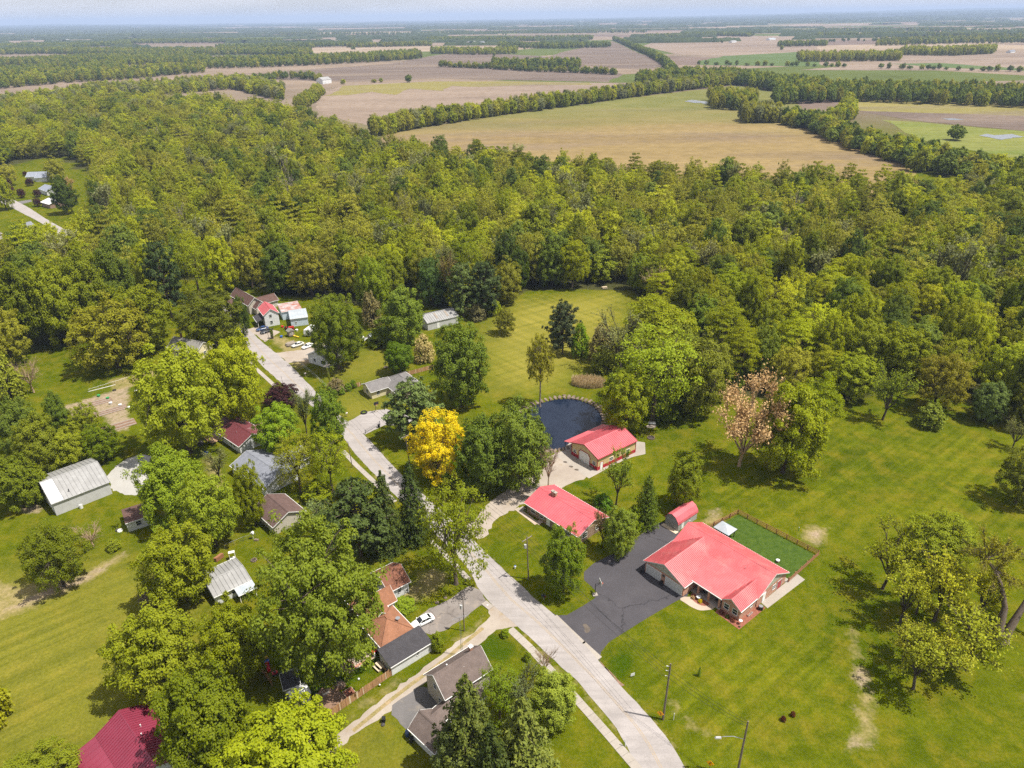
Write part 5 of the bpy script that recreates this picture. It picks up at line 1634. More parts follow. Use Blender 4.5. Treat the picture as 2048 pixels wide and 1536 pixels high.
# ridge on the horizon
def ridge():
    mb = MB()
    n = 120
    r = random.Random(8)
    V = []
    for i in range(n + 1):
        x = -24000 + 48000 * i / n
        hgt = 25 + 150 * math.exp(-((x - 17000) / 9000) ** 2) + 55 * math.exp(-((x + 15500) / 3000) ** 2) + 6 * math.sin(i * .9) + r.uniform(-4, 4)
        V.append((x, hgt))
    for i in range(n):
        (x0, h0), (x1, h1) = V[i], V[i + 1]
        mb.poly([(x0, 25000, -5), (x1, 25000, -5), (x1, 26500, h1), (x0, 26500, h0)])
        mb.poly([(x0, 26500, h0), (x1, 26500, h1), (x1, 30000, -5), (x0, 30000, -5)])
    structure(mb.build('hill', M['canopy']), 'low wooded hills on the horizon')
ridge()
# ------------------------------------------------------------------ building kit
def site(A, B, hw, R=None, rise=0.0):
    """eave corners A, B (surveyed at height hw) and a ridge point R -> foot, turn, length, half depth"""
    a, b = G(*A, hw), G(*B, hw)
    d = b - a
    L = d.length; d.normalize()
    half = None
    if R:
        q = G(*R, hw + rise) - a
        half = abs(q.x * -d.y + q.y * d.x)
    return Vector((a.x, a.y, 0)), math.atan2(d.y, d.x), L, half

def frame_map(axis):
    return (lambda a, b, z: (a, b, z)) if axis == 'x' else (lambda a, b, z: (b, a, z))

def block(root, x0, y0, x1, y1, hw, rise, axis, wall, roof, over=0.35, style='gable', ribs=0.0, z0=0.0, trim='trim_white', gable=None, over_end=None, t=0.12, walls=True, cap=True, ext=(0, 0), name='roof'):
    """one wing: walls, roof with overhang (ribs proud), ridge cap and gutters, all parts of root"""
    f = frame_map(axis)
    a0, a1, b0, b1 = (x0, x1, y0, y1) if axis == 'x' else (y0, y1, x0, x1)
    bm = (b0 + b1) / 2
    oe = over if over_end is None else over_end
    if walls:
        mb = MB()
        loop = [(x0, y0), (x1, y0), (x1, y1), (x0, y1)]
        for i in range(4):
            (p, q), (s, u) = loop[i], loop[(i + 1) % 4]
            mb.poly([(p, q, z0), (s, u, z0), (s, u, hw), (p, q, hw)])
        mb.poly([(x0, y0, hw), (x1, y0, hw), (x1, y1, hw), (x0, y1, hw)])
        if style == 'gable' and gable is None:
            for a in (a0, a1):
                tri = [f(a, b0, hw), f(a, b1, hw), f(a, bm, hw + rise)]
                mb.poly(tri if (a == a1) == (axis == 'x') else tri[::-1])
        if style == 'shed':
            for a in (a0, a1):
                mb.poly([f(a, b0, hw), f(a, b1, hw), f(a, b1, hw + rise)])
            mb.poly([f(a0, b1, hw), f(a1, b1, hw), f(a1, b1, hw + rise), f(a0, b1, hw + rise)])
        mb.build('wall', wall, root)
        if style == 'gable' and gable is not None:
            for a, s in ((a0, -1), (a1, 1)):
                mb = MB()
                mb.extrude([f(a, b0 + .02, hw), f(a, b1 - .02, hw), f(a, bm, hw + rise - .02)], Vector(f(s * .03, 0, 0)))
                mb.build('gable', gable, root)
    mb = MB()
    A0, A1 = a0 - oe - ext[0], a1 + oe + ext[1]
    if style == 'gable':
        m = rise / (bm - b0)
        for s, be in ((-1, b0), (1, b1)):
            bo = be + s * over
            ze = hw - m * over
            lo = [f(A0, bo, ze), f(A1, bo, ze), f(A1, bm, hw + rise), f(A0, bm, hw + rise)]
            hi = [(p[0], p[1], p[2] + t) for p in lo]
            mb.hexa(lo, hi)
            if ribs:
                n = max(2, int((A1 - A0) / ribs))
                for i in range(n + 1):
                    a = A0 + .03 + (A1 - A0 - .06) * i / n
                    lo = [f(a - .055, bo, ze + t - .01), f(a + .055, bo, ze + t - .01), f(a + .055, bm, hw + rise + t - .01), f(a - .055, bm, hw + rise + t - .01)]
                    mb.hexa(lo, [(p[0], p[1], p[2] + .13) for p in lo])
    elif style == 'shed':
        m = rise / (b1 - b0)
        lo = [f(A0, b0 - over, hw - m * over), f(A1, b0 - over, hw - m * over), f(A1, b1 + over * .4, hw + rise + m * over * .4), f(A0, b1 + over * .4, hw + rise + m * over * .4)]
        mb.hexa(lo, [(p[0], p[1], p[2] + t) for p in lo])
        if ribs:
            n = max(2, int((A1 - A0) / ribs))
            for i in range(n + 1):
                a = A0 + .03 + (A1 - A0 - .06) * i / n
                lo = [f(a - .03, b0 - over, hw - m * over + t - .01), f(a + .03, b0 - over, hw - m * over + t - .01), f(a + .03, b1 + over * .4, hw + rise + m * over * .4 + t - .01), f(a - .03, b1 + over * .4, hw + rise + m * over * .4 + t - .01)]
                mb.hexa(lo, [(p[0], p[1], p[2] + .05) for p in lo])
    elif style == 'hip':
        h_ = (b1 - b0) / 2
        m = rise / h_
        ze = hw - m * over
        B0, B1 = b0 - over, b1 + over
        e = [f(A0, B0, ze), f(A1, B0, ze), f(A1, B1, ze), f(A0, B1, ze)]
        lowr = [(p[0], p[1], p[2] - .02) for p in e]; e2 = [(p[0], p[1], p[2] + t) for p in e]
        ra, rb = a0 + min(h_, (a1 - a0) / 2), a1 - min(h_, (a1 - a0) / 2)
        r0, r1 = f(ra, bm, hw + rise + t), f(rb, bm, hw + rise + t)
        n = len(mb.v)
        mb.v += lowr + e2 + [r0, r1]
        for q in ((3, 2, 1, 0), (0, 1, 5, 4), (1, 2, 6, 5), (2, 3, 7, 6), (3, 0, 4, 7), (4, 5, 9, 8), (6, 7, 8, 9), (5, 6, 9), (7, 4, 8)):
            mb.f.append(tuple(n + i for i in q)); mb.m.append(0)
    ro = mb.build(name, roof, root)
    if cap and style == 'gable':
        c = MB()
        m = rise / (bm - b0)
        zr = hw + rise + t
        c.extrude([f(A0, bm - .2, zr - .2 * m + .06), f(A0, bm, zr + .085), f(A0, bm + .2, zr - .2 * m + .06), f(A0, bm, zr - .02)], Vector(f(A1 - A0, 0, 0)))
        c.build('ridge_cap', roof, ro)
    if cap and style == 'hip':
        c = MB()
        for p, q in ((r0, r1), (e2[0], r0), (e2[3], r0), (e2[1], r1), (e2[2], r1)):
            if (Vector(p) - Vector(q)).length > .1:
                c.tube(Vector(p) + Vector((0, 0, .02)), Vector(q) + Vector((0, 0, .02)), .1, .1, 5)
        c.build('ridge_cap', roof, ro)
    if trim and style in ('gable', 'hip', 'shed'):
        g = MB()
        m = rise / ((bm - b0) if style != 'shed' else (b1 - b0))
        ze = hw - m * over
        sides = ((b0 - over, -1),) if style == 'shed' else ((b0 - over, -1), (b1 + over, 1))
        for bo, s in sides:
            p, q = sorted((bo, bo + s * .11))
            X = f(A0, p, ze - .02); Y = f(A1, q, ze + t - .02)
            g.box(min(X[0], Y[0]), min(X[1], Y[1]), X[2], max(X[0], Y[0]), max(X[1], Y[1]), Y[2])
        g.build('gutter', M[trim], root)
        if style == 'gable':
            for a, s in ((A0, -1), (A1, 1)):
                g = MB()
                for bo in (b0 - over, b1 + over):
                    g.extrude([f(a, bo, ze - .04), f(a, bm, hw + rise - .04), f(a, bm, hw + rise + t + .02), f(a, bo, ze + t + .02)], Vector(f(s * .05, 0, 0)))
                g.build('bargeboard', M[trim], root)
    return ro

FACE = {'x+': ((0, 1), (1, 0)), 'x-': ((0, -1), (-1, 0)), 'y+': ((-1, 0), (0, 1)), 'y-': ((1, 0), (0, -1))}
def face_pts(face, x, y):
    (tx, ty), (nx_, ny_) = FACE[face]
    return lambda s, d, z: (x + tx * s + nx_ * d, y + ty * s + ny_ * d, z)
def fbox(mb, P, s0, s1, d0, d1, z0, z1):
    mb.hexa([P(s0, d1, z0), P(s1, d1, z0), P(s1, d0, z0), P(s0, d0, z0)], [P(s0, d1, z1), P(s1, d1, z1), P(s1, d0, z1), P(s0, d0, z1)])

def window(root, face, x, y, z, w=1.0, h=1.2, frame='trim_white', mull=1, shutters=None):
    """x, y: a point of the wall plane; z: sill height"""
    P = face_pts(face, x, y)
    mb = MB(); b = .09
    fbox(mb, P, -w / 2 - b, -w / 2, .0, .06, z - b, z + h + b)
    fbox(mb, P, w / 2, w / 2 + b, .0, .06, z - b, z + h + b)
    fbox(mb, P, -w / 2, w / 2, .0, .06, z + h, z + h + b)
    fbox(mb, P, -w / 2, w / 2, .0, .09, z - b, z)
    if mull:
        fbox(mb, P, -w / 2, w / 2, .0, .05, z + h / 2 - .03, z + h / 2 + .03)
    o = mb.build('window', M[frame], root)
    mb = MB(); fbox(mb, P, -w / 2 + .002, w / 2 - .002, .004, .03, z + .002, z + h - .002)
    mb.build('pane', M['glass'], o)
    if shutters:
        for s in (-1, 1):
            mb = MB(); c = s * (w / 2 + b + .2)
            fbox(mb, P, c - .18, c + .18, .002, .04, z - .05, z + h + .05)
            mb.build('shutter', M[shutters], root)
    return o

def door(root, face, x, y, w=.95, h=2.05, z=0.05, mat='door_white', frame='trim_white'):
    P = face_pts(face, x, y)
    mb = MB()
    fbox(mb, P, -w / 2, w / 2, .004, .05, z, z + h)
    for k_ in (0, 1):
        fbox(mb, P, -w * .34, w * .34, .05, .07, z + .2 + k_ * h * .5, z + .2 + k_ * h * .5 + h * .34)
    o = mb.build('door', M[mat], root)
    mb = MB(); fbox(mb, P, w * .34, w * .42, .05, .12, z + h * .46, z + h * .50)
    mb.build('handle', M['hardware'], o)
    mb = MB()
    for s in (-1, 1):
        a, b = sorted((s * w / 2, s * (w / 2 + .09)))
        fbox(mb, P, a, b, 0, .07, z, z + h + .09)
    fbox(mb, P, -w / 2, w / 2, 0, .07, z + h, z + h + .09)
    mb.build('door_frame', M[frame], root)

def garage_door(root, face, x, y, w, h, mat='door_grey', rows=4, frame='trim_white', arch=0.0):
    P = face_pts(face, x, y)
    mb = MB()
    for i in range(rows):
        z0, z1 = .04 + i * h / rows, .04 + (i + 1) * h / rows - .03
        cut = arch if i == rows - 1 else 0
        if cut:
            n0 = len(mb.v)
            pts = [P(-w / 2, .05, z0), P(w / 2, .05, z0), P(w / 2, .05, z1 - cut), P(w / 2 - cut, .05, z1), P(-w / 2 + cut, .05, z1), P(-w / 2, .05, z1 - cut)]
            (tx, ty), (nx_, ny_) = FACE[face]
            mb.extrude(pts, (-nx_ * .045, -ny_ * .045, 0))
        else:
            fbox(mb, P, -w / 2, w / 2, .004, .05, z0, z1)
    o = mb.build('garage_door', M[mat], root)
    mb = MB()
    if arch:
        loop = [(-w / 2, .04), (-w / 2, h - arch), (-w / 2 + arch, h), (w / 2 - arch, h), (w / 2, h - arch), (w / 2, .04)]
        for (s0, z0), (s1, z1) in zip(loop[:-1], loop[1:]):
            mb.tube(P(s0, .05, z0), P(s1, .05, z1), .1, .1, 5)
    else:
        for s in (-1, 1):
            a, b = sorted((s * w / 2, s * (w / 2 + .12)))
            fbox(mb, P, a, b, 0, .08, .02, h + .12)
        fbox(mb, P, -w / 2, w / 2, 0, .08, h, h + .12)
    mb.build('door_frame', M[frame], root)
    return o

def chimney(root, x, y, z0, z1, w=.7, d=.7, mat='brick_red', capm='concrete'):
    mb = MB(); mb.box(x - w / 2, y - d / 2, z0, x + w / 2, y + d / 2, z1)
    o = mb.build('chimney', M[mat], root)
    mb = MB(); mb.box(x - w / 2 - .08, y - d / 2 - .08, z1 + .002, x + w / 2 + .08, y + d / 2 + .08, z1 + .14)
    mb.tube((x, y, z1 + .14), (x, y, z1 + .42), .14, .12, 8)
    mb.build('chimney_cap', M[capm], o)

def vent(root, x, y, z, r=.06, h=.45, mat='metal_galv'):
    mb = MB(); mb.tube((x, y, z - .3), (x, y, z + h), r, r, 8); mb.tube((x, y, z + h), (x, y, z + h + .05), r * 1.5, r * 1.5, 8)
    mb.build('vent_pipe', M[mat], root)

# ------------------------------------------------------------------ the brick house
def cr8(x, y): return (1250 + x / 3.84, 980 + y / 3.84)
def cr7(x, y): return (1000 + x / 3.84, 820 + y / 3.84)
def cr2(x, y): return (380 + x / 3.84, 560 + y / 3.84)
def cr3(x, y): return (400 + x / 3.84, 940 + y / 3.84)
def cr5(x, y): return (450 + x / 3.84, 1136 + y / 3.84)
def cr6(x, y): return (900 + x / 3.84, 1136 + y / 3.84)
g1 = G(*cr8(135, 540), 3.0)
BH_RZ = rad(-50.0)
bh = thing('brick_house', 'large red-brick house with a pink-red ribbed metal roof and two garage doors', 'house', (g1.x, g1.y, 0), BH_RZ)
def BH(u, v, z=0.0):
    c, s = math.cos(BH_RZ), math.sin(BH_RZ)
    return Vector((g1.x + c * u - s * v, g1.y + s * u + c * v, z))
RP, BR = M['roof_pink'], M['brick_red']
block(bh, .9, 9.1, 21.7, 19.6, 2.9, 2.75, 'x', BR, RP, .45, ribs=.42, gable=M['siding_sage'], over_end=.4)
block(bh, .45, .5, 10.35, 9.1, 2.9, 2.3, 'y', BR, RP, .4, ribs=.42, gable=M['siding_sage'], over_end=.35, ext=(0, 4.2))
block(bh, 17.5, 3.4, 21.55, 9.1, 2.85, 1.35, 'y', BR, RP, .35, ribs=.42, gable=M['brick_red'], over_end=.3, ext=(0, 2.2))
# shallow porch roof between the two front wings
mb = MB()
lo = [(7.2, 3.0, 2.84), (19.3, 3.0, 2.84), (19.3, 11.2, 3.92), (7.2, 11.2, 3.92)]
lo = [(10.1, 3.0, 2.84), (17.9, 3.0, 2.84), (19.9, 11.3, 3.95), (7.6, 11.3, 3.95)]
mb.hexa(lo, [(p[0], p[1], p[2] + .12) for p in lo])
n = 28
for i in range(n + 1):
    s = i / n
    xa, xb = 10.1 + 7.8 * s, 7.6 + 12.3 * s
    xm = 7.7 + 12.1 * s
    x_ = 8.0 + 11.6 * s
    tt = max(0.0, (10.1 - x_) / 2.5, (x_ - 17.9) / 2.0)
    ys_ = 3.0 + 8.3 * tt
    if ys_ < 11:
        zs = 2.84 + 1.11 * (ys_ - 3) / 8.3
        lo = [(x_ - .055, ys_, zs + .11), (x_ + .055, ys_, zs + .11), (x_ + .055, 11.3, 4.06), (x_ - .055, 11.3, 4.06)]
        mb.hexa(lo, [(p[0], p[1], p[2] + .13) for p in lo])
mb.build('porch_roof', RP, bh)
mb = MB(); mb.box(10.4, 2.86, 2.80, 17.6, 2.98, 2.97); mb.build('gutter', M['trim_white'], bh)
for gxp, w_ in ((2.75, 3.7), (7.95, 4.1)):
    garage_door(bh, 'y-', gxp, .5, w_, 2.3)
for xx_ in (18.6, 20.5):
    window(bh, 'y-', xx_, 3.4, 1.0, 1.05, 1.25, frame='trim_white')
window(bh, 'x+', 21.7, 15.2, 1.1, 1.0, 1.0)
window(bh, 'x+', 21.55, 7.4, 1.2, .8, .9)
door(bh, 'x+', 21.7, 11.6, .95, 2.1)
garage_door(bh, 'x+', 21.7, 17.2, 1.5, 2.1, 'door_red', frame='trim_grey')
door(bh, 'y-', 14.6, 9.1, 1.1, 2.1, mat='door_red')
for xx_ in (12.2, 16.3):
    window(bh, 'y-', xx_, 9.1, .9, 1.3, 1.3)
for xx_ in (4, 9, 14, 19):
    window(bh, 'y+', xx_, 19.6, 1.0, 1.2, 1.2)
for xx_ in (11.9, 14.4, 16.9):
    mb = MB(); mb.box(xx_ - .2, 3.35, 0, xx_ + .2, 3.75, 2.8); mb.build('porch_pillar', BR, bh)
vent(bh, 20.6, 17.2, 4.2); vent(bh, 16.5, 12.2, 4.7, .05, .3)
for s in (5.35,):
    mb = MB(); mb.tube((s, .38, 2.2), (s, .30, 2.2), .28, .28, 12); mb.build('wreath', M['fabric_dark'], bh)
mb = MB(); mb.box(10.5, 3.0, .02, 17.4, 9.0, .12); o = mb.build('porch_floor', M['concrete'], bh)
# beds, paths and small things round the brick house
def world_sheet(name, uv, z, mat, label, smooth=0):
    pts = [BH(*p) for p in uv]
    if smooth:
        pts = smooth_loop(pts, smooth)
    mb = MB(); mb.poly([(p.x, p.y, z) for p in pts])
    o = mb.build(name, mat)
    if o.data.polygons[0].normal.z < 0:
        o.data.flip_normals()
    return structure(o, label)
world_sheet('flower_bed', [(11.2, 3.2), (11.0, 2.2), (12.2, 1.2), (14.0, 1.1), (15.2, 2.0), (15.2, 3.2)], .045, M['mulch'], 'red mulch bed in front of the porch', 1)
world_sheet('flower_bed', [(17.0, 3.5), (17.2, 1.9), (22.9, 1.6), (23.1, 10.4), (21.5, 10.4), (21.5, 3.4)], .03, M['mulch'], 'red mulch bed round the right wing of the brick house')
world_sheet('path', [(21.7, 11.0), (23.4, 10.6), (24.0, 23.6), (21.9, 24.0)], .034, M['concrete'], 'concrete path along the right gable of the brick house')
world_sheet('path', [(1.0, 19.7), (22.0, 19.8), (22.2, 21.2), (17.0, 21.0), (1.0, 20.9)], .03, M['concrete'], 'concrete strip behind the brick house')
world_sheet('lawn', [(1.5, 20.9), (17.0, 21.05), (21.7, 21.5), (21.6, 32.4), (2.3, 31.9)], .012, surf('lawn_rich', (0.034, 0.066, 0.008), (0.062, 0.098, 0.014), scale=.8, rough=.95, fine=3, spec=.08, bumps=(2, .8, .12)), 'deep green lawn inside the wooden rail fence')

def small(name, label, cat, parts, loc, rz=0.0, group=None):
    """small thing: parts = [(part name, material, function filling a mesh)]"""
    o = thing(name, label, cat, loc, rz, group)
    for pn, mt, fn in parts:
        mb = MB(); fn(mb); mb.build(pn, M[mt], o)
    return o
def BOX(*a): return lambda mb: mb.box(*a)
def CYL(r, z0, z1, n=14, c=(0, 0), r1=None): return lambda mb: mb.tube((c[0], c[1], z0), (c[0], c[1], z1), r, r if r1 is None else r1, n)

small('air_conditioner', 'dark round air conditioner beside the right wall of the brick house', 'air conditioner', [('housing', 'metal_dark', CYL(.5, .05, .85)), ('fan_grille', 'metal_galv', CYL(.42, .85, .9))], BH(22.6, 9.3), BH_RZ)
for i, dv in enumerate((0, .55, 1.1)):
    small('planter_box', ('front', 'middle', 'rear')[i] + ' of three white pots in a row along the right wing wall', 'planter', [('pot', 'plastic_white', CYL(.16, 0, .42, 10, r1=.22)), ('soil', 'soil', CYL(.19, .42, .44, 10))], BH(22.1, 5.9 + dv), 0, 'white pots along the right wing')
small('satellite_dish', 'small white dish standing in the mulch bed', 'satellite dish', [('stand', 'metal_galv', CYL(.03, 0, .7, 6)), ('dish', 'plastic_white', lambda mb: mb.lathe([(.05, .7), (.32, .82), (.36, .92)], n=12))], BH(22.2, 3.0), BH_RZ)
small('garden_pot', 'dark pot at the tip of the mulch bed', 'pot', [('pot', 'plastic_black', CYL(.16, 0, .35, 10, r1=.2)), ('soil', 'soil', CYL(.17, .35, .37, 10))], BH(22.6, 2.2))
small('stone_stool', 'white round stool on the fenced lawn behind the brick house', 'stool', [('seat', 'plastic_white', lambda mb: mb.lathe([(.3, .35), (.42, .42), (.42, .58), (.3, .64)], n=14)), ('base', 'brick_red', CYL(.28, 0, .36))], BH(17.3, 24.2))
for i, (u_, v_, lab) in enumerate(((12.6, 4.4, 'dark garden chair under the porch roof on the left'), (15.6, 4.6, 'dark garden chair under the porch roof on the right'))):
    small('garden_chair', lab, 'chair', [('seat', 'fabric_dark', BOX(-.3, -.3, .4, .3, .3, .48)), ('backrest', 'fabric_dark', BOX(-.3, .26, .48, .3, .34, 1.0))] + [('leg', 'metal_dark', BOX(a - .03, b - .03, 0, a + .03, b + .03, .4)) for a in (-.25, .25) for b in (-.25, .25)], BH(u_, v_), BH_RZ)
small('garden_table', 'round white table on the porch bed', 'table', [('table_top', 'plastic_white', CYL(.45, .66, .72)), ('leg', 'metal_dark', CYL(.05, 0, .66, 8))], BH(12.9, 2.3))
tree_count += 1
def bush(u_, v_, h, w, lab, kind='shrub', tint=(1, 1, 1)):
    p = BH(u_, v_); plant(kind, p, h, w, lab, tint=tint)
bush(13.6, 1.9, .8, .9, 'yellow flowering plant in the porch bed', 'limeshrub', (2.0, 1.4, .5))
bush(12.0, 1.7, .6, .9, 'low rusty plant in the porch bed', 'rustshrub')
bush(18.2, 2.6, .8, 1.0, 'dark red bush under the left window of the right wing', 'rustshrub', (.5, .25, .3))
bush(19.6, 2.5, .7, .9, 'dark bush between the two right wing windows', 'shrub', (.5, .5, .5))
bush(20.9, 2.5, .8, 1.0, 'dark red bush under the right window of the right wing', 'rustshrub', (.5, .25, .3))
# planter barrels by the garage pillars
small('wheelie_bin', 'black bin against the pillar between the garage doors', 'bin', [('body', 'plastic_black', BOX(-.25, -.28, .05, .25, .28, .9)), ('lid', 'plastic_black', BOX(-.28, -.32, .9, .28, .32, .98))], BH(5.3, -.1), BH_RZ)
small('wheelie_bin', 'black bin beside the left garage door', 'bin', [('body', 'plastic_black', BOX(-.25, -.28, .05, .25, .28, .8)), ('lid', 'plastic_black', BOX(-.28, -.32, .8, .28, .32, .88))], BH(.3, -.15), BH_RZ)

# gazebo behind the brick house
gz = thing('gazebo', 'dark gazebo with a pale hipped canopy behind the brick house', 'gazebo', BH(4.7, 22.9), BH_RZ)
for sx in (-1.6, 1.6):
    for sy in (-1.3, 1.3):
        mb = MB(); mb.box(sx - .07, sy - .07, 0, sx + .07, sy + .07, 2.25); mb.build('post', M['metal_dark'], gz)
mb = MB()
e = [(-2, -1.7, 2.25), (2, -1.7, 2.25), (2, 1.7, 2.25), (-2, 1.7, 2.25)]
for i in range(4):
    mb.poly([e[i], e[(i + 1) % 4], (0, 0, 3.1)])
mb.poly(e[::-1])
mb.build('canopy', M['roof_tin'], gz)
mb = MB(); mb.box(-2, -1.75, 2.12, 2, -1.7, 2.25); mb.box(-2, 1.7, 2.12, 2, 1.75, 2.25); mb.box(-2.05, -1.75, 2.12, -2, 1.75, 2.25); mb.box(2, -1.75, 2.12, 2.05, 1.75, 2.25)
mb.build('canopy_frame', M['metal_dark'], gz)

# wooden rail fence
def rail_fence(pts, label, post_mat='wood_rail', h=1.25, step=2.5, rails=(.3, .7, 1.1)):
    root = thing('rail_fence', label, 'fence', pts[0])
    pm = MB(); pm.box(-.08, -.08, -.1, .08, .08, h + .1); pme = pm.mesh('post', M[post_mat])
    for a, b in zip(pts[:-1], pts[1:]):
        n = max(1, round((b - a).length / step)); ang = math.atan2((b - a).y, (b - a).x); L = (b - a).length / n
        rm = MB(); rm.box(0, -.03, -.07, L, .03, .07); rme = rm.mesh('rail', M[post_mat])
        for i in range(n + 1):
            p = a.lerp(b, i / n) - root.location
            link('post', pme, root, p).rotation_euler = (0, 0, ang)
            if i < n:
                for zz in rails:
                    off = Vector((-math.sin(ang), math.cos(ang), 0)) * .11
                    o = link('rail', rme, root, Vector((p.x, p.y, zz)) + off); o.rotation_euler = (0, 0, ang)
    return root
rail_fence([BH(1.0, 20.4), BH(1.1, 24.0), BH(2.1, 32.1), BH(21.9, 32.7), BH(22.1, 20.3)], 'brown wooden rail fence round the deep green lawn')

# grey shed with a red gambrel roof
gs = thing('garden_shed', 'grey shed with a barrel-shaped red metal roof beside the dark driveway', 'shed', BH(-6.9, 16.3), BH_RZ)
W_, L_ = 3.7, 7.0
prof = [(0, 2.0), (.12, 2.45), (.85, 3.45), (1.85, 3.85), (2.85, 3.45), (3.58, 2.45), (3.7, 2.0)]
mb = MB(); mb.extrude([(0, 0, 0), (W_, 0, 0)] + [(x, 0, z_) for x, z_ in prof[::-1]], (0, L_, 0)); mb.build('wall', M['siding_grey'], gs)
mb = MB()
out = [(-.12, 1.95), (.02, 2.55), (.78, 3.57), (1.85, 3.99), (2.92, 3.57), (3.68, 2.55), (3.82, 1.95)]
for i in range(6):
    (xa, za), (xb, zb) = out[i], out[i + 1]
    lo = [(xa, -.25, za - .1), (xb, -.25, zb - .1), (xb, L_ + .25, zb - .1), (xa, L_ + .25, za - .1)]
    mb.hexa(lo, [(p[0], p[1], p[2] + .1) for p in lo])
    n = 18
    for j in range(n + 1):
        y = -.2 + (L_ + .4) * j / n
        lo = [(xa, y - .02, za - .01), (xb, y - .02, zb - .01), (xb, y + .02, zb - .01), (xa, y + .02, za - .01)]
        mb.hexa(lo, [(p[0], p[1], p[2] + .04) for p in lo])
mb.build('roof', M['roof_red'], gs)
garage_door(gs, 'y-', 1.85, 0, 2.6, 2.1, 'siding_grey', frame='trim_grey')
door(gs, 'x+', 3.7, 1.6, .8, 1.9)
window(gs, 'x+', 3.7, 4.2, 1.0, .7, .7)
mb = MB(); mb.box(-.3, -1.1, 0, W_ + .3, -.05, .12); mb.build('ramp', M['wood_pale'], gs)

# ------------------------------------------------------------------ the ranch house
p, a, L, hf = site(cr7(185, 709), cr7(602, 975), 2.8, cr7(320, 603), 1.7)
rh = thing('ranch_house', 'long brown-brick ranch house with a smooth red metal roof and chimney', 'house', p, a)
block(rh, .45, .5, L - .45, 2 * hf - .5, 2.75, 1.75, 'x', M['brick_brown'], M['roof_red'], .5, ribs=.6, gable=M['siding_tan'], over_end=.45)
chimney(rh, 4.7, hf + .1, 4.0, 5.6, 1.5, .6, 'brick_red')
for xx_ in (2.6, 5.4, 10.3, 13.6):
    window(rh, 'y-', xx_, .5, .9, 1.4, 1.2)
door(rh, 'y-', 7.6, .5, 1.0, 2.05)
for yy_ in (2.6, 7.0):
    window(rh, 'x+', L - .45, yy_, 1.0, 1.5, 1.15)
vent(rh, 14.5, 6.6, 3.9); vent(rh, 15.2, 3.4, 4.0, .05, .3)
mb = MB(); mb.box(11.0, -1.2, 0.02, 16.0, .45, .18); mb.build('porch_floor', M['concrete'], rh)

# ------------------------------------------------------------------ the tan barn
p, a, L, hf = site(cr7(752, 378), cr7(1055, 235), 3.8, cr7(645, 272), 1.7)
tb = thing('barn', 'tan metal barn with a bright red roof, white arched door and red skirting', 'barn', p, a)
Wb = 10.2
block(tb, .25, .3, L - .25, Wb, 3.75, 1.75, 'x', M['metal_tan'], M['roof_red'], .3, ribs=.6, gable=M['metal_tan'], over_end=.25, trim='door_red')
mb = MB()   # lean-to on the pond side
lo = [(0.0, Wb + .28, 3.58), (0.0, Wb + 3.0, 2.75), (L, Wb + 3.0, 2.75), (L, Wb + .28, 3.58)]
lo = [lo[0], lo[3], lo[2], lo[1]]
mb.hexa([(q[0], q[1], q[2]) for q in lo], [(q[0], q[1], q[2] + .1) for q in lo]); mb.build('lean_to_roof', M['roof_red'], tb)
for i in range(4):
    mb = MB(); x_ = .3 + (L - .6) * i / 3; mb.box(x_ - .07, Wb + 2.7, 0, x_ + .07, Wb + 2.84, 2.8); mb.build('post', M['metal_dark'], tb)
for nm, b in (('y-', (.28, .26, L - .22, .3)), ('x-', (.21, .3, .25, Wb)), ('x+', (L - .25, .3, L - .21, Wb))):
    mb = MB()
    if nm == 'x-':
        mb.box(b[0], .3, .02, b[2], 2.9, 1.05); mb.build('skirting', M['metal_red'], tb); mb = MB(); mb.box(b[0], 7.6, .02, b[2], Wb, 1.05)
    elif nm == 'y-':
        mb.box(b[0], b[1], .02, 1.1, b[3], 1.05); mb.build('skirting', M['metal_red'], tb); mb = MB(); mb.box(2.3, b[1], .02, b[2], b[3], 1.05)
    else:
        mb.box(b[0], b[1], .02, b[2], b[3], 1.05)
    mb.build('skirting', M['metal_red'], tb)
for xx_, yy_ in ((.22, .27), (L - .22, .27), (.22, Wb)):
    mb = MB(); mb.box(xx_ - .08, yy_ - .06, .02, xx_ + .08, yy_ + .06, 3.7); mb.build('corner_trim', M['door_red'], tb)
garage_door(tb, 'x-', .25, 5.25, 4.2, 3.3, 'door_white', 5, 'door_red', arch=.7)
window(tb, 'x-', .25, 9.0, 1.15, 1.0, .95); window(tb, 'x-', .25, 1.6, 1.15, 1.0, .95)
door(tb, 'y-', 1.7, .3, .95, 2.05, frame='door_red')
for xx_ in (5.2, 11.4):
    window(tb, 'y-', xx_, .3, 1.25, 1.1, .9)
small('garden_bench', 'dark bench against the front wall of the tan barn', 'bench', [('seat', 'wood_grey', BOX(-.7, -.25, .4, .7, .2, .46)), ('backrest', 'wood_grey', BOX(-.7, .2, .46, .7, .26, .95))] + [('leg', 'metal_dark', BOX(s - .04, -.2, 0, s + .04, .2, .4)) for s in (-.6, .6)], G(*cr7(705, 442)), a - math.pi / 2)

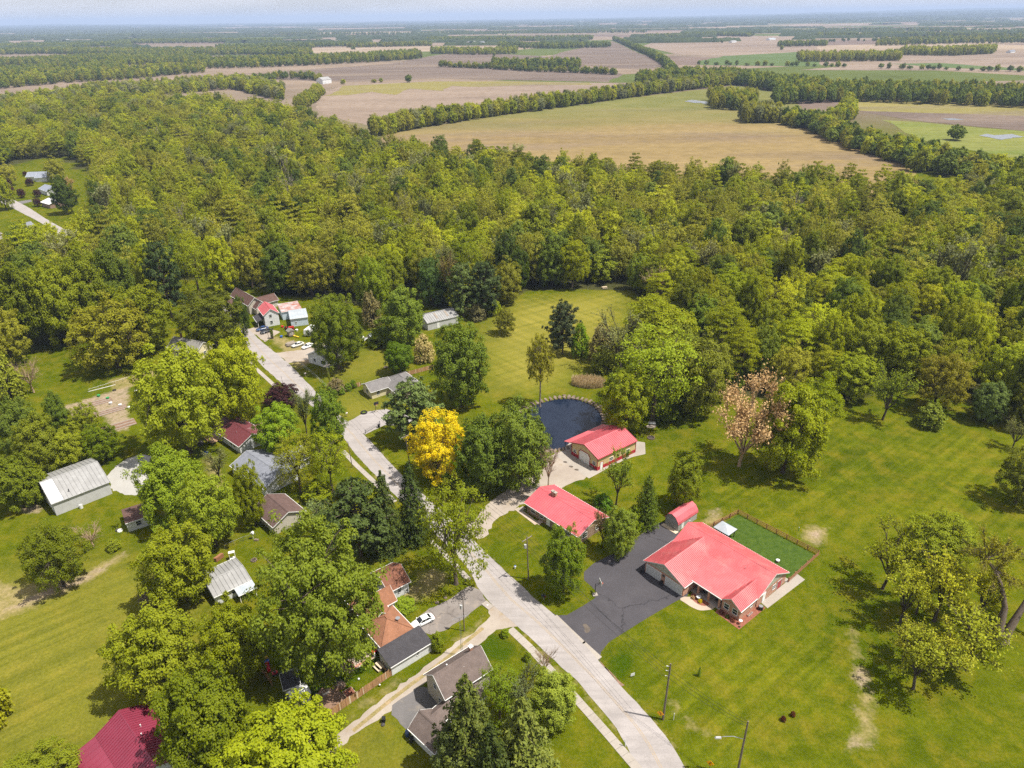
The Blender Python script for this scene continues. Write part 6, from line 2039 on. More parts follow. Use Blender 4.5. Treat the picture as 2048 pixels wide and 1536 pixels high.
# ------------------------------------------------------------------ the other houses
def simple(name, label, cat, A, B, R, hw, rise, wall, roof, style='gable', W=None, wins=(), doors=(), inset=.35, **kw):
    p, a, L, hf = site(A, B, hw, R, rise)
    Wd = W if W else 2 * hf
    o = thing(name, label, cat, p, a)
    block(o, inset, inset, L - inset, Wd - inset, hw, rise, kw.pop('axis', 'x'), M[wall], M[roof], inset + .05, style, **kw)
    for w in wins:
        fc, s, z_ = w[0], w[1], w[2]
        ww, hh = (w[3], w[4]) if len(w) > 4 else (1.0, 1.15)
        x, y = {'y-': (s, inset), 'y+': (s, Wd - inset), 'x-': (inset, s), 'x+': (L - inset, s)}[fc]
        window(o, fc, x, y, z_, ww, hh, shutters=(w[5] if len(w) > 5 else None))
    for d in doors:
        fc, s = d[0], d[1]
        x, y = {'y-': (s, inset), 'y+': (s, Wd - inset), 'x-': (inset, s), 'x+': (L - inset, s)}[fc]
        door(o, fc, x, y)
    return o, L, Wd
o, L, W2 = simple('pole_barn', 'long grey metal pole barn with a pale grey roof at the left', 'barn', (102.9, 1008.6), (219.5, 963.5), (195.3, 923.4), 3.6, 2.4, 'metal_pale', 'roof_white', wins=(), doors=(('x-', 3.0),), inset=.2, ribs=.9, trim='trim_grey')
garage_door(o, 'x-', .2, 7.0, 3.6, 3.0, 'door_white'); garage_door(o, 'x+', L - .2, W2 / 2, 4.2, 3.2, 'door_white')
vent(o, 4.4, 1.6, 4.2, .09, .7, 'metal_dark')
mb = MB(); mb.hexa([(-.1, -.1, 3.69), (2.6, -.1, 3.69), (2.6, W2 / 2, 6.09), (-.1, W2 / 2, 6.09)], [(-.1, -.1, 3.73), (2.6, -.1, 3.73), (2.6, W2 / 2, 6.13), (-.1, W2 / 2, 6.13)]); mb.build('new_roof_sheet', M['plastic_white'], o)['label'] = 'bright new white roof sheets at the left end'
small('barrel', 'white barrel standing against the grey pole barn', 'barrel', [('body', 'plastic_white', CYL(.42, 0, 1.0)), ('lid', 'trim_grey', CYL(.36, 1.0, 1.04))], G(163, 1016))
o, L, W2 = simple('trailer_home', 'small white trailer with a flat dark brown roof', 'trailer', (251, 1048), (300, 1032), (231.8, 1022), 2.5, 0.0, 'siding_white', 'shingle_brown', 'shed', W=6.4, wins=(('y-', 2.6, 1.0), ('x-', 2.0, 1.0)), doors=(('x-', 4.4),), inset=.12)
o, L, W2 = simple('house', 'white house with a maroon shingle roof and a wooden deck', 'house', cr2(165, 1140), cr2(375, 1280), cr2(255, 1042), 2.6, 1.9, 'siding_white', 'roof_maroon', wins=(('y-', 5.5, 1.0, .8, 1.1), ('y-', 9.8, 1.0), ('y-', 11.5, 1.0), ('x+', 5.8, 1.0, .9, 1.2, 'door_red')), doors=(('y-', 2.6),))
block(o, 8.2, W2 / 2, 13.2, W2 + 2.2, 2.6, 1.5, 'y', M['siding_white'], M['roof_maroon'], .4)
vent(o, 9.5, 2.6, 3.6)
dk = thing('deck', 'pale wooden deck behind the maroon-roofed house', 'deck', G(*cr2(110, 1215)), a_ := site(cr2(165, 1140), cr2(375, 1280), 2.6)[1])
for i in range(24):
    mb = MB(); mb.box(.2 * i, -.2, .25, .2 * i + .18, 3.6, .3); mb.build('board', M['wood_deck'], dk)
for s in (0, 1):
    mb = MB()
    for k_ in range(7):
        mb.box(.8 * k_ - .04, -.2 + 3.7 * s - .04, .3, .8 * k_ + .04, -.2 + 3.7 * s + .04, 1.2)
    mb.box(-.05, -.25 + 3.7 * s, 1.15, 4.9, -.15 + 3.7 * s, 1.22); mb.build('railing', M['wood_rail'], dk)
o, L, W2 = simple('house', 'white house with a slate grey hipped roof under the airy trees', 'house', cr2(305, 1425), cr3(490, 148), cr2(425, 1308), 2.5, 1.9, 'siding_white', 'shingle_slate', wins=(('y-', 4, 1.0), ('y-', 9, 1.0), ('x-', 4.5, 1.0)))
block(o, 5.5, W2 / 2, 12.0, W2 + 5.5, 2.5, 1.8, 'y', M['siding_white'], M['shingle_slate'], .4)
vent(o, 4.5, 3.0, 3.6)
o, L, W2 = simple('garage', 'pale garage with a brown shingle roof beside the broad pine', 'garage', cr3(400, 297), cr3(560, 440), cr3(522, 193), 2.6, 1.9, 'siding_taupe', 'shingle_cocoa', wins=(('y-', 3.5, 1.1),), doors=(('y-', 7.5),))
o, L, W2 = simple('shed', 'low building with a white metal roof and a porch on the left lawn', 'shed', (428, 1195), (503, 1160), None, 2.5, .8, 'siding_white', 'roof_white', W=8.9, wins=(('y-', 4.0, 1.0), ('x-', 4.0, 1.0)), doors=(('y-', 6.3),), ribs=.8)
block(o, 4.2, -2.2, 7.6, .3, 2.05, .25, 'x', M['siding_white'], M['roof_tin'], .2, 'shed', walls=False)
for x_ in (4.3, 7.5):
    mb = MB(); mb.box(x_ - .06, -2.15, 0, x_ + .06, -2.03, 2.05); mb.build('post', M['timber_white'], o)
mb = MB(); mb.hexa([(.0, -.06, 2.56), (7.7, -.06, 2.56), (7.7, 4.4, 3.34), (.0, 4.4, 3.34)], [(.0, -.06, 2.6), (7.7, -.06, 2.6), (7.7, 4.4, 3.38), (.0, 4.4, 3.38)])
# white house with orange shingles: hip block, lean-to, rear wing with cross gable, and a further brown house behind it
p, a, L, _ = site(cr5(1200, 612), cr5(1450, 465), 3.0)
oh = thing('house', 'white house with orange-brown hipped shingle roofs under the largest maple', 'house', p, a)
block(oh, .35, .35, L - .2, 7.6, 2.95, 2.0, 'y', M['siding_white'], M['shingle_orange'], .4, 'hip')
block(oh, 1.2, 6.0, 6.0, 15.5, 2.95, 2.0, 'y', M['siding_white'], M['shingle_orange'], .4, 'gable')
block(oh, 3.5, 9.0, 8.3, 13.0, 2.95, 1.9, 'x', M['siding_white'], M['shingle_orange'], .4, 'gable', ext=(.6, 0))
block(oh, -.6, -4.3, L + .9, -.15, 2.35, .7, 'x', M['siding_white'], M['shingle_dark'], .25, 'shed')
window(oh, 'x+', 8.3, 11.0, 1.3, 1.0, 1.2); window(oh, 'x-', .35, 3.5, 1.2, .9, 1.1); window(oh, 'y-', 5.0, -4.3, 1.2, .55, .6)
door(oh, 'x-', .35, 5.8); garage_door(oh, 'x+', L + .9, -2.2, 2.6, 2.0, 'door_white')
vent(oh, 4.4, 9.8, 4.6, .08, .35, 'metal_dark')
mb = MB(); mb.tube((5.3, 2.6, 3.9), (5.3, 2.6, 4.75), .04, .04, 6); mb.lathe([(.04, 4.65), (.36, 4.72), (.44, 4.86)], (5.3, 2.6, 0), 14); mb.build('satellite_dish', M['metal_galv'], oh)
o, L, W2 = simple('house', 'small white house with a rusty brown shingle roof behind the orange-roofed house', 'house', cr5(1255, 187), cr5(1425, 100), cr3(1520, 735), 3.0, 1.9, 'siding_white', 'shingle_rust', wins=(('y-', 2.6, 1.2, .7, 1.3), ('y-', 4.2, .6, .6, .5)), axis='x')
# taupe house bottom centre with its garage
o, L, W2 = simple('house', 'two-storey taupe house with a grey-brown roof at the bottom centre', 'house', (890, 1398), (984.6, 1336.5), (961, 1303), 4.6, 2.6, 'siding_taupe', 'shingle_taupe', W=6.6, wins=(('x-', 2.2, 1.2, .8, 1.1), ('x-', 3.6, 3.5, .8, 1.1), ('y-', 6, 1.2), ('y-', 3, 3.3)), axis='x')
chimney(o, 8.2, 3.9, 6.2, 7.7, .6, .6, 'brick_red', 'trim_white'); vent(o, 5.5, 2.3, 6.0, .1, .3, 'plastic_white'); vent(o, 3.2, 4.0, 6.5, .1, .3, 'plastic_white')
block(o, 1.5, -2.2, 6.5, .3, 2.4, 1.0, 'x', M['siding_taupe'], M['shingle_taupe'], .3, 'shed')
o, L, W2 = simple('garage', 'white garage with a grey-brown roof below the taupe house', 'garage', (815.9, 1455.8), (869.3, 1507), (839.3, 1422.5), 2.5, 1.7, 'siding_white', 'shingle_taupe', wins=(('y-', 1.8, 1.2, .5, .6), ('y-', 5.2, 1.2, .5, .6)), inset=.3)
block(o, .3, 3.0, 3.0, 7.2, 2.4, 1.1, 'y', M['siding_white'], M['shingle_taupe'], .3, walls=True)
# magenta barn, bottom left
p, a, L, hf = site((191.5, 1472.5), (246, 1560), 3.0, (254, 1448), 2.0)
mbn = thing('barn', 'barn with a magenta ribbed metal roof cut by the bottom left edge', 'barn', p, a)
block(mbn, .2, .2, 14, 2 * hf, 3.0, 2.0, 'x', M['siding_white'], M['roof_magenta'], .25, ribs=.55, trim=None)
block(mbn, .2, -4.2, 14, .1, 1.9, .95, 'x', M['siding_white'], M['roof_magenta'], .3, 'shed', ribs=1.1)
vent(mbn, 5.0, hf + 1.4, 4.5, .07, .4, 'plastic_white'); vent(mbn, 7.0, hf + .8, 4.8, .07, .4, 'plastic_white')
# dark shed and white metal shed in the patio yard
o, L, W2 = simple('garden_shed', 'small grey-shingled garden shed with a railing in the patio yard', 'shed', (567, 1381), (601, 1368.5), None, 2.2, .7, 'siding_taupe', 'shingle_dark', W=3.8, doors=(('y-', 1.5),), inset=.15)
mb = MB()
for i in range(9):
    mb.box(.1 + i * .36, -.75, .3, .15 + i * .36, -.7, 1.15)
mb.box(.05, -.78, 1.12, 3.1, -.67, 1.2); mb.build('railing', M['timber_white'], o)
o, L, W2 = simple('tool_shed', 'white metal tool shed below the small grey-shingled shed', 'shed', cr5(520, 1030), cr5(655, 955), None, 1.9, .35, 'siding_white', 'plastic_white', W=2.4, doors=(('y-', 1.4),), inset=.1)
# cream house
p, a, L, _ = site((721.7, 767.8), (741.5, 784.5), 2.7)
ch = thing('house', 'cream-walled house with a grey hipped roof beside the round tyre lawn', 'house', p, a)
block(ch, .4, .4, L - .4, 7.5, 2.65, 1.5, 'y', M['siding_cream'], M['shingle_grey'], .4)
block(ch, .9, 6.4, 12.5, 15.2, 2.65, 2.1, 'x', M['siding_cream'], M['shingle_grey'], .45, 'hip')
window(ch, 'y-', 3.5, .4, 1.0, 1.5, 1.2); window(ch, 'x+', L - .4, 2.6, 1.0, 1.0, 1.1); door(ch, 'y-', 8.4, 6.4); window(ch, 'y-', 10.6, 6.4, 1.0, 1.2, 1.1)
window(ch, 'x-', .9, 11.0, 1.0); vent(ch, 6.0, 9.0, 4.2)
# white-roofed shed on the back lawn
o, L, W2 = simple('shed', 'pale grey shed with a white metal roof and two brown skylights on the back lawn', 'shed', (854.6, 647), (917.8, 632.3), (847.8, 629.2), 3.0, 1.7, 'metal_pale', 'roof_white', doors=(('y-', 4.6),), inset=.2, ribs=.9, trim=None)
for x_ in (4.6, 9.0):
    m_ = 1.7 / (W2 / 2 - .2)
    y0_, y1_ = 1.3, W2 / 2 - .6
    z0_, z1_ = 3.0 + m_ * (y0_ - .2) + .13, 3.0 + m_ * (y1_ - .2) + .13
    mb = MB(); lo = [(x_, y0_, z0_), (x_ + .9, y0_, z0_), (x_ + .9, y1_, z1_), (x_, y1_, z1_)]
    mb.hexa(lo, [(q[0], q[1], q[2] + .06) for q in lo]); mb.build('skylight', M['wood_grey'], o)
# white farmhouse behind the big dark tree
o, L, W2 = simple('farmhouse', 'white farmhouse half hidden by the big dark green tree', 'house', (654, 722), (692, 703), None, 3.0, 2.2, 'siding_white', 'roof_white', W=10.0, wins=(('x-', 3.0, 1.0), ('x-', 6.5, 1.0), ('y-', 2.5, 1.0), ('y-', 6.0, 1.0)), doors=(('x-', 8.0),))
fl = small('flag', 'red, white and blue striped flag on the farmhouse porch', 'flag', [('pole', 'trim_white', lambda mb: mb.tube((0, 0, 1.5), (-.9, -.9, 2.6), .03, .03, 6)), ('stripes', 'plastic_red', lambda mb: [mb.box(-.95, -.9 + i * .24, 1.2, -.92, -.78 + i * .24, 2.5) for i in range(4)]), ('field', 'plastic_white', lambda mb: [mb.box(-.95, -.78 + i * .24, 1.2, -.92, -.66 + i * .24, 2.5) for i in range(3)]), ('canton', 'plastic_blue', BOX(-.97, -.9, 2.0, -.955, -.42, 2.5))], G(639, 718), rad(40))
# two-storey white house with red roof, tin sheds, brown house at the end of the road
o, L, W2 = simple('house', 'white two-storey house with a small red roof at the far bend', 'house', (526.6, 631), (557.8, 625), None, 5.0, 2.0, 'siding_white', 'roof_red', W=9.5, wins=(('y-', 2.6, 3.6, .9, 1.2), ('y-', 2.6, 1.0, .9, 1.2), ('x-', 4, 3.4)), axis='y', inset=.25)
block(o, -2.4, 1.0, .2, 7.5, 2.5, .9, 'y', M['siding_white'], M['shingle_dark'], .3, 'shed', walls=False)
for y_ in (1.1, 4.2, 7.4):
    mb = MB(); mb.box(-2.3, y_ - .07, 0, -2.16, y_ + .07, 2.5); mb.build('post', M['timber_white'], o)
o, L, W2 = simple('metal_shed', 'low pale blue shed with a white tin roof beside the red-roofed house', 'shed', (580, 638.8), (616, 634), None, 3.2, .3, 'siding_blue', 'roof_tin', 'shed', W=9.0, wins=(('y-', 2.0, 1.2, .6, .6),), doors=(('x-', 4.0),), inset=.15, ribs=1.0)
o, L, W2 = simple('metal_shed', 'low shed with a rust-patched tin roof behind the pale blue shed', 'shed', (563, 625), (604, 618), None, 3.3, .4, 'siding_blue', 'roof_rust', 'shed', W=9.0, inset=.15, ribs=1.0)
p, a, L, _ = site((494, 609), (458, 588), 4.0)
o, L, W2 = simple('house', 'tan house with long brown shingle roofs at the far end of the road', 'house', (460, 590), (496, 611), None, 4.0, 2.4, 'siding_taupe', 'shingle_brown', W=6.2, wins=(('y-', 5, 1.0), ('y-', 10, 1.0), ('x+', 3, 1.4)))
block(o, L - 4.5, 2.0, L + 2.6, 6.0, 2.9, 1.9, 'x', M['siding_taupe'], M['shingle_brown'], .35)
block(o, L - 7.5, 5.0, L - 1.0, 13.0, 2.8, 1.8, 'y', M['siding_taupe'], M['shingle_brown'], .35)
block(o, 2.0, -2.6, L - 4, .2, 2.3, .8, 'x', M['siding_taupe'], M['shingle_brown'], .3, 'shed', walls=False)
for x_ in (2.1, L / 2 - 1, L - 4.1):
    mb = MB(); mb.box(x_ - .07, -2.5, 0, x_ + .07, -2.36, 2.3); mb.build('post', M['timber_white'], o)
vent(o, 3, 3.2, 6.2, .2, .4, 'metal_dark')
# weathered grey house behind the golden green tree
o, L, W2 = simple('house', 'old pale house with a weathered grey roof behind the golden green tree', 'house', (333, 694), (392, 706), None, 3.4, 2.4, 'siding_cream', 'shingle_weathered', W=8.0, wins=(('x+', 4, 1.2), ('y-', 4, 1.0)))
chimney(o, 2.2, 5.2, 4.6, 6.8, .6, .6)
# far left houses
o, L, W2 = simple('house', 'far white house with a large blue-grey roof at the left edge', 'house', (68, 356), (93, 355), None, 3.0, 2.2, 'siding_white', 'shingle_blue', W=13, wins=(('y-', 10, 1.1),), doors=(('y-', 6),))
block(o, -8, 6, L * .7, 17, 3.0, 2.4, 'x', M['siding_white'], M['shingle_blue'], .5)
o, L, W2 = simple('house', 'far white house with a blue-grey gable below the largest blue-grey roof', 'house', (76, 377), (92, 383), None, 3.0, 2.0, 'siding_white', 'shingle_blue', W=10, wins=(('x-', 5, 1.0),))
o, L, W2 = simple('house', 'far house with a bright white metal roof beside the lane', 'house', (80, 404), (98, 409), None, 2.8, 1.6, 'brick_brown', 'plastic_white', W=12, wins=(('y-', 3, 1.0),))
o, L, W2 = simple('house', 'far blue house with a white-framed window and grey roof near the left edge', 'house', (28, 457), (46, 459), None, 4.2, 2.2, 'siding_denim', 'shingle_slate', W=8, wins=(('y-', 2.6, 2.2, 1.0, 1.4), ('y-', 4.2, .6)), axis='y')
o, L, W2 = simple('house', 'roof of a brown house cut by the left edge', 'house', (-22, 476), (4, 466), None, 3.0, 2.0, 'siding_taupe', 'shingle_taupe', W=8, wins=(('y-', 3, 1.0),))
# distant farms
far_farms = [((645, 160), (663, 158), 7, 4, 16, 'siding_white', 'roof_white', 'white gambrel-sized barn by the pinkish field'), ((1464, 83), (1474, 82), 5, 3, 14, 'siding_white', 'roof_white', 'distant white farmhouse on the right pink field'),
             ((940, 84), (952, 83), 5, 3, 20, 'siding_white', 'roof_white', 'distant long white barn near the centre'), ((962, 85), (970, 84), 5, 3, 14, 'siding_white', 'shingle_slate', 'distant pale barn right of the long white barn'),
             ((95, 83), (106, 82), 5, 3, 14, 'metal_red', 'shingle_brown', 'distant red barn on the left'), ((780, 118), (786, 117), 4, 3, 10, 'siding_white', 'shingle_taupe', 'distant white house at the end of the left woods'),
             ((487, 58), (520, 57), 8, 3, 40, 'siding_white', 'roof_white', 'very distant row of white grain buildings'), ((1890, 103), (1897, 103), 4, 3, 10, 'siding_white', 'shingle_taupe', 'distant house right of the square woodlot'),
             ((2022, 103), (2032, 102), 4, 3, 12, 'siding_white', 'shingle_slate', 'distant grey-roofed house near the right edge'), ((200, 95), (206, 94), 4, 3, 12, 'siding_white', 'shingle_taupe', 'distant white house in the left woods'),
             ((133, 80), (139, 79), 5, 3, 12, 'siding_white', 'roof_white', 'distant white shed right of the red barn'), ((1540, 78), (1552, 77), 5, 3, 18, 'siding_white', 'roof_tin', 'distant grey barn behind the right pink field')]
for A, B, hw, rise, W2_, wm, rm, lab in far_farms:
    simple('farm_building', lab, 'farm building', A, B, None, hw, rise, wm, rm, W=W2_, inset=.3, trim=None, wins=(('y-', 4, 1.2), ('y-', 8, 1.2)))
# ------------------------------------------------------------------ vehicles
def car(label, loc, rz, paint='car_white', kind='sedan', group=None):
    L, W = (4.7, 1.8)
    o = thing('car', label, 'car', loc, rz, group)
    # lower body: lofted sections along x (nose at +x)
    secs = [(-2.32, .62, .45, .74), (-2.15, .84, .32, .92), (-1.2, .90, .26, .97), (0.2, .90, .24, .95), (1.3, .89, .26, .90), (2.0, .84, .32, .80), (2.34, .60, .42, .66)]
    mb = MB()
    rings = []
    for x, hw_, z0, z1 in secs:
        rings.append([(x, -hw_, z0 + .08), (x, -hw_ * .9, z0), (x, hw_ * .9, z0), (x, hw_, z0 + .08), (x, hw_ * 1.0, z0 + (z1 - z0) * .65), (x, hw_ * .86, z1), (x, -hw_ * .86, z1), (x, -hw_ * 1.0, z0 + (z1 - z0) * .65)])
    n0 = 0
    for r_ in rings:
        mb.v += r_
    for i in range(len(rings) - 1):
        for j in range(8):
            k_ = (j + 1) % 8
            mb.f.append((i * 8 + j, i * 8 + k_, (i + 1) * 8 + k_, (i + 1) * 8 + j)); mb.m.append(0)
    mb.f.append(tuple(range(7, -1, -1))); mb.m.append(0)
    mb.f.append(tuple((len(rings) - 1) * 8 + j for j in range(8))); mb.m.append(0)
    mb.build('body', M[paint], o, True)
    # cabin: roof panel with pillars
    b = [(-1.75, .80), (1.05, .80)]; t = [(-1.05, .60), (.25, .62)]
    zb, zt = .93, 1.43
    mb = MB()
    top = [(t[0][0], -t[0][1], zt), (t[1][0], -t[1][1], zt), (t[1][0], t[1][1], zt), (t[0][0], t[0][1], zt)]
    mb.hexa([(q[0] * 1.0, q[1] * 1.03, q[2] - .05) for q in top], [(q[0], q[1] * .95, q[2] + .03) for q in top])
    bot = [(b[0][0], -b[0][1], zb), (b[1][0], -b[1][1], zb), (b[1][0], b[1][1], zb), (b[0][0], b[0][1], zb)]
    for p, q in zip(bot, top):
        mb.tube(p, q, .05, .045, 5)
    for s in (-1, 1):
        mb.tube((-.35, s * .82, zb), (-.38, s * .63, zt), .04, .04, 5)
    mb.build('cabin', M[paint], o)
    def pane(nm, pts):
        mb = MB(); mb.poly(pts); mb.build(nm, M['car_glass'], o)
    i_ = .02
    pane('windscreen', [(bot[1][0] - i_, bot[1][1] + .04, zb), (bot[2][0] - i_, bot[2][1] - .04, zb), (top[2][0] - i_, top[2][1] - .03, zt - .03), (top[1][0] - i_, top[1][1] + .03, zt - .03)])
    pane('rear_window', [(bot[3][0] + i_, bot[3][1] - .04, zb), (bot[0][0] + i_, bot[0][1] + .04, zb), (top[0][0] + i_, top[0][1] + .03, zt - .03), (top[3][0] + i_, top[3][1] - .03, zt - .03)])
    for s in (-1, 1):
        pane('side_window', [(-1.7, s * .79, zb), (1.0, s * .79, zb), (.22, s * .615, zt - .03), (-1.02, s * .6, zt - .03)])
    for x in (-1.42, 1.42):
        for s in (-1, 1):
            mb = MB(); mb.tube((x, s * .66, .33), (x, s * .91, .33), .33, .33, 16); wo = mb.build('wheel', M['rubber'], o)
            mb = MB(); mb.tube((x, s * .9, .33), (x, s * .925, .33), .2, .2, 12); mb.build('rim', M['metal_galv'], wo)
    for s in (-1, 1):
        mb = MB(); mb.box(2.16, s * .52 - .17, .55, 2.30, s * .52 + .17, .70); mb.build('headlight', M['lens_lamp'], o)
        mb = MB(); mb.box(-2.31, s * .52 - .16, .62, -2.2, s * .52 + .16, .78); mb.build('tail_light', M['plastic_red'], o)
        mb = MB(); mb.box(.75, s * .95 - .09, .95, .9, s * .95 + .09, 1.08); mb.build('wing_mirror', M[paint], o)
    return o
def heading(p, q):
    d = G(*q) - G(*p)
    return math.atan2(d.y, d.x)
car('white sedan parked beside the flat grey roof', G(846, 1246), heading((868, 1233), (826, 1253)))
car('faded cream sedan parked on the grass, nearer the log pile', G(596, 692), heading((606, 688), (585, 695)), 'car_silver')
car('white sedan parked on the grass beside the big dark tree', G(616, 695), heading((628, 690), (606, 698)), 'car_white')
car('dark blue car parked at the porch of the two-storey house', G(525, 660), heading((535, 656), (519, 660)), 'car_blue')
car('black car parked in front of the dark blue one', G(533, 665), heading((543, 661), (525, 667)), 'car_black')
# camper trailer
o = thing('camper_trailer', 'white camper trailer beside the pale blue shed', 'trailer', G(622, 668), rad(75))
mb = MB(); mb.extrude([(-3, -1.15, .5), (3, -1.15, .5), (3.3, -1.15, 1.4), (2.6, -1.15, 2.7), (-2.8, -1.15, 2.7), (-3.1, -1.15, 1.2)], (0, 2.3, 0)); mb.build('body', M['plastic_white'], o)
for s in (-1, 1):
    mb = MB(); mb.tube((0, s * .95, .35), (0, s * 1.2, .35), .35, .35, 14); mb.build('wheel', M['rubber'], o)
window(o, 'y-', -1, -1.15, 1.3, 1.0, .6); window(o, 'y+', -1, 1.15, 1.3, 1.0, .6); door(o, 'y-', 1.2, -1.15, .7, 1.7, .55)
mb = MB(); mb.tube((3.2, 0, .55), (4.4, 0, .5), .05, .05, 6); mb.build('tow_bar', M['metal_dark'], o)
# old tractor, kayak, mower
o = thing('tractor', 'old red tractor in the cluttered yard', 'tractor', G(580, 660), rad(30))
mb = MB(); mb.box(-.4, -.35, .7, 1.6, .35, 1.35); mb.build('bonnet', M['tractor_red'], o)
mb = MB(); mb.box(-1.2, -.45, .75, -.4, .45, 1.0); mb.box(-1.2, -.45, 1.0, -1.05, .45, 1.5); mb.build('seat', M['tractor_red'], o)
for x, s, r_ in ((-1.0, -.85, .75), (-1.0, .85, .75), (1.3, -.6, .42), (1.3, .6, .42)):
    mb = MB(); mb.tube((x, s - .14, r_), (x, s + .14, r_), r_, r_, 16); w_ = mb.build('wheel', M['rubber'], o)
    mb = MB(); mb.tube((x, s - .16, r_), (x, s + .16, r_), r_ * .55, r_ * .55, 12); mb.build('rim', M['tractor_red'], w_)
mb = MB(); mb.tube((1.0, 0, 1.35), (1.0, 0, 2.0), .05, .05, 6); mb.build('exhaust', M['metal_dark'], o)
def hull(mb, L, W, H):
    n = 12
    for i in range(n):
        pass
    secs = []
    for i in range(n + 1):
        s = -1 + 2 * i / n
        w = W / 2 * math.sqrt(max(.02, 1 - s * s)); lift = .25 * H * s * s
        secs.append([(s * L / 2, -w, H + lift), (s * L / 2, -w * .7, .25 * H + lift), (s * L / 2, 0, lift), (s * L / 2, w * .7, .25 * H + lift), (s * L / 2, w, H + lift), (s * L / 2, 0, H * .8 + lift)])
    b0 = len(mb.v)
    for q in secs:
        mb.v += q
    for i in range(n):
        for j in range(6):
            k_ = (j + 1) % 6
            mb.f.append((b0 + i * 6 + j, b0 + i * 6 + k_, b0 + i * 6 + 6 + k_, b0 + i * 6 + 6 + j)); mb.m.append(0)
small('kayak', 'yellow kayak lying beside the wooden hut', 'kayak', [('hull', 'plastic_yellow', lambda mb: hull(mb, 3.6, .75, .4)), ('cockpit', 'plastic_black', lambda mb: mb.box(-.4, -.2, .33, .4, .2, .4))], G(592, 674), rad(-35))
o = small('wooden_hut', 'small weathered wooden hut on posts in the cluttered yard', 'hut', [('wall', 'wood_grey', BOX(-1, -1, .4, 1, 1, 2.3)), ('roof', 'shingle_weathered', lambda mb: mb.extrude([(-1.25, -1.2, 2.2), (1.25, -1.2, 2.2), (0, -1.2, 3.0)], (0, 2.4, 0)))] + [('post', 'wood_grey', BOX(a - .08, b - .08, 0, a + .08, b + .08, .4)) for a in (-.8, .8) for b in (-.8, .8)], G(582, 672), rad(40))
window(o, 'y-', 0, -1, 1.0, .6, .6)
def log_pile(mb):
    r = random.Random(4)
    for i in range(26):
        row = i % 4
        y = -1.2 + r.uniform(0, 2.4)
        mb.tube((-1.6 + r.uniform(-.3, .3), y, .2 + row * .28), (1.6 + r.uniform(-.3, .3), y + r.uniform(-.2, .2), .2 + row * .28 + r.uniform(-.1, .1)), .14, .12, 6)
o = thing('log_pile', 'heap of cut brown logs beside the cream sedan', 'log pile', G(582, 690), rad(35))
lg = MB(); lg.tube((-1.6, 0, 0), (1.6, .1, .05), .15, .13, 7); lgm = lg.mesh('log', M['wood_grey'])
r = random.Random(6)
for i in range(28):
    q = link('log', lgm, o, (r.uniform(-.3, .3), -1.3 + (i % 9) * .31, .16 + .27 * (i // 9))); q.rotation_euler = (r.uniform(-.1, .1), r.uniform(-.06, .06), r.uniform(-.15, .15))
# big ivy-clad stump by the drive of the two-storey house
o = thing('tree_stump', 'tall ivy-covered stump in front of the two-storey house', 'stump', G(545, 677))
mb = MB(); mb.tube((0, 0, -.1), (.1, 0, 3.4), .5, .34, 9); mb.tube((.1, 0, 3.0), (.9, .2, 4.2), .22, .14, 7); mb.build('trunk', M['bark_dark'], o)
t = Tree(500)
t.clump(np.array([0, 0, 2.0]), .75, 1.9, 260, .16, np.array([0, 0, .2])); t.limb([(0, 0, 0), (0, 0, .2)], [.1, .1], 3)
link('ivy', t.leaf_mesh('ivy', M['leaf_deep']), o)
# scattered yard items
yard = [((565, 655), 'plastic_red', 'red plastic tub by the wall of the two-storey house'), ((572, 657), 'plastic_blue', 'blue tub beside the red one'), ((563, 675), 'plastic_blue', 'blue bucket on the grass by the stump'), ((594, 662), 'fabric_white', 'pale cushion crate beside the tractor')]
for p_, m_, lab in yard:
    small('tub', lab, 'tub', [('body', m_, CYL(.38, 0, .6, 10, r1=.48)), ('rim', m_, CYL(.52, .6, .66, 10))], G(*p_))
o, L, W2 = simple('garden_shed', 'small round-roofed grey shed behind the farmhouse', 'shed', (742, 676), (756, 672), None, 2.0, 1.0, 'wood_grey', 'roof_tin', W=3.0, inset=.1, trim=None, doors=(('y-', 1.0),))
for i, (x, y, m_, s_) in enumerate(((712, 682, 'plastic_white', 1.2), (722, 676, 'fabric_white', 1.0), (731, 679, 'trim_grey', .9), (704, 690, 'plastic_white', .8))):
    small('junk_pile', ('largest', 'second', 'third', 'nearest')[i] + ' of the pale heaps of scrap behind the farmhouse', 'scrap heap', [('sheets', m_, lambda mb, s_=s_: [mb.hexa([(-1.3 * s_, -.8, .1 + k_ * .35), (1.2 * s_, -.7, .1 + k_ * .3), (1.1 * s_, .8, .2 + k_ * .3), (-1.2 * s_, .7, .1 + k_ * .4)], [(-1.1 * s_, -.6, .35 + k_ * .35), (1.1 * s_, -.6, .4 + k_ * .3), (1.0 * s_, .7, .5 + k_ * .3), (-1.1 * s_, .6, .4 + k_ * .4)]) for k_ in (0,)]), ('frame', 'metal_galv', lambda mb, s_=s_: mb.box(-.9 * s_, -.1, .3, .9 * s_, .1, .9))], G(x, y), .4 * i)

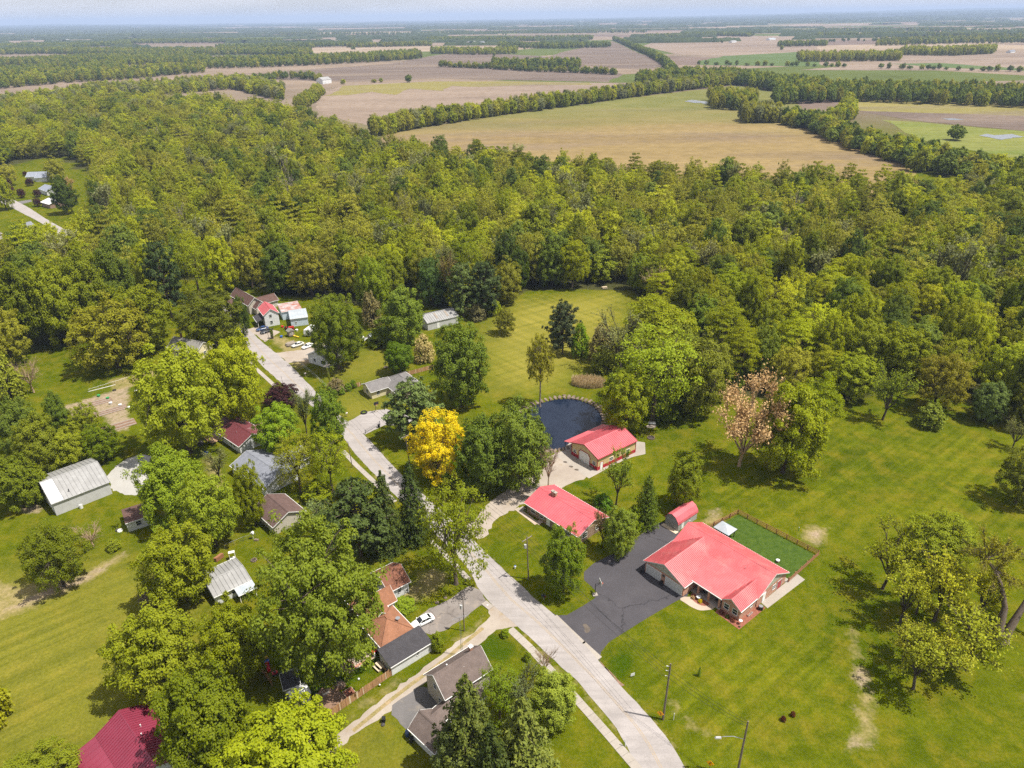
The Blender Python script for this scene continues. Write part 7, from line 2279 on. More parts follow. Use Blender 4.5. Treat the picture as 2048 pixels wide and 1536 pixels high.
# ------------------------------------------------------------------ utility poles and wires
def pole(px, h, label, arm=None, arm_rz=0.0, transformer=False, lean=(0, 0), r=.16, mat='wood_pole', guy=None):
    g = G(*px)
    o = thing('utility_pole', label, 'pole', g, 0)
    top = Vector((lean[0], lean[1], h))
    mb = MB(); mb.tube((0, 0, -.3), top, r, r * .62, 10); mb.build('pole', M[mat], o)
    tips = [g + top]
    if arm:
        c, s = math.cos(arm_rz), math.sin(arm_rz)
        az = h - .45
        t_ = top * (az / h)
        mb = MB(); mb.hexa([(t_.x - c * arm / 2 + s * .06, t_.y - s * arm / 2 - c * .06, az - .07), (t_.x + c * arm / 2 + s * .06, t_.y + s * arm / 2 - c * .06, az - .07), (t_.x + c * arm / 2 - s * .06, t_.y + s * arm / 2 + c * .06, az - .07), (t_.x - c * arm / 2 - s * .06, t_.y - s * arm / 2 + c * .06, az - .07)],
                           [(t_.x - c * arm / 2 + s * .06, t_.y - s * arm / 2 - c * .06, az + .07), (t_.x + c * arm / 2 + s * .06, t_.y + s * arm / 2 - c * .06, az + .07), (t_.x + c * arm / 2 - s * .06, t_.y + s * arm / 2 + c * .06, az + .07), (t_.x - c * arm / 2 - s * .06, t_.y - s * arm / 2 + c * .06, az + .07)])
        mb.build('crossarm', M['wood_grey'], o)
        tips = []
        for f_ in (-.46, 0.0, .46):
            q = Vector((t_.x + c * arm * f_, t_.y + s * arm * f_, az + .07))
            if f_ == 0:
                q = top
            mb = MB(); mb.tube(q, q + Vector((0, 0, .22)), .05, .035, 8); mb.build('insulator', M['trim_white'], o)
            tips.append(g + q + Vector((0, 0, .22)))
    if transformer:
        t_ = top * ((h - 2.2) / h)
        mb = MB(); mb.tube((t_.x - .4, t_.y - .1, h - 2.7), (t_.x - .4, t_.y - .1, h - 1.8), .26, .26, 12); mb.build('transformer', M['trim_grey'], o)
    return o, tips, g + top * .72
aw = rad(43)
_, t1, m1 = pole((1057, 1158.5), 11.2, 'wooden utility pole with a crossarm and transformer in front of the ranch house', 2.6, aw, True, (-.3, 0))
P2, t2, m2 = pole((1326, 1439), 13.2, 'tall bare wooden utility pole beside the yellow curve sign', None, 0, False, (.1, 0), .2)
for i, zz in enumerate((12.6, 11.6, 10.4)):
    mb = MB(); mb.tube((0, 0, zz), (-.55, 0, zz + .12), .05, .05, 6); mb.build('insulator', M['trim_white'], P2)
t2 = [G(1326, 1439) + Vector((-.5, 0, zz)) for zz in (12.7, 11.7, 10.5)]
P3, t3, m3_ = pole((1474, 1550), 12.4, 'wooden utility pole carrying a street lamp at the bottom edge', None, 0, False, (0, 0), .2)
mb = MB(); mb.path([(0, 0, 8.4), (-1.6, .25, 8.75), (-3.0, .4, 8.55), (-3.4, .45, 8.3)], .05, 6); mb.build('lamp_arm', M['metal_galv'], P3)
mb = MB(); mb.hexa([(-4.3, .3, 8.12), (-3.3, .3, 8.12), (-3.3, .62, 8.12), (-4.3, .62, 8.12)], [(-4.15, .34, 8.36), (-3.35, .38, 8.36), (-3.35, .56, 8.36), (-4.15, .58, 8.36)]); lh = mb.build('lamp_head', M['trim_grey'], P3)
mb = MB(); mb.box(-4.2, .34, 8.06, -3.5, .58, 8.118); mb.build('lens', M['lens_lamp'], lh)
_, t4, m4 = pole((820, 932), 9.6, 'wooden utility pole with a crossarm beside the golden tree', 2.6, aw, False, (-.5, 0))
_, t5, m5 = pole((705, 935), 8.0, 'slim bare pole between the sidewalk and the road', None, 0, False, (-.3, 0), .11)
PI_, t6, m6 = pole((662, 777), 8.6, 'ivy-clad utility pole on the farmhouse lawn', 2.4, aw, False, (-.35, 0))
t = Tree(501); t.limb([(0, 0, 0), (0, 0, .2)], [.1, .1], 3)
for k_ in range(9):
    t.clump(np.array([-.04 * k_, 0, .5 + .82 * k_]), .36, .6, 60, .13, np.array([0, 0, .2]))
link('ivy', t.leaf_mesh('ivy', M['leaf_maple']), PI_)
_, t7, m7 = pole((539.6, 682), 6.8, 'pale leaning pole at the edge of the cluttered yard', None, 0, False, (-.6, .1), .1, 'bark_pale')
_, t8, m8 = pole((928.6, 1262), 8.6, 'dark pole with a white meter beside the gravel alley', None, 0, True, (.1, 0), .13)
_, t9, m9 = pole((568, 778), 4.6, 'thin dark pole beside the far stretch of road', None, 0, False, (-.2, 0), .06, 'metal_dark')
def wire(a, b, sag, label):
    pts = []
    for i in range(15):
        u_ = i / 14
        q = a.lerp(b, u_); q.z -= sag * 4 * u_ * (1 - u_)
        pts.append(q)
    mb = MB(); o0 = pts[0].copy()
    for p, q in zip(pts[:-1], pts[1:]):
        mb.tube(p - o0, q - o0, .022, .022, 4, cap=False)
    o = mb.build('power_line', M['plastic_black']); o.location = o0
    tag(o, label, 'wire', 'overhead power lines')
for i in range(3):
    wire(t1[i], t2[i], .9, ('left', 'middle', 'right')[i] + ' power line between the transformer pole and the tall bare pole')
    wire(t4[i], t1[i], .8, ('left', 'middle', 'right')[i] + ' power line between the golden tree pole and the transformer pole')
    wire(t6[i], t4[i], .8, ('left', 'middle', 'right')[i] + ' power line between the ivy-clad pole and the golden tree pole')
    wire(t2[i], t3[0] + Vector((0, 0, -.6 * i)), .6, ('top', 'middle', 'lowest')[i] + ' power line between the tall bare pole and the lamp pole')
wire(m1, m2, .8, 'low telephone cable from the transformer pole to the tall bare pole')
wire(m4, m1, .7, 'low telephone cable from the golden tree pole to the transformer pole')

# TV antenna mast by the taupe house
o = thing('antenna_mast', 'lattice television antenna mast beside the taupe house and alley', 'antenna', G(924, 1312))
mb = MB()
for i in range(3):
    t_ = 2 * math.pi * i / 3
    mb.tube((.22 * math.cos(t_), .22 * math.sin(t_), 0), (.1 * math.cos(t_), .1 * math.sin(t_), 9.5), .03, .025, 5)
for k_ in range(18):
    t0_, t1_ = 2 * math.pi * (k_ % 3) / 3, 2 * math.pi * ((k_ + 1) % 3) / 3
    r0_ = .22 - .12 * k_ / 18
    mb.tube((r0_ * math.cos(t0_), r0_ * math.sin(t0_), .5 * k_), (r0_ * math.cos(t1_), r0_ * math.sin(t1_), .5 * k_ + .5), .012, .012, 4)
mb.build('lattice_mast', M['metal_galv'], o)
mb = MB(); mb.tube((-1.4, -.6, 9.7), (1.4, .6, 9.7), .03, .03, 5)
for k_ in range(9):
    s = -1.3 + 2.6 * k_ / 8; w_ = .45 + .05 * k_
    mb.tube((s + .4 * w_, s * .43 - .9 * w_, 9.7), (s - .4 * w_, s * .43 + .9 * w_, 9.7), .015, .015, 4)
mb.build('aerial', M['metal_galv'], o)

# ------------------------------------------------------------------ signs, posts, mailboxes, bins
def curve_sign(px, label, flip=1):
    o = thing('road_sign', label, 'sign', G(*px), rad(-28))
    mb = MB(); mb.tube((0, .05, 0), (0, .05, 2.2), .035, .035, 6); mb.build('post', M['metal_dark'], o)
    mb = MB(); s = .62
    c = (0, 0, 1.75)
    loop = [(0, -.012, 1.75 - s), (s, -.012, 1.75), (0, -.012, 1.75 + s), (-s, -.012, 1.75)]
    mb.extrude(loop, (0, .03, 0)); mb.build('plate', M['sign_yellow'], o)
    mb = MB(); f = flip       # bent arrow
    def q(a, b, w):
        ax, az = a; bx, bz = b
        d = Vector((bx - ax, 0, bz - az)).normalized(); n_ = Vector((-d.z, 0, d.x)) * w
        mb.poly([Vector((ax, -.018, az)) - n_, Vector((bx, -.018, bz)) - n_, Vector((bx, -.018, bz)) + n_, Vector((ax, -.018, az)) + n_])
    q((f * .1, 1.40), (f * .1, 1.75), .06); q((f * .1, 1.72), (f * -.12, 2.0), .06)
    mb.poly([(f * -.26, -.018, 1.95), (f * -.02, -.018, 2.12), (f * -.2, -.018, 2.17)])
    mb.build('arrow', M['plastic_black'], o)
curve_sign((1319, 1441), 'yellow diamond curve sign with a black arrow beside the tall pole')
curve_sign((1418, 1541), 'yellow diamond curve sign with a black arrow at the bottom edge', -1)
small('marker_post', 'thin white marker post right of the tall bare pole', 'post', [('post', 'plastic_white', CYL(.06, 0, 1.6, 8)), ('cap', 'trim_grey', CYL(.075, 1.6, 1.66, 8))], G(1347, 1440))
o = small('marker_post', 'white leaning marker post between the sidewalk and the road', 'post', [('post', 'plastic_white', lambda mb: mb.tube((0, 0, 0), (-.15, .1, 1.6), .07, .07, 8)), ('cap', 'trim_grey', lambda mb: mb.tube((-.15, .1, 1.6), (-.155, .1, 1.66), .08, .08, 8))], G(1251, 1493))
small('yard_sign', 'small white yard sign on the lawn by the dark driveway', 'sign', [('panel', 'plastic_white', BOX(-.4, -.02, .3, .4, .02, .95)), ('stake', 'metal_galv', BOX(-.3, .021, 0, -.27, .05, .6)), ('stake', 'metal_galv', BOX(.27, .021, 0, .3, .05, .6))], G(1265, 1354), rad(20))
def mailbox(px, label, rz, mat='plastic_white', cluster=1):
    parts = [('post', 'wood_grey', BOX(-.05, -.05, 0, .05, .05, 1.0))]
    for i in range(cluster):
        x = (i - (cluster - 1) / 2) * .45
        parts.append(('box', mat, lambda mb, x=x: mb.extrude([(x - .16, -.3, 1.0), (x + .16, -.3, 1.0), (x + .16, -.3, 1.22), (x + .1, -.3, 1.34), (x - .1, -.3, 1.34), (x - .16, -.3, 1.22)], (0, .6, 0))))
    parts.append(('flag', 'plastic_red', BOX(.22 * cluster, -.1, 1.1, .22 * cluster + .02, .05, 1.3)))
    small('mailbox', label, 'mailbox', parts, G(*px), rz)
mailbox((694, 833), 'white mailbox at the corner of the cream house lawn', rad(-45))
mailbox((611, 753), 'white mailbox beside the wire fence', rad(-45))
mailbox((1087, 1200), 'dark pair of mailboxes under the leafy roadside tree', rad(-45), 'metal_dark', 2)
def bin_(px, label, mat='plastic_black', rz=0.0):
    small('wheelie_bin', label, 'bin', [('body', mat, lambda mb: mb.hexa([(-.24, -.28, .08), (.24, -.28, .08), (.24, .28, .08), (-.24, .28, .08)], [(-.29, -.34, .95), (.29, -.34, .95), (.29, .34, .95), (-.29, .34, .95)])), ('lid', mat, BOX(-.31, -.37, .952, .31, .37, 1.03)), ('wheel', 'rubber', lambda mb: mb.tube((-.27, .3, .1), (-.2, .3, .1), .1, .1, 10)), ('wheel', 'rubber', lambda mb: mb.tube((.2, .3, .1), (.27, .3, .1), .1, .1, 10))], G(*px), rz)
bin_((933, 1168), 'black bin beside the old sidewalk at the junction')
bin_((768, 1444), 'black bin on the lawn below the alley')
bin_((815, 1472), 'dark blue bin at the corner of the white garage', 'car_blue')
bin_((823, 1484), 'black bin against the wall of the white garage')
bin_((758, 855), 'dark bin at the pipe gate of the cream house')
bin_((496, 655), 'dark bin at the far edge of the road')
small('rubbish_bag', 'flat dark bag beside the bin below the alley', 'bag', [('bag', 'fabric_dark', lambda mb: mb.lathe([(.3, 0), (.36, .15), (.2, .3), (.05, .36)], n=10)), ('knot', 'fabric_dark', CYL(.05, .36, .44, 6))], G(766, 1450))
small('orange_cone', 'orange traffic marker among the roadside leaves', 'marker', [('cone', 'plastic_orange', CYL(.2, .04, .75, 12, r1=.04)), ('foot', 'plastic_orange', BOX(-.22, -.22, 0, .22, .22, .04))], G(676, 880))
small('lawn_ornament', 'white and blue garden ornament on the lawn by the transformer pole', 'ornament', [('pillar', 'plastic_white', CYL(.12, 0, .5, 10, r1=.09)), ('bowl', 'plastic_white', lambda mb: mb.lathe([(.1, .5), (.26, .56), (.26, .62)], n=12)), ('globe', 'plastic_blue', lambda mb: mb.lathe([(.05, .62), (.15, .7), (.15, .8), (.05, .88)], n=12))], G(1030, 1137))

# basketball hoops
def hoop(px, label, rz, board='plastic_white'):
    o = thing('basketball_hoop', label, 'basketball hoop', G(*px), rz)
    mb = MB(); mb.tube((0, 0, .15), (0, 0, 3.0), .07, .07, 8); mb.tube((0, 0, 2.9), (.95, 0, 3.15), .05, .05, 6); mb.tube((0, 0, 2.4), (.95, 0, 2.9), .04, .04, 6); mb.build('post', M['metal_dark'], o)
    mb = MB(); mb.box(-.5, -.45, .02, .5, .45, .22); mb.build('base', M['concrete'], o)
    mb = MB(); mb.box(.98, -.75, 2.75, 1.03, .75, 3.75); mb.build('backboard', M[board], o)
    mb = MB()
    for i in range(14):
        a0_, a1_ = 2 * math.pi * i / 14, 2 * math.pi * (i + 1) / 14
        mb.tube((1.33 + .24 * math.cos(a0_), .24 * math.sin(a0_), 2.95), (1.33 + .24 * math.cos(a1_), .24 * math.sin(a1_), 2.95), .02, .02, 5)
    rm_ = mb.build('rim', M['plastic_orange'], o)
    mb = MB()
    for i in range(10):
        a0_ = 2 * math.pi * i / 10
        mb.tube((1.33 + .24 * math.cos(a0_), .24 * math.sin(a0_), 2.94), (1.33 + .15 * math.cos(a0_ + .3), .15 * math.sin(a0_ + .3), 2.55), .008, .008, 3)
    mb.build('net', M['fabric_white'], rm_)
hoop((1190, 1190), 'basketball hoop on the edge of the dark driveway', rad(10))
hoop((752, 823), 'basketball hoop beside the cream house driveway', rad(-60), 'metal_dark')
small('tyre_planter', 'big black tyre ring planter lying on the cream house lawn', 'tyre', [('tyre', 'rubber', lambda mb: mb.lathe([(.62, .0), (.98, .02), (1.05, .2), (.98, .4), (.62, .38), (.56, .2), (.62, .0)], n=24)), ('grass', 'leaf_deep', CYL(.55, .0, .2, 16))], G(728, 826))
# fire pits
def fire_pit(px, r0, label, mat='stone'):
    o = thing('fire_pit', label, 'fire pit', G(*px))
    mb = MB(); mb.hexa([(-.17, -.12, 0), (.17, -.12, 0), (.15, .12, 0), (-.15, .12, 0)], [(-.16, -.11, .26), (.16, -.11, .28), (.14, .11, .27), (-.14, .11, .25)]); me = mb.mesh('stone', M[mat])
    n = int(2 * math.pi * r0 / .38)
    for i in range(n):
        t_ = 2 * math.pi * i / n
        q = link('stone', me, o, (r0 * math.cos(t_), r0 * math.sin(t_), 0)); q.rotation_euler = (0, 0, t_ + math.pi / 2)
    mb = MB(); mb.tube((0, 0, .0), (0, 0, .06), r0 - .1, r0 - .15, 14); mb.build('ash', M['cinder'], o)
fire_pit((1302, 876), .95, 'round stone fire pit on the lawn behind the barn')
fire_pit((508, 1121), .55, 'small stone fire pit on the lawn behind the white metal roof')
fire_pit((772, 735), .7, 'stone fire pit on the farmhouse lawn')
# park bench and slide near the pond
o = small('metal_bench', 'silver metal bench on a bare patch behind the barn', 'bench', [('seat', 'metal_galv', BOX(-1.0, -.25, .42, 1.0, .25, .5)), ('backrest', 'metal_galv', BOX(-1.0, .25, .5, 1.0, .3, .95))] + [('leg', 'metal_galv', BOX(s - .05, -.2, 0, s + .05, .25, .42)) for s in (-.85, .85)], G(1304, 850), rad(-8))
sheet('dirt_patch', [(1290, 852), (1300, 848), (1312, 850), (1312, 856), (1298, 857)], .012, M['gravel_pale'], 'bare dirt under the silver bench', jitter=.15)
small('picnic_table', 'pale wooden picnic table at the far end of the mown field', 'table', [('table_top', 'wood_pale', BOX(-1.1, -.45, .72, 1.1, .45, .78)), ('bench_seat', 'wood_pale', BOX(-1.1, -.95, .42, 1.1, -.65, .47)), ('bench_seat', 'wood_pale', BOX(-1.1, .65, .42, 1.1, .95, .47)), ('leg', 'wood_grey', BOX(-.8, -.8, 0, -.7, .8, .42)), ('leg', 'wood_grey', BOX(.7, -.8, 0, .8, .8, .42)), ('leg', 'wood_grey', BOX(-.8, -.1, .42, -.7, .1, .72)), ('leg', 'wood_grey', BOX(.7, -.1, .42, .8, .1, .72))], G(1209, 577), rad(10))
# saplings
plant('cedar', G(1398, 1352), 2.4, .7, 'slim young evergreen with a white trunk guard on the right lawn', tint=(1.6, 1.7, 1))
small('trunk_guard', 'white trunk guard round the slim young evergreen', 'trunk guard', [('tube', 'plastic_white', CYL(.12, 0, .7, 8)), ('band', 'trim_grey', CYL(.13, .6, .64, 8))], G(1398, 1352))
plant('rustshrub', G(1566, 1441), 1.0, 1.0, 'left of two tiny dark red shrubs on the lower right lawn', tint=(.16, .06, .06))
plant('rustshrub', G(1585, 1432), 1.1, .9, 'right of two tiny dark red shrubs on the lower right lawn', tint=(.18, .08, .06))

# ------------------------------------------------------------------ patio yard of the orange-roofed house
def plank_fence(a, b, label, h=1.8, w=.145, step=2.4):
    root = thing('plank_fence', label, 'fence', a)
    d = (b - a); L = d.length; ang = math.atan2(d.y, d.x)
    n = int(L / w)
    ms = []
    for i, (tone, dh) in enumerate((('wood_fence', 0), ('wood_fence', .03), ('wood_fence', -.03), ('wood_pale', .01), ('wood_rail', 0))):
        mb = MB(); hh = h + dh
        mb.extrude([(0.006, -.012, .03), (w - .006, -.012, .03), (w - .006, -.012, hh - .06), (w - .045, -.012, hh), (.045, -.012, hh), (.006, -.012, hh - .06)], (0, .024, 0)); ms.append(mb.mesh('plank', M[tone]))
    rr = random.Random(n)
    for i in range(n):
        p = a + d * (i * w / L) - root.location
        o = link('plank', ms[rr.choices(range(5), (5, 4, 4, 1.2, 1))[0]], root, p); o.rotation_euler = (rr.gauss(0, .012), 0, ang)
    for zz in (.4, 1.4):
        mb = MB(); mb.box(0, .014, zz - .045, L, .06, zz + .045); o = mb.build('rail', M['wood_fence'], root); o.rotation_euler = (0, 0, ang)
    for i in range(int(L / step) + 1):
        mb = MB(); mb.box(-.05, .062, -.1, .05, .16, h - .05); o = mb.build('post', M['wood_fence'], root); o.location = a + d * min(1, i * step / L) - root.location; o.rotation_euler = (0, 0, ang)
plank_fence(G(661, 1434), G(791, 1346), 'tall brown plank fence along the gravel alley')
plank_fence(G(512, 1326), G(546, 1374), 'plank fence at the far left side of the patio yard')
plank_fence(G(697, 779), G(722, 772), 'short weathered plank fence left of the cream house', 1.5)
plank_fence(G(816, 751), G(868, 737), 'weathered plank fence behind the cream house', 1.5)
sheet('patio', [cr5(870, 720), cr5(1010, 610), cr5(1060, 600), cr5(1150, 690), cr5(930, 826)], .03, M['concrete_tan'], 'tan concrete patio behind the orange-roofed house')
band('patio_edge', [cr5(922, 806), cr5(1132, 682)], .45, .036, surf('paver_red', (.34, .15, .10), (.42, .21, .15), scale=1.5, rough=.9, fine=5), 'strip of red pavers across the patio')
sheet('soil_bed', [cr5(650, 1050), cr5(740, 930), cr5(830, 895), cr5(960, 1010), cr5(815, 1095)], .02, M['soil'], 'bare tilled soil behind the plank fence', jitter=.15)
fire_pit(cr5(955, 752), .75, 'brick fire pit on the tan patio', 'brick_red')
o = thing('raised_bed', 'square wooden planting bed against the plank fence', 'planting bed', G(*cr5(955, 965)), rad(40))
for a_, b_ in (((-.9, -.9), (.9, -.84)), ((-.9, .84), (.9, .9)), ((-.9, -.84), (-.84, .84)), ((.84, -.84), (.9, .84))):
    mb = MB(); mb.box(a_[0], a_[1], 0, b_[0], b_[1], .35); mb.build('board', M['wood_pale'], o)
mb = MB(); mb.box(-.838, -.838, 0, .838, .838, .28); mb.build('earth', M['mulch'], o)
for i, p_ in enumerate((cr5(775, 960), cr5(702, 990))):
    small('wooden_planter', ('larger', 'smaller')[i] + ' white planter box on the tilled soil', 'planter', [('box', 'timber_white', BOX(-.6 + .15 * i, -.3, 0, .6 - .15 * i, .3, .45)), ('earth', 'soil', BOX(-.55 + .15 * i, -.25, .45, .55 - .15 * i, .25, .47))], G(*p_), rad(35))
small('compost_heap', 'heap of brown brush at the corner of the tilled soil', 'brush heap', [('brush', 'wood_grey', lambda mb: [mb.tube((random.Random(i).uniform(-.8, .8), random.Random(i + 50).uniform(-.6, .6), .1), (random.Random(i + 9).uniform(-1, 1), random.Random(i + 70).uniform(-.8, .8), random.Random(i).uniform(.3, 1.0)), .04, .02, 4) for i in range(60)]), ('base', 'soil', lambda mb: mb.lathe([(1.0, 0), (.8, .3), (.3, .5)], n=10))], G(*cr5(885, 905)))
small('garden_swing', 'red and white garden glider under the largest maple', 'swing seat', [('seat', 'plastic_red', BOX(-.8, -.4, .4, .8, .35, .55)), ('backrest', 'plastic_red', BOX(-.8, .35, .55, .8, .45, 1.1)), ('canopy', 'fabric_white', BOX(-.95, -.6, 1.75, .95, .55, 1.82))] + [('frame_post', 'trim_white', BOX(a - .03, b - .03, 0, a + .03, b + .03, 1.75)) for a in (-.9, .9) for b in (-.5, .5)], G(*cr5(815, 755)), rad(35))
def picnic(px, rz, label, top='wood_pale'):
    small('picnic_table', label, 'table', [('table_top', top, BOX(-.9, -.4, .7, .9, .4, .76)), ('bench_seat', top, BOX(-.9, -.95, .42, .9, -.68, .47)), ('bench_seat', top, BOX(-.9, .68, .42, .9, .95, .47))] + [('leg', 'wood_grey', BOX(x - .05, -.9, 0, x + .05, .9, .42)) for x in (-.7, .7)] + [('leg', 'wood_grey', BOX(x - .05, -.1, .42, x + .05, .1, .7)) for x in (-.7, .7)], G(*px), rz)
picnic(cr5(1190, 765), rad(-45), 'pale wooden picnic table at the corner of the flat grey roof')
picnic(cr5(1245, 755), rad(-45), 'brown wooden picnic table against the white wall', 'wood_deck')
small('patio_umbrella', 'closed white umbrella leaning near the picnic tables', 'umbrella', [('canopy', 'fabric_white', lambda mb: mb.lathe([(.05, .9), (.18, 1.1), (.14, 2.0), (.03, 2.3)], n=10)), ('pole', 'metal_dark', CYL(.03, 0, .95, 6))], G(*cr5(1155, 715)))
small('barbecue', 'black barbecue beside the patio wall', 'barbecue', [('body', 'plastic_black', BOX(-.5, -.3, .5, .5, .3, 1.0)), ('lid', 'plastic_red', BOX(-.5, -.28, 1.002, .5, .28, 1.22))] + [('leg', 'metal_dark', BOX(a - .03, b - .03, 0, a + .03, b + .03, .5)) for a in (-.45, .45) for b in (-.25, .25)], G(*cr5(1150, 672)), rad(40))
for i, (px_, lab) in enumerate(((cr5(905, 700), 'dark patio chair at the upper edge of the patio'), (cr5(880, 745), 'dark patio chair at the left corner of the patio'), (cr5(1045, 640), 'dark patio chair under the maple by the house wall'))):
    small('patio_chair', lab, 'chair', [('seat', 'fabric_dark', BOX(-.3, -.3, .4, .3, .3, .48)), ('backrest', 'fabric_dark', BOX(-.3, .26, .48, .3, .34, 1.0))] + [('leg', 'metal_dark', BOX(a - .03, b - .03, 0, a + .03, b + .03, .4)) for a in (-.25, .25) for b in (-.25, .25)], G(*px_), rad(40 * i))
small('play_slide', 'bright red and blue plastic play slide under the trees', 'play slide', [('slide', 'plastic_red', lambda mb: mb.hexa([(-.3, -1.2, .05), (.3, -1.2, .05), (.3, .3, 1.1), (-.3, .3, 1.1)], [(-.3, -1.2, .15), (.3, -1.2, .15), (.3, .3, 1.2), (-.3, .3, 1.2)])), ('tower', 'plastic_blue', BOX(-.5, .32, 0, .5, 1.1, 1.15)), ('rail', 'plastic_yellow', BOX(-.5, 1.0, 1.152, .5, 1.1, 1.7))], G(*cr5(330, 765)), rad(30))
small('play_car', 'small red toy ride-on by the grey-shingled shed', 'toy car', [('body', 'plastic_red', BOX(-.5, -.3, .15, .5, .3, .5)), ('seat', 'plastic_black', BOX(-.2, -.2, .5, .2, .2, .7)), ('wheel', 'rubber', lambda mb: mb.tube((.35, -.34, .18), (.35, -.31, .18), .18, .18, 10)), ('wheel', 'rubber', lambda mb: mb.tube((-.35, -.34, .18), (-.35, -.31, .18), .18, .18, 10))], G(*cr5(385, 815)), .5)
small('ball', 'white ball on the grass of the patio yard', 'ball', [('ball', 'plastic_white', lambda mb: mb.lathe([(.02, 0), (.15, .06), (.2, .2), (.15, .34), (.02, .4)], n=12)), ('stripe', 'plastic_blue', CYL(.201, .18, .22, 12))], G(*cr5(1028, 858)))
small('fence_light', 'white lantern standing in the grass outside the plank fence', 'lantern', [('globe', 'plastic_white', lambda mb: mb.lathe([(.05, .3), (.16, .4), (.16, .52), (.05, .6)], n=10)), ('stem', 'metal_dark', CYL(.04, 0, .3, 6))], G(*cr5(1190, 910)))

# ------------------------------------------------------------------ fences of wire, gate, clothes line, garden things
def wire_fence(px, label, h=1.2, step=2.6):
    pts = [G(*p) for p in px]
    root = thing('wire_fence', label, 'fence', pts[0])
    for a, b in zip(pts[:-1], pts[1:]):
        n = max(1, round((b - a).length / step))
        for i in range(n + 1):
            mb = MB(); mb.tube((0, 0, -.1), (0, 0, h), .035, .035, 6); mb.build('post', M['metal_galv'], root).location = a.lerp(b, i / n) - root.location
        mb = MB(); q0, q1 = a - root.location, b - root.location
        for zz in (h - .02,):
            mb.tube(q0 + Vector((0, 0, zz)), q1 + Vector((0, 0, zz)), .025, .025, 5)
        mb.build('top_rail', M['metal_galv'], root)
        mb = MB()
        m_ = int((b - a).length / .5)
        for i in range(m_):
            u0, u1 = i / m_, min(1, (i + 2) / m_)
            for f0, f1 in ((0, 1), (1, 0)):
                mb.tube(q0.lerp(q1, u0) + Vector((0, 0, .05 + f0 * (h - .1))), q0.lerp(q1, u1) + Vector((0, 0, .05 + f1 * (h - .1))), .006, .006, 3, cap=False)
        mb.build('wire_mesh', M['metal_galv'], root)['kind'] = 'stuff'
wire_fence([(598, 727), (628, 752), (657, 778)], 'chain-link fence along the road side of the farmhouse lawn')
wire_fence([(450, 1098), (487, 1082), (512, 1075)], 'chain-link fence across the lawn behind the brown-roofed garage')
wire_fence([(178, 784), (230, 768), (262, 758)], 'low wire fence along the vegetable garden', 1.0)
o = thing('pipe_gate', 'long pipe gate closing the cream house driveway', 'gate', G(731, 867))
q = G(760, 850) - G(731, 867)
for zz in (.4, .75, 1.1):
    mb = MB(); mb.tube((0, 0, zz), (q.x, q.y, zz), .035, .035, 6); mb.build('bar', M['metal_dark'], o)
for u_ in (0, 1):
    mb = MB(); mb.tube((q.x * u_, q.y * u_, -.1), (q.x * u_, q.y * u_, 1.3), .09, .09, 8); mb.build('gate_post', M['metal_dark'], o)
small('swing_frame', 'white wooden arbor frame behind the white metal roof', 'arbor', [('side_frame', 'timber_white', lambda mb: [mb.box(-.6, y - .04, 0, -.52, y + .04, 1.9) or mb.box(.52, y - .04, 0, .6, y + .04, 1.9) for y in (-.3,)]), ('side_frame', 'timber_white', lambda mb: [mb.box(-.6, .26, 0, -.52, .34, 1.9), mb.box(.52, .26, 0, .6, .34, 1.9)]), ('top_rail', 'timber_white', BOX(-.65, -.4, 1.9, .65, .4, 1.98)), ('step', 'timber_white', BOX(-.55, -.5, .02, .55, .5, .3))], G(466, 1118), rad(20))
small('wood_stack', 'stack of brown boards behind the white metal roof', 'board stack', [('board', 'wood_rail', BOX(-1, -.5 + .27 * i, .05, 1, -.3 + .27 * i, 1.1 - .12 * i)) for i in range(4)], G(438, 1118), rad(60))
small('bird_bath', 'white bird feeder on a post on the lawn', 'bird feeder', [('post', 'trim_white', CYL(.05, 0, 1.5, 6)), ('tray', 'plastic_white', BOX(-.3, -.3, 1.5, .3, .3, 1.56)), ('roof', 'plastic_white', lambda mb: mb.extrude([(-.35, -.35, 1.8), (.35, -.35, 1.8), (0, -.35, 2.05)], (0, .7, 0)))], G(507, 1078))
small('stone_block', 'pale stone block by the lawn bird feeder', 'stone', [('block', 'stone_pale', BOX(-.5, -.25, 0, .5, .25, .3)), ('cap', 'stone_pale', BOX(-.3, -.2, .3, .2, .2, .42))], G(513, 1081))
# vegetable beds on the left
for i, (px_, lx, ly) in enumerate((((195, 806), 8, 3.4), ((222, 822), 9, 3.2), ((238, 852), 9, 4.2))):
    o = thing('vegetable_bed', ('upper', 'middle', 'lower')[i] + ' brown vegetable bed in the left garden', 'garden bed', G(*px_), rad(38))
    mb = MB(); mb.box(-lx / 2, -ly / 2, 0, lx / 2, ly / 2, .12); mb.build('earth', M['soil'], o)
    rr = random.Random(i)
    for k_ in range(5):
        mb = MB(); y = -ly / 2 + .3 + k_ * (ly - .6) / 4; mb.hexa([(-lx / 2 + .2, y - .2, .12), (lx / 2 - .2, y - .2, .12), (lx / 2 - .2, y + .2, .12), (-lx / 2 + .2, y + .2, .12)], [(-lx / 2 + .2, y - .08, .3), (lx / 2 - .2, y - .08, .3), (lx / 2 - .2, y + .08, .3), (-lx / 2 + .2, y + .08, .3)]); mb.build('ridge', M['soil' if k_ % 2 else 'wood_grey'], o)
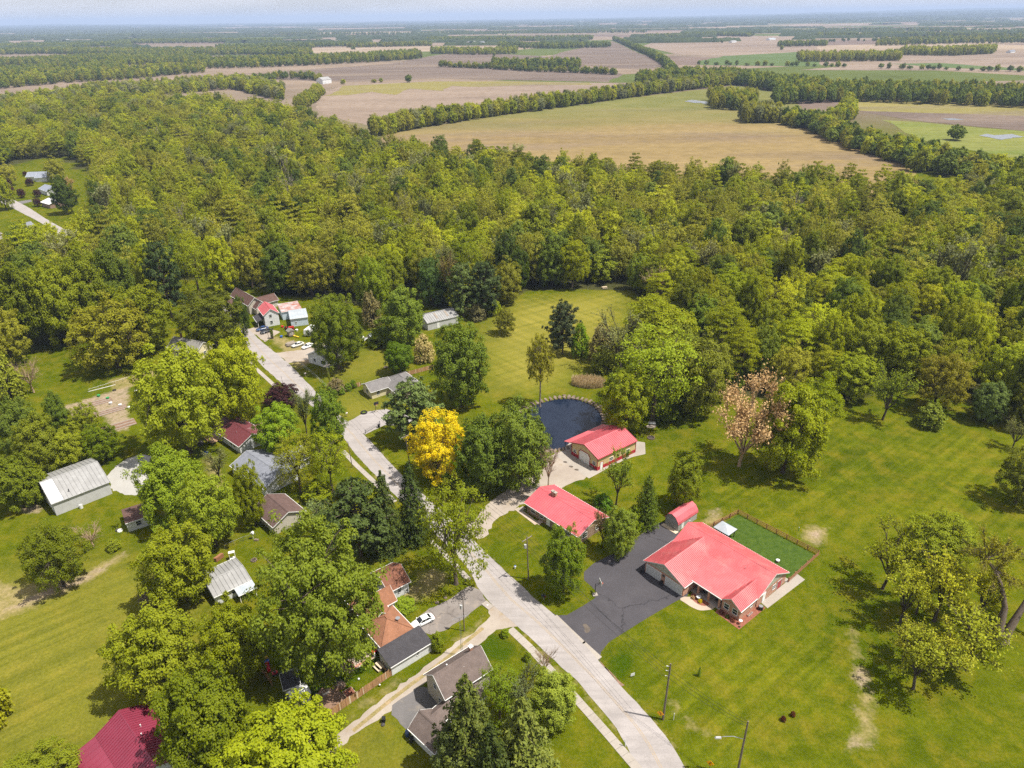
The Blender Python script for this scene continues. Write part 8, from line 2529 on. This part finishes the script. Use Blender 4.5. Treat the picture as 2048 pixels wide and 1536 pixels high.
for i, (x, y, m_, lab) in enumerate(((241, 812, 'plastic_white', 'white tub between the vegetable beds'), (258, 817, 'fabric_white', 'white bag at the end of the vegetable beds'), (222, 808, 'plastic_white', 'white bucket at the upper vegetable bed'), (198, 793, 'plastic_green', 'green tub beside the upper vegetable bed'), (216, 798, 'plastic_green', 'green watering tub in the left garden'), (272, 784, 'fabric_white', 'white sheet bundle under the golden green tree'))):
    small('garden_tub', lab, 'tub', [('body', m_, CYL(.4, 0, .55, 10, r1=.5)), ('rim', m_, CYL(.54, .55, .6, 10))], G(x, y))
small('old_tyre', 'black tyre lying by the garden fence', 'tyre', [('tyre', 'rubber', lambda mb: mb.lathe([(.32, 0), (.55, .03), (.58, .14), (.55, .25), (.32, .22), (.3, .1), (.32, 0)], n=18)), ('hub', 'soil', CYL(.3, 0, .06, 12))], G(229, 781))
small('timber_rail', 'long white timber lying along the garden fence', 'timber', [('beam', 'timber_white', BOX(-4, -.08, .05, 4, .08, .2)), ('block', 'wood_grey', BOX(-.2, -.15, 0, .2, .15, .05))], G(204, 777), rad(36))
small('paddling_pool', 'small blue paddling pool on the lawn below the deck', 'pool', [('rim', 'plastic_blue', lambda mb: mb.lathe([(.8, 0), (.85, .2), (.75, .22), (.7, .05)], n=18)), ('water', 'pond_water', CYL(.69, .03, .12, 18))], G(410, 907))
small('bicycle_heap', 'dark heap of bicycles and bags by the wooden deck', 'heap', [('bags', 'fabric_dark', lambda mb: mb.lathe([(.9, 0), (.8, .5), (.3, .8)], n=9)), ('frames', 'metal_dark', lambda mb: [mb.tube((-.8 + .3 * i, -.6, .2), (-.2 + .3 * i, .7, 1.0), .04, .04, 5) for i in range(5)])], G(402, 888))
small('rubble_heap', 'grey heap of cloth and bags beside the dark-roofed trailer', 'heap', [('bags', 'fabric_white', lambda mb: mb.lathe([(.6, 0), (.55, .3), (.2, .5)], n=9)), ('tarp', 'fabric_dark', BOX(-.9, -.3, 0, -.3, .5, .35))], G(240, 1062))
small('rock', 'pale boulder at the edge of the parking strip', 'rock', [('stone', 'stone_pale', lambda mb: mb.lathe([(.4, 0), (.42, .2), (.2, .4), (.03, .45)], n=8)), ('moss', 'leaf_deep', CYL(.1, .43, .46, 6))], G(874, 1206))
small('rock', 'pale boulder near the road junction', 'rock', [('stone', 'stone_pale', lambda mb: mb.lathe([(.35, 0), (.37, .2), (.2, .35), (.03, .4)], n=8)), ('moss', 'leaf_deep', CYL(.1, .38, .41, 6))], G(891, 1196))
small('water_meter', 'white slab of concrete at the alley corner', 'slab', [('slab', 'concrete', BOX(-1.1, -.7, 0, 1.1, .7, .15)), ('lid', 'trim_grey', BOX(-.2, -.2, .15, .2, .2, .17))], G(975, 1211), rad(-47))
small('roadside_stake', 'dark green stake left of the dirt patch behind the rail fence', 'stake', [('stake', 'plastic_green', CYL(.08, 0, 1.0, 8)), ('cap', 'trim_grey', CYL(.1, 1.0, 1.08, 8))], G(1597, 1062))
for i, px_ in enumerate((cr7(500, 398), cr7(545, 433), cr7(588, 457))):
    sheet('puddle', [(px_[0] - 6, px_[1]), (px_[0], px_[1] - 2), (px_[0] + 6, px_[1] + 1), (px_[0] + 1, px_[1] + 3)], .028, M['mud_wet'], ('left', 'middle', 'right')[i] + ' rusty stain on the barn apron', smooth=2)
# purple-leaved trees at the far houses
for i, (x, y, t_, w_) in enumerate(((16, 378, 357, 15), (22, 390, 372, 14), (42, 396, 376, 16), (58, 372, 356, 16), (74, 394, 378, 16), (74, 413, 395, 16), (50, 352, 342, 10))):
    T('purple', x, y, t_, w_, ('first', 'second', 'third', 'fourth', 'fifth', 'sixth', 'seventh')[i] + ' small purple tree from the left among the far houses', group='purple trees by the far houses')
for i, (x, y, t_, w_, kd) in enumerate(((10, 372, 322, 40, 'olive'), (125, 428, 350, 46, 'deep'), (108, 362, 310, 40, 'olive'), (130, 400, 352, 36, 'rust'), (2, 420, 350, 40, 'lime'), (45, 492, 440, 30, 'lime'), (100, 490, 445, 30, 'lime'), (70, 480, 448, 22, 'olive'))):
    T(kd, x, y, t_, w_, ('tree at the left edge above the purple trees', 'dense dark tree at the end of the white-roofed far house', 'olive tree behind the far blue-grey roof', 'rusty budding tree beside the far houses', 'lime tree at the left edge beside the lane', 'thin lime tree before the far blue house', 'lime tree at the end of the lane', 'small olive tree right of the far blue house')[i])
# ------------------------------------------------------------------ haze: the air itself
def haze():
    mb = MB()
    mb.box(-47000, -4500, -3.0, 47000, 40000, 260.0)
    m = bpy.data.materials.new('haze_air'); m.use_nodes = True
    n, l = m.node_tree.nodes, m.node_tree.links
    n.clear()
    out = n.new('ShaderNodeOutputMaterial')
    v = n.new('ShaderNodeVolumePrincipled')
    v.inputs['Color'].default_value = (0.54, 0.69, 1.0, 1)
    v.inputs['Density'].default_value = HAZE
    v.inputs['Anisotropy'].default_value = 0.0
    l.new(v.outputs['Volume'], out.inputs['Volume'])
    o = mb.build('haze', m)
    o['kind'] = 'stuff'; o['label'] = 'thin blue summer haze over the whole landscape'; o['category'] = 'haze'
HAZE = 0.00007
haze()
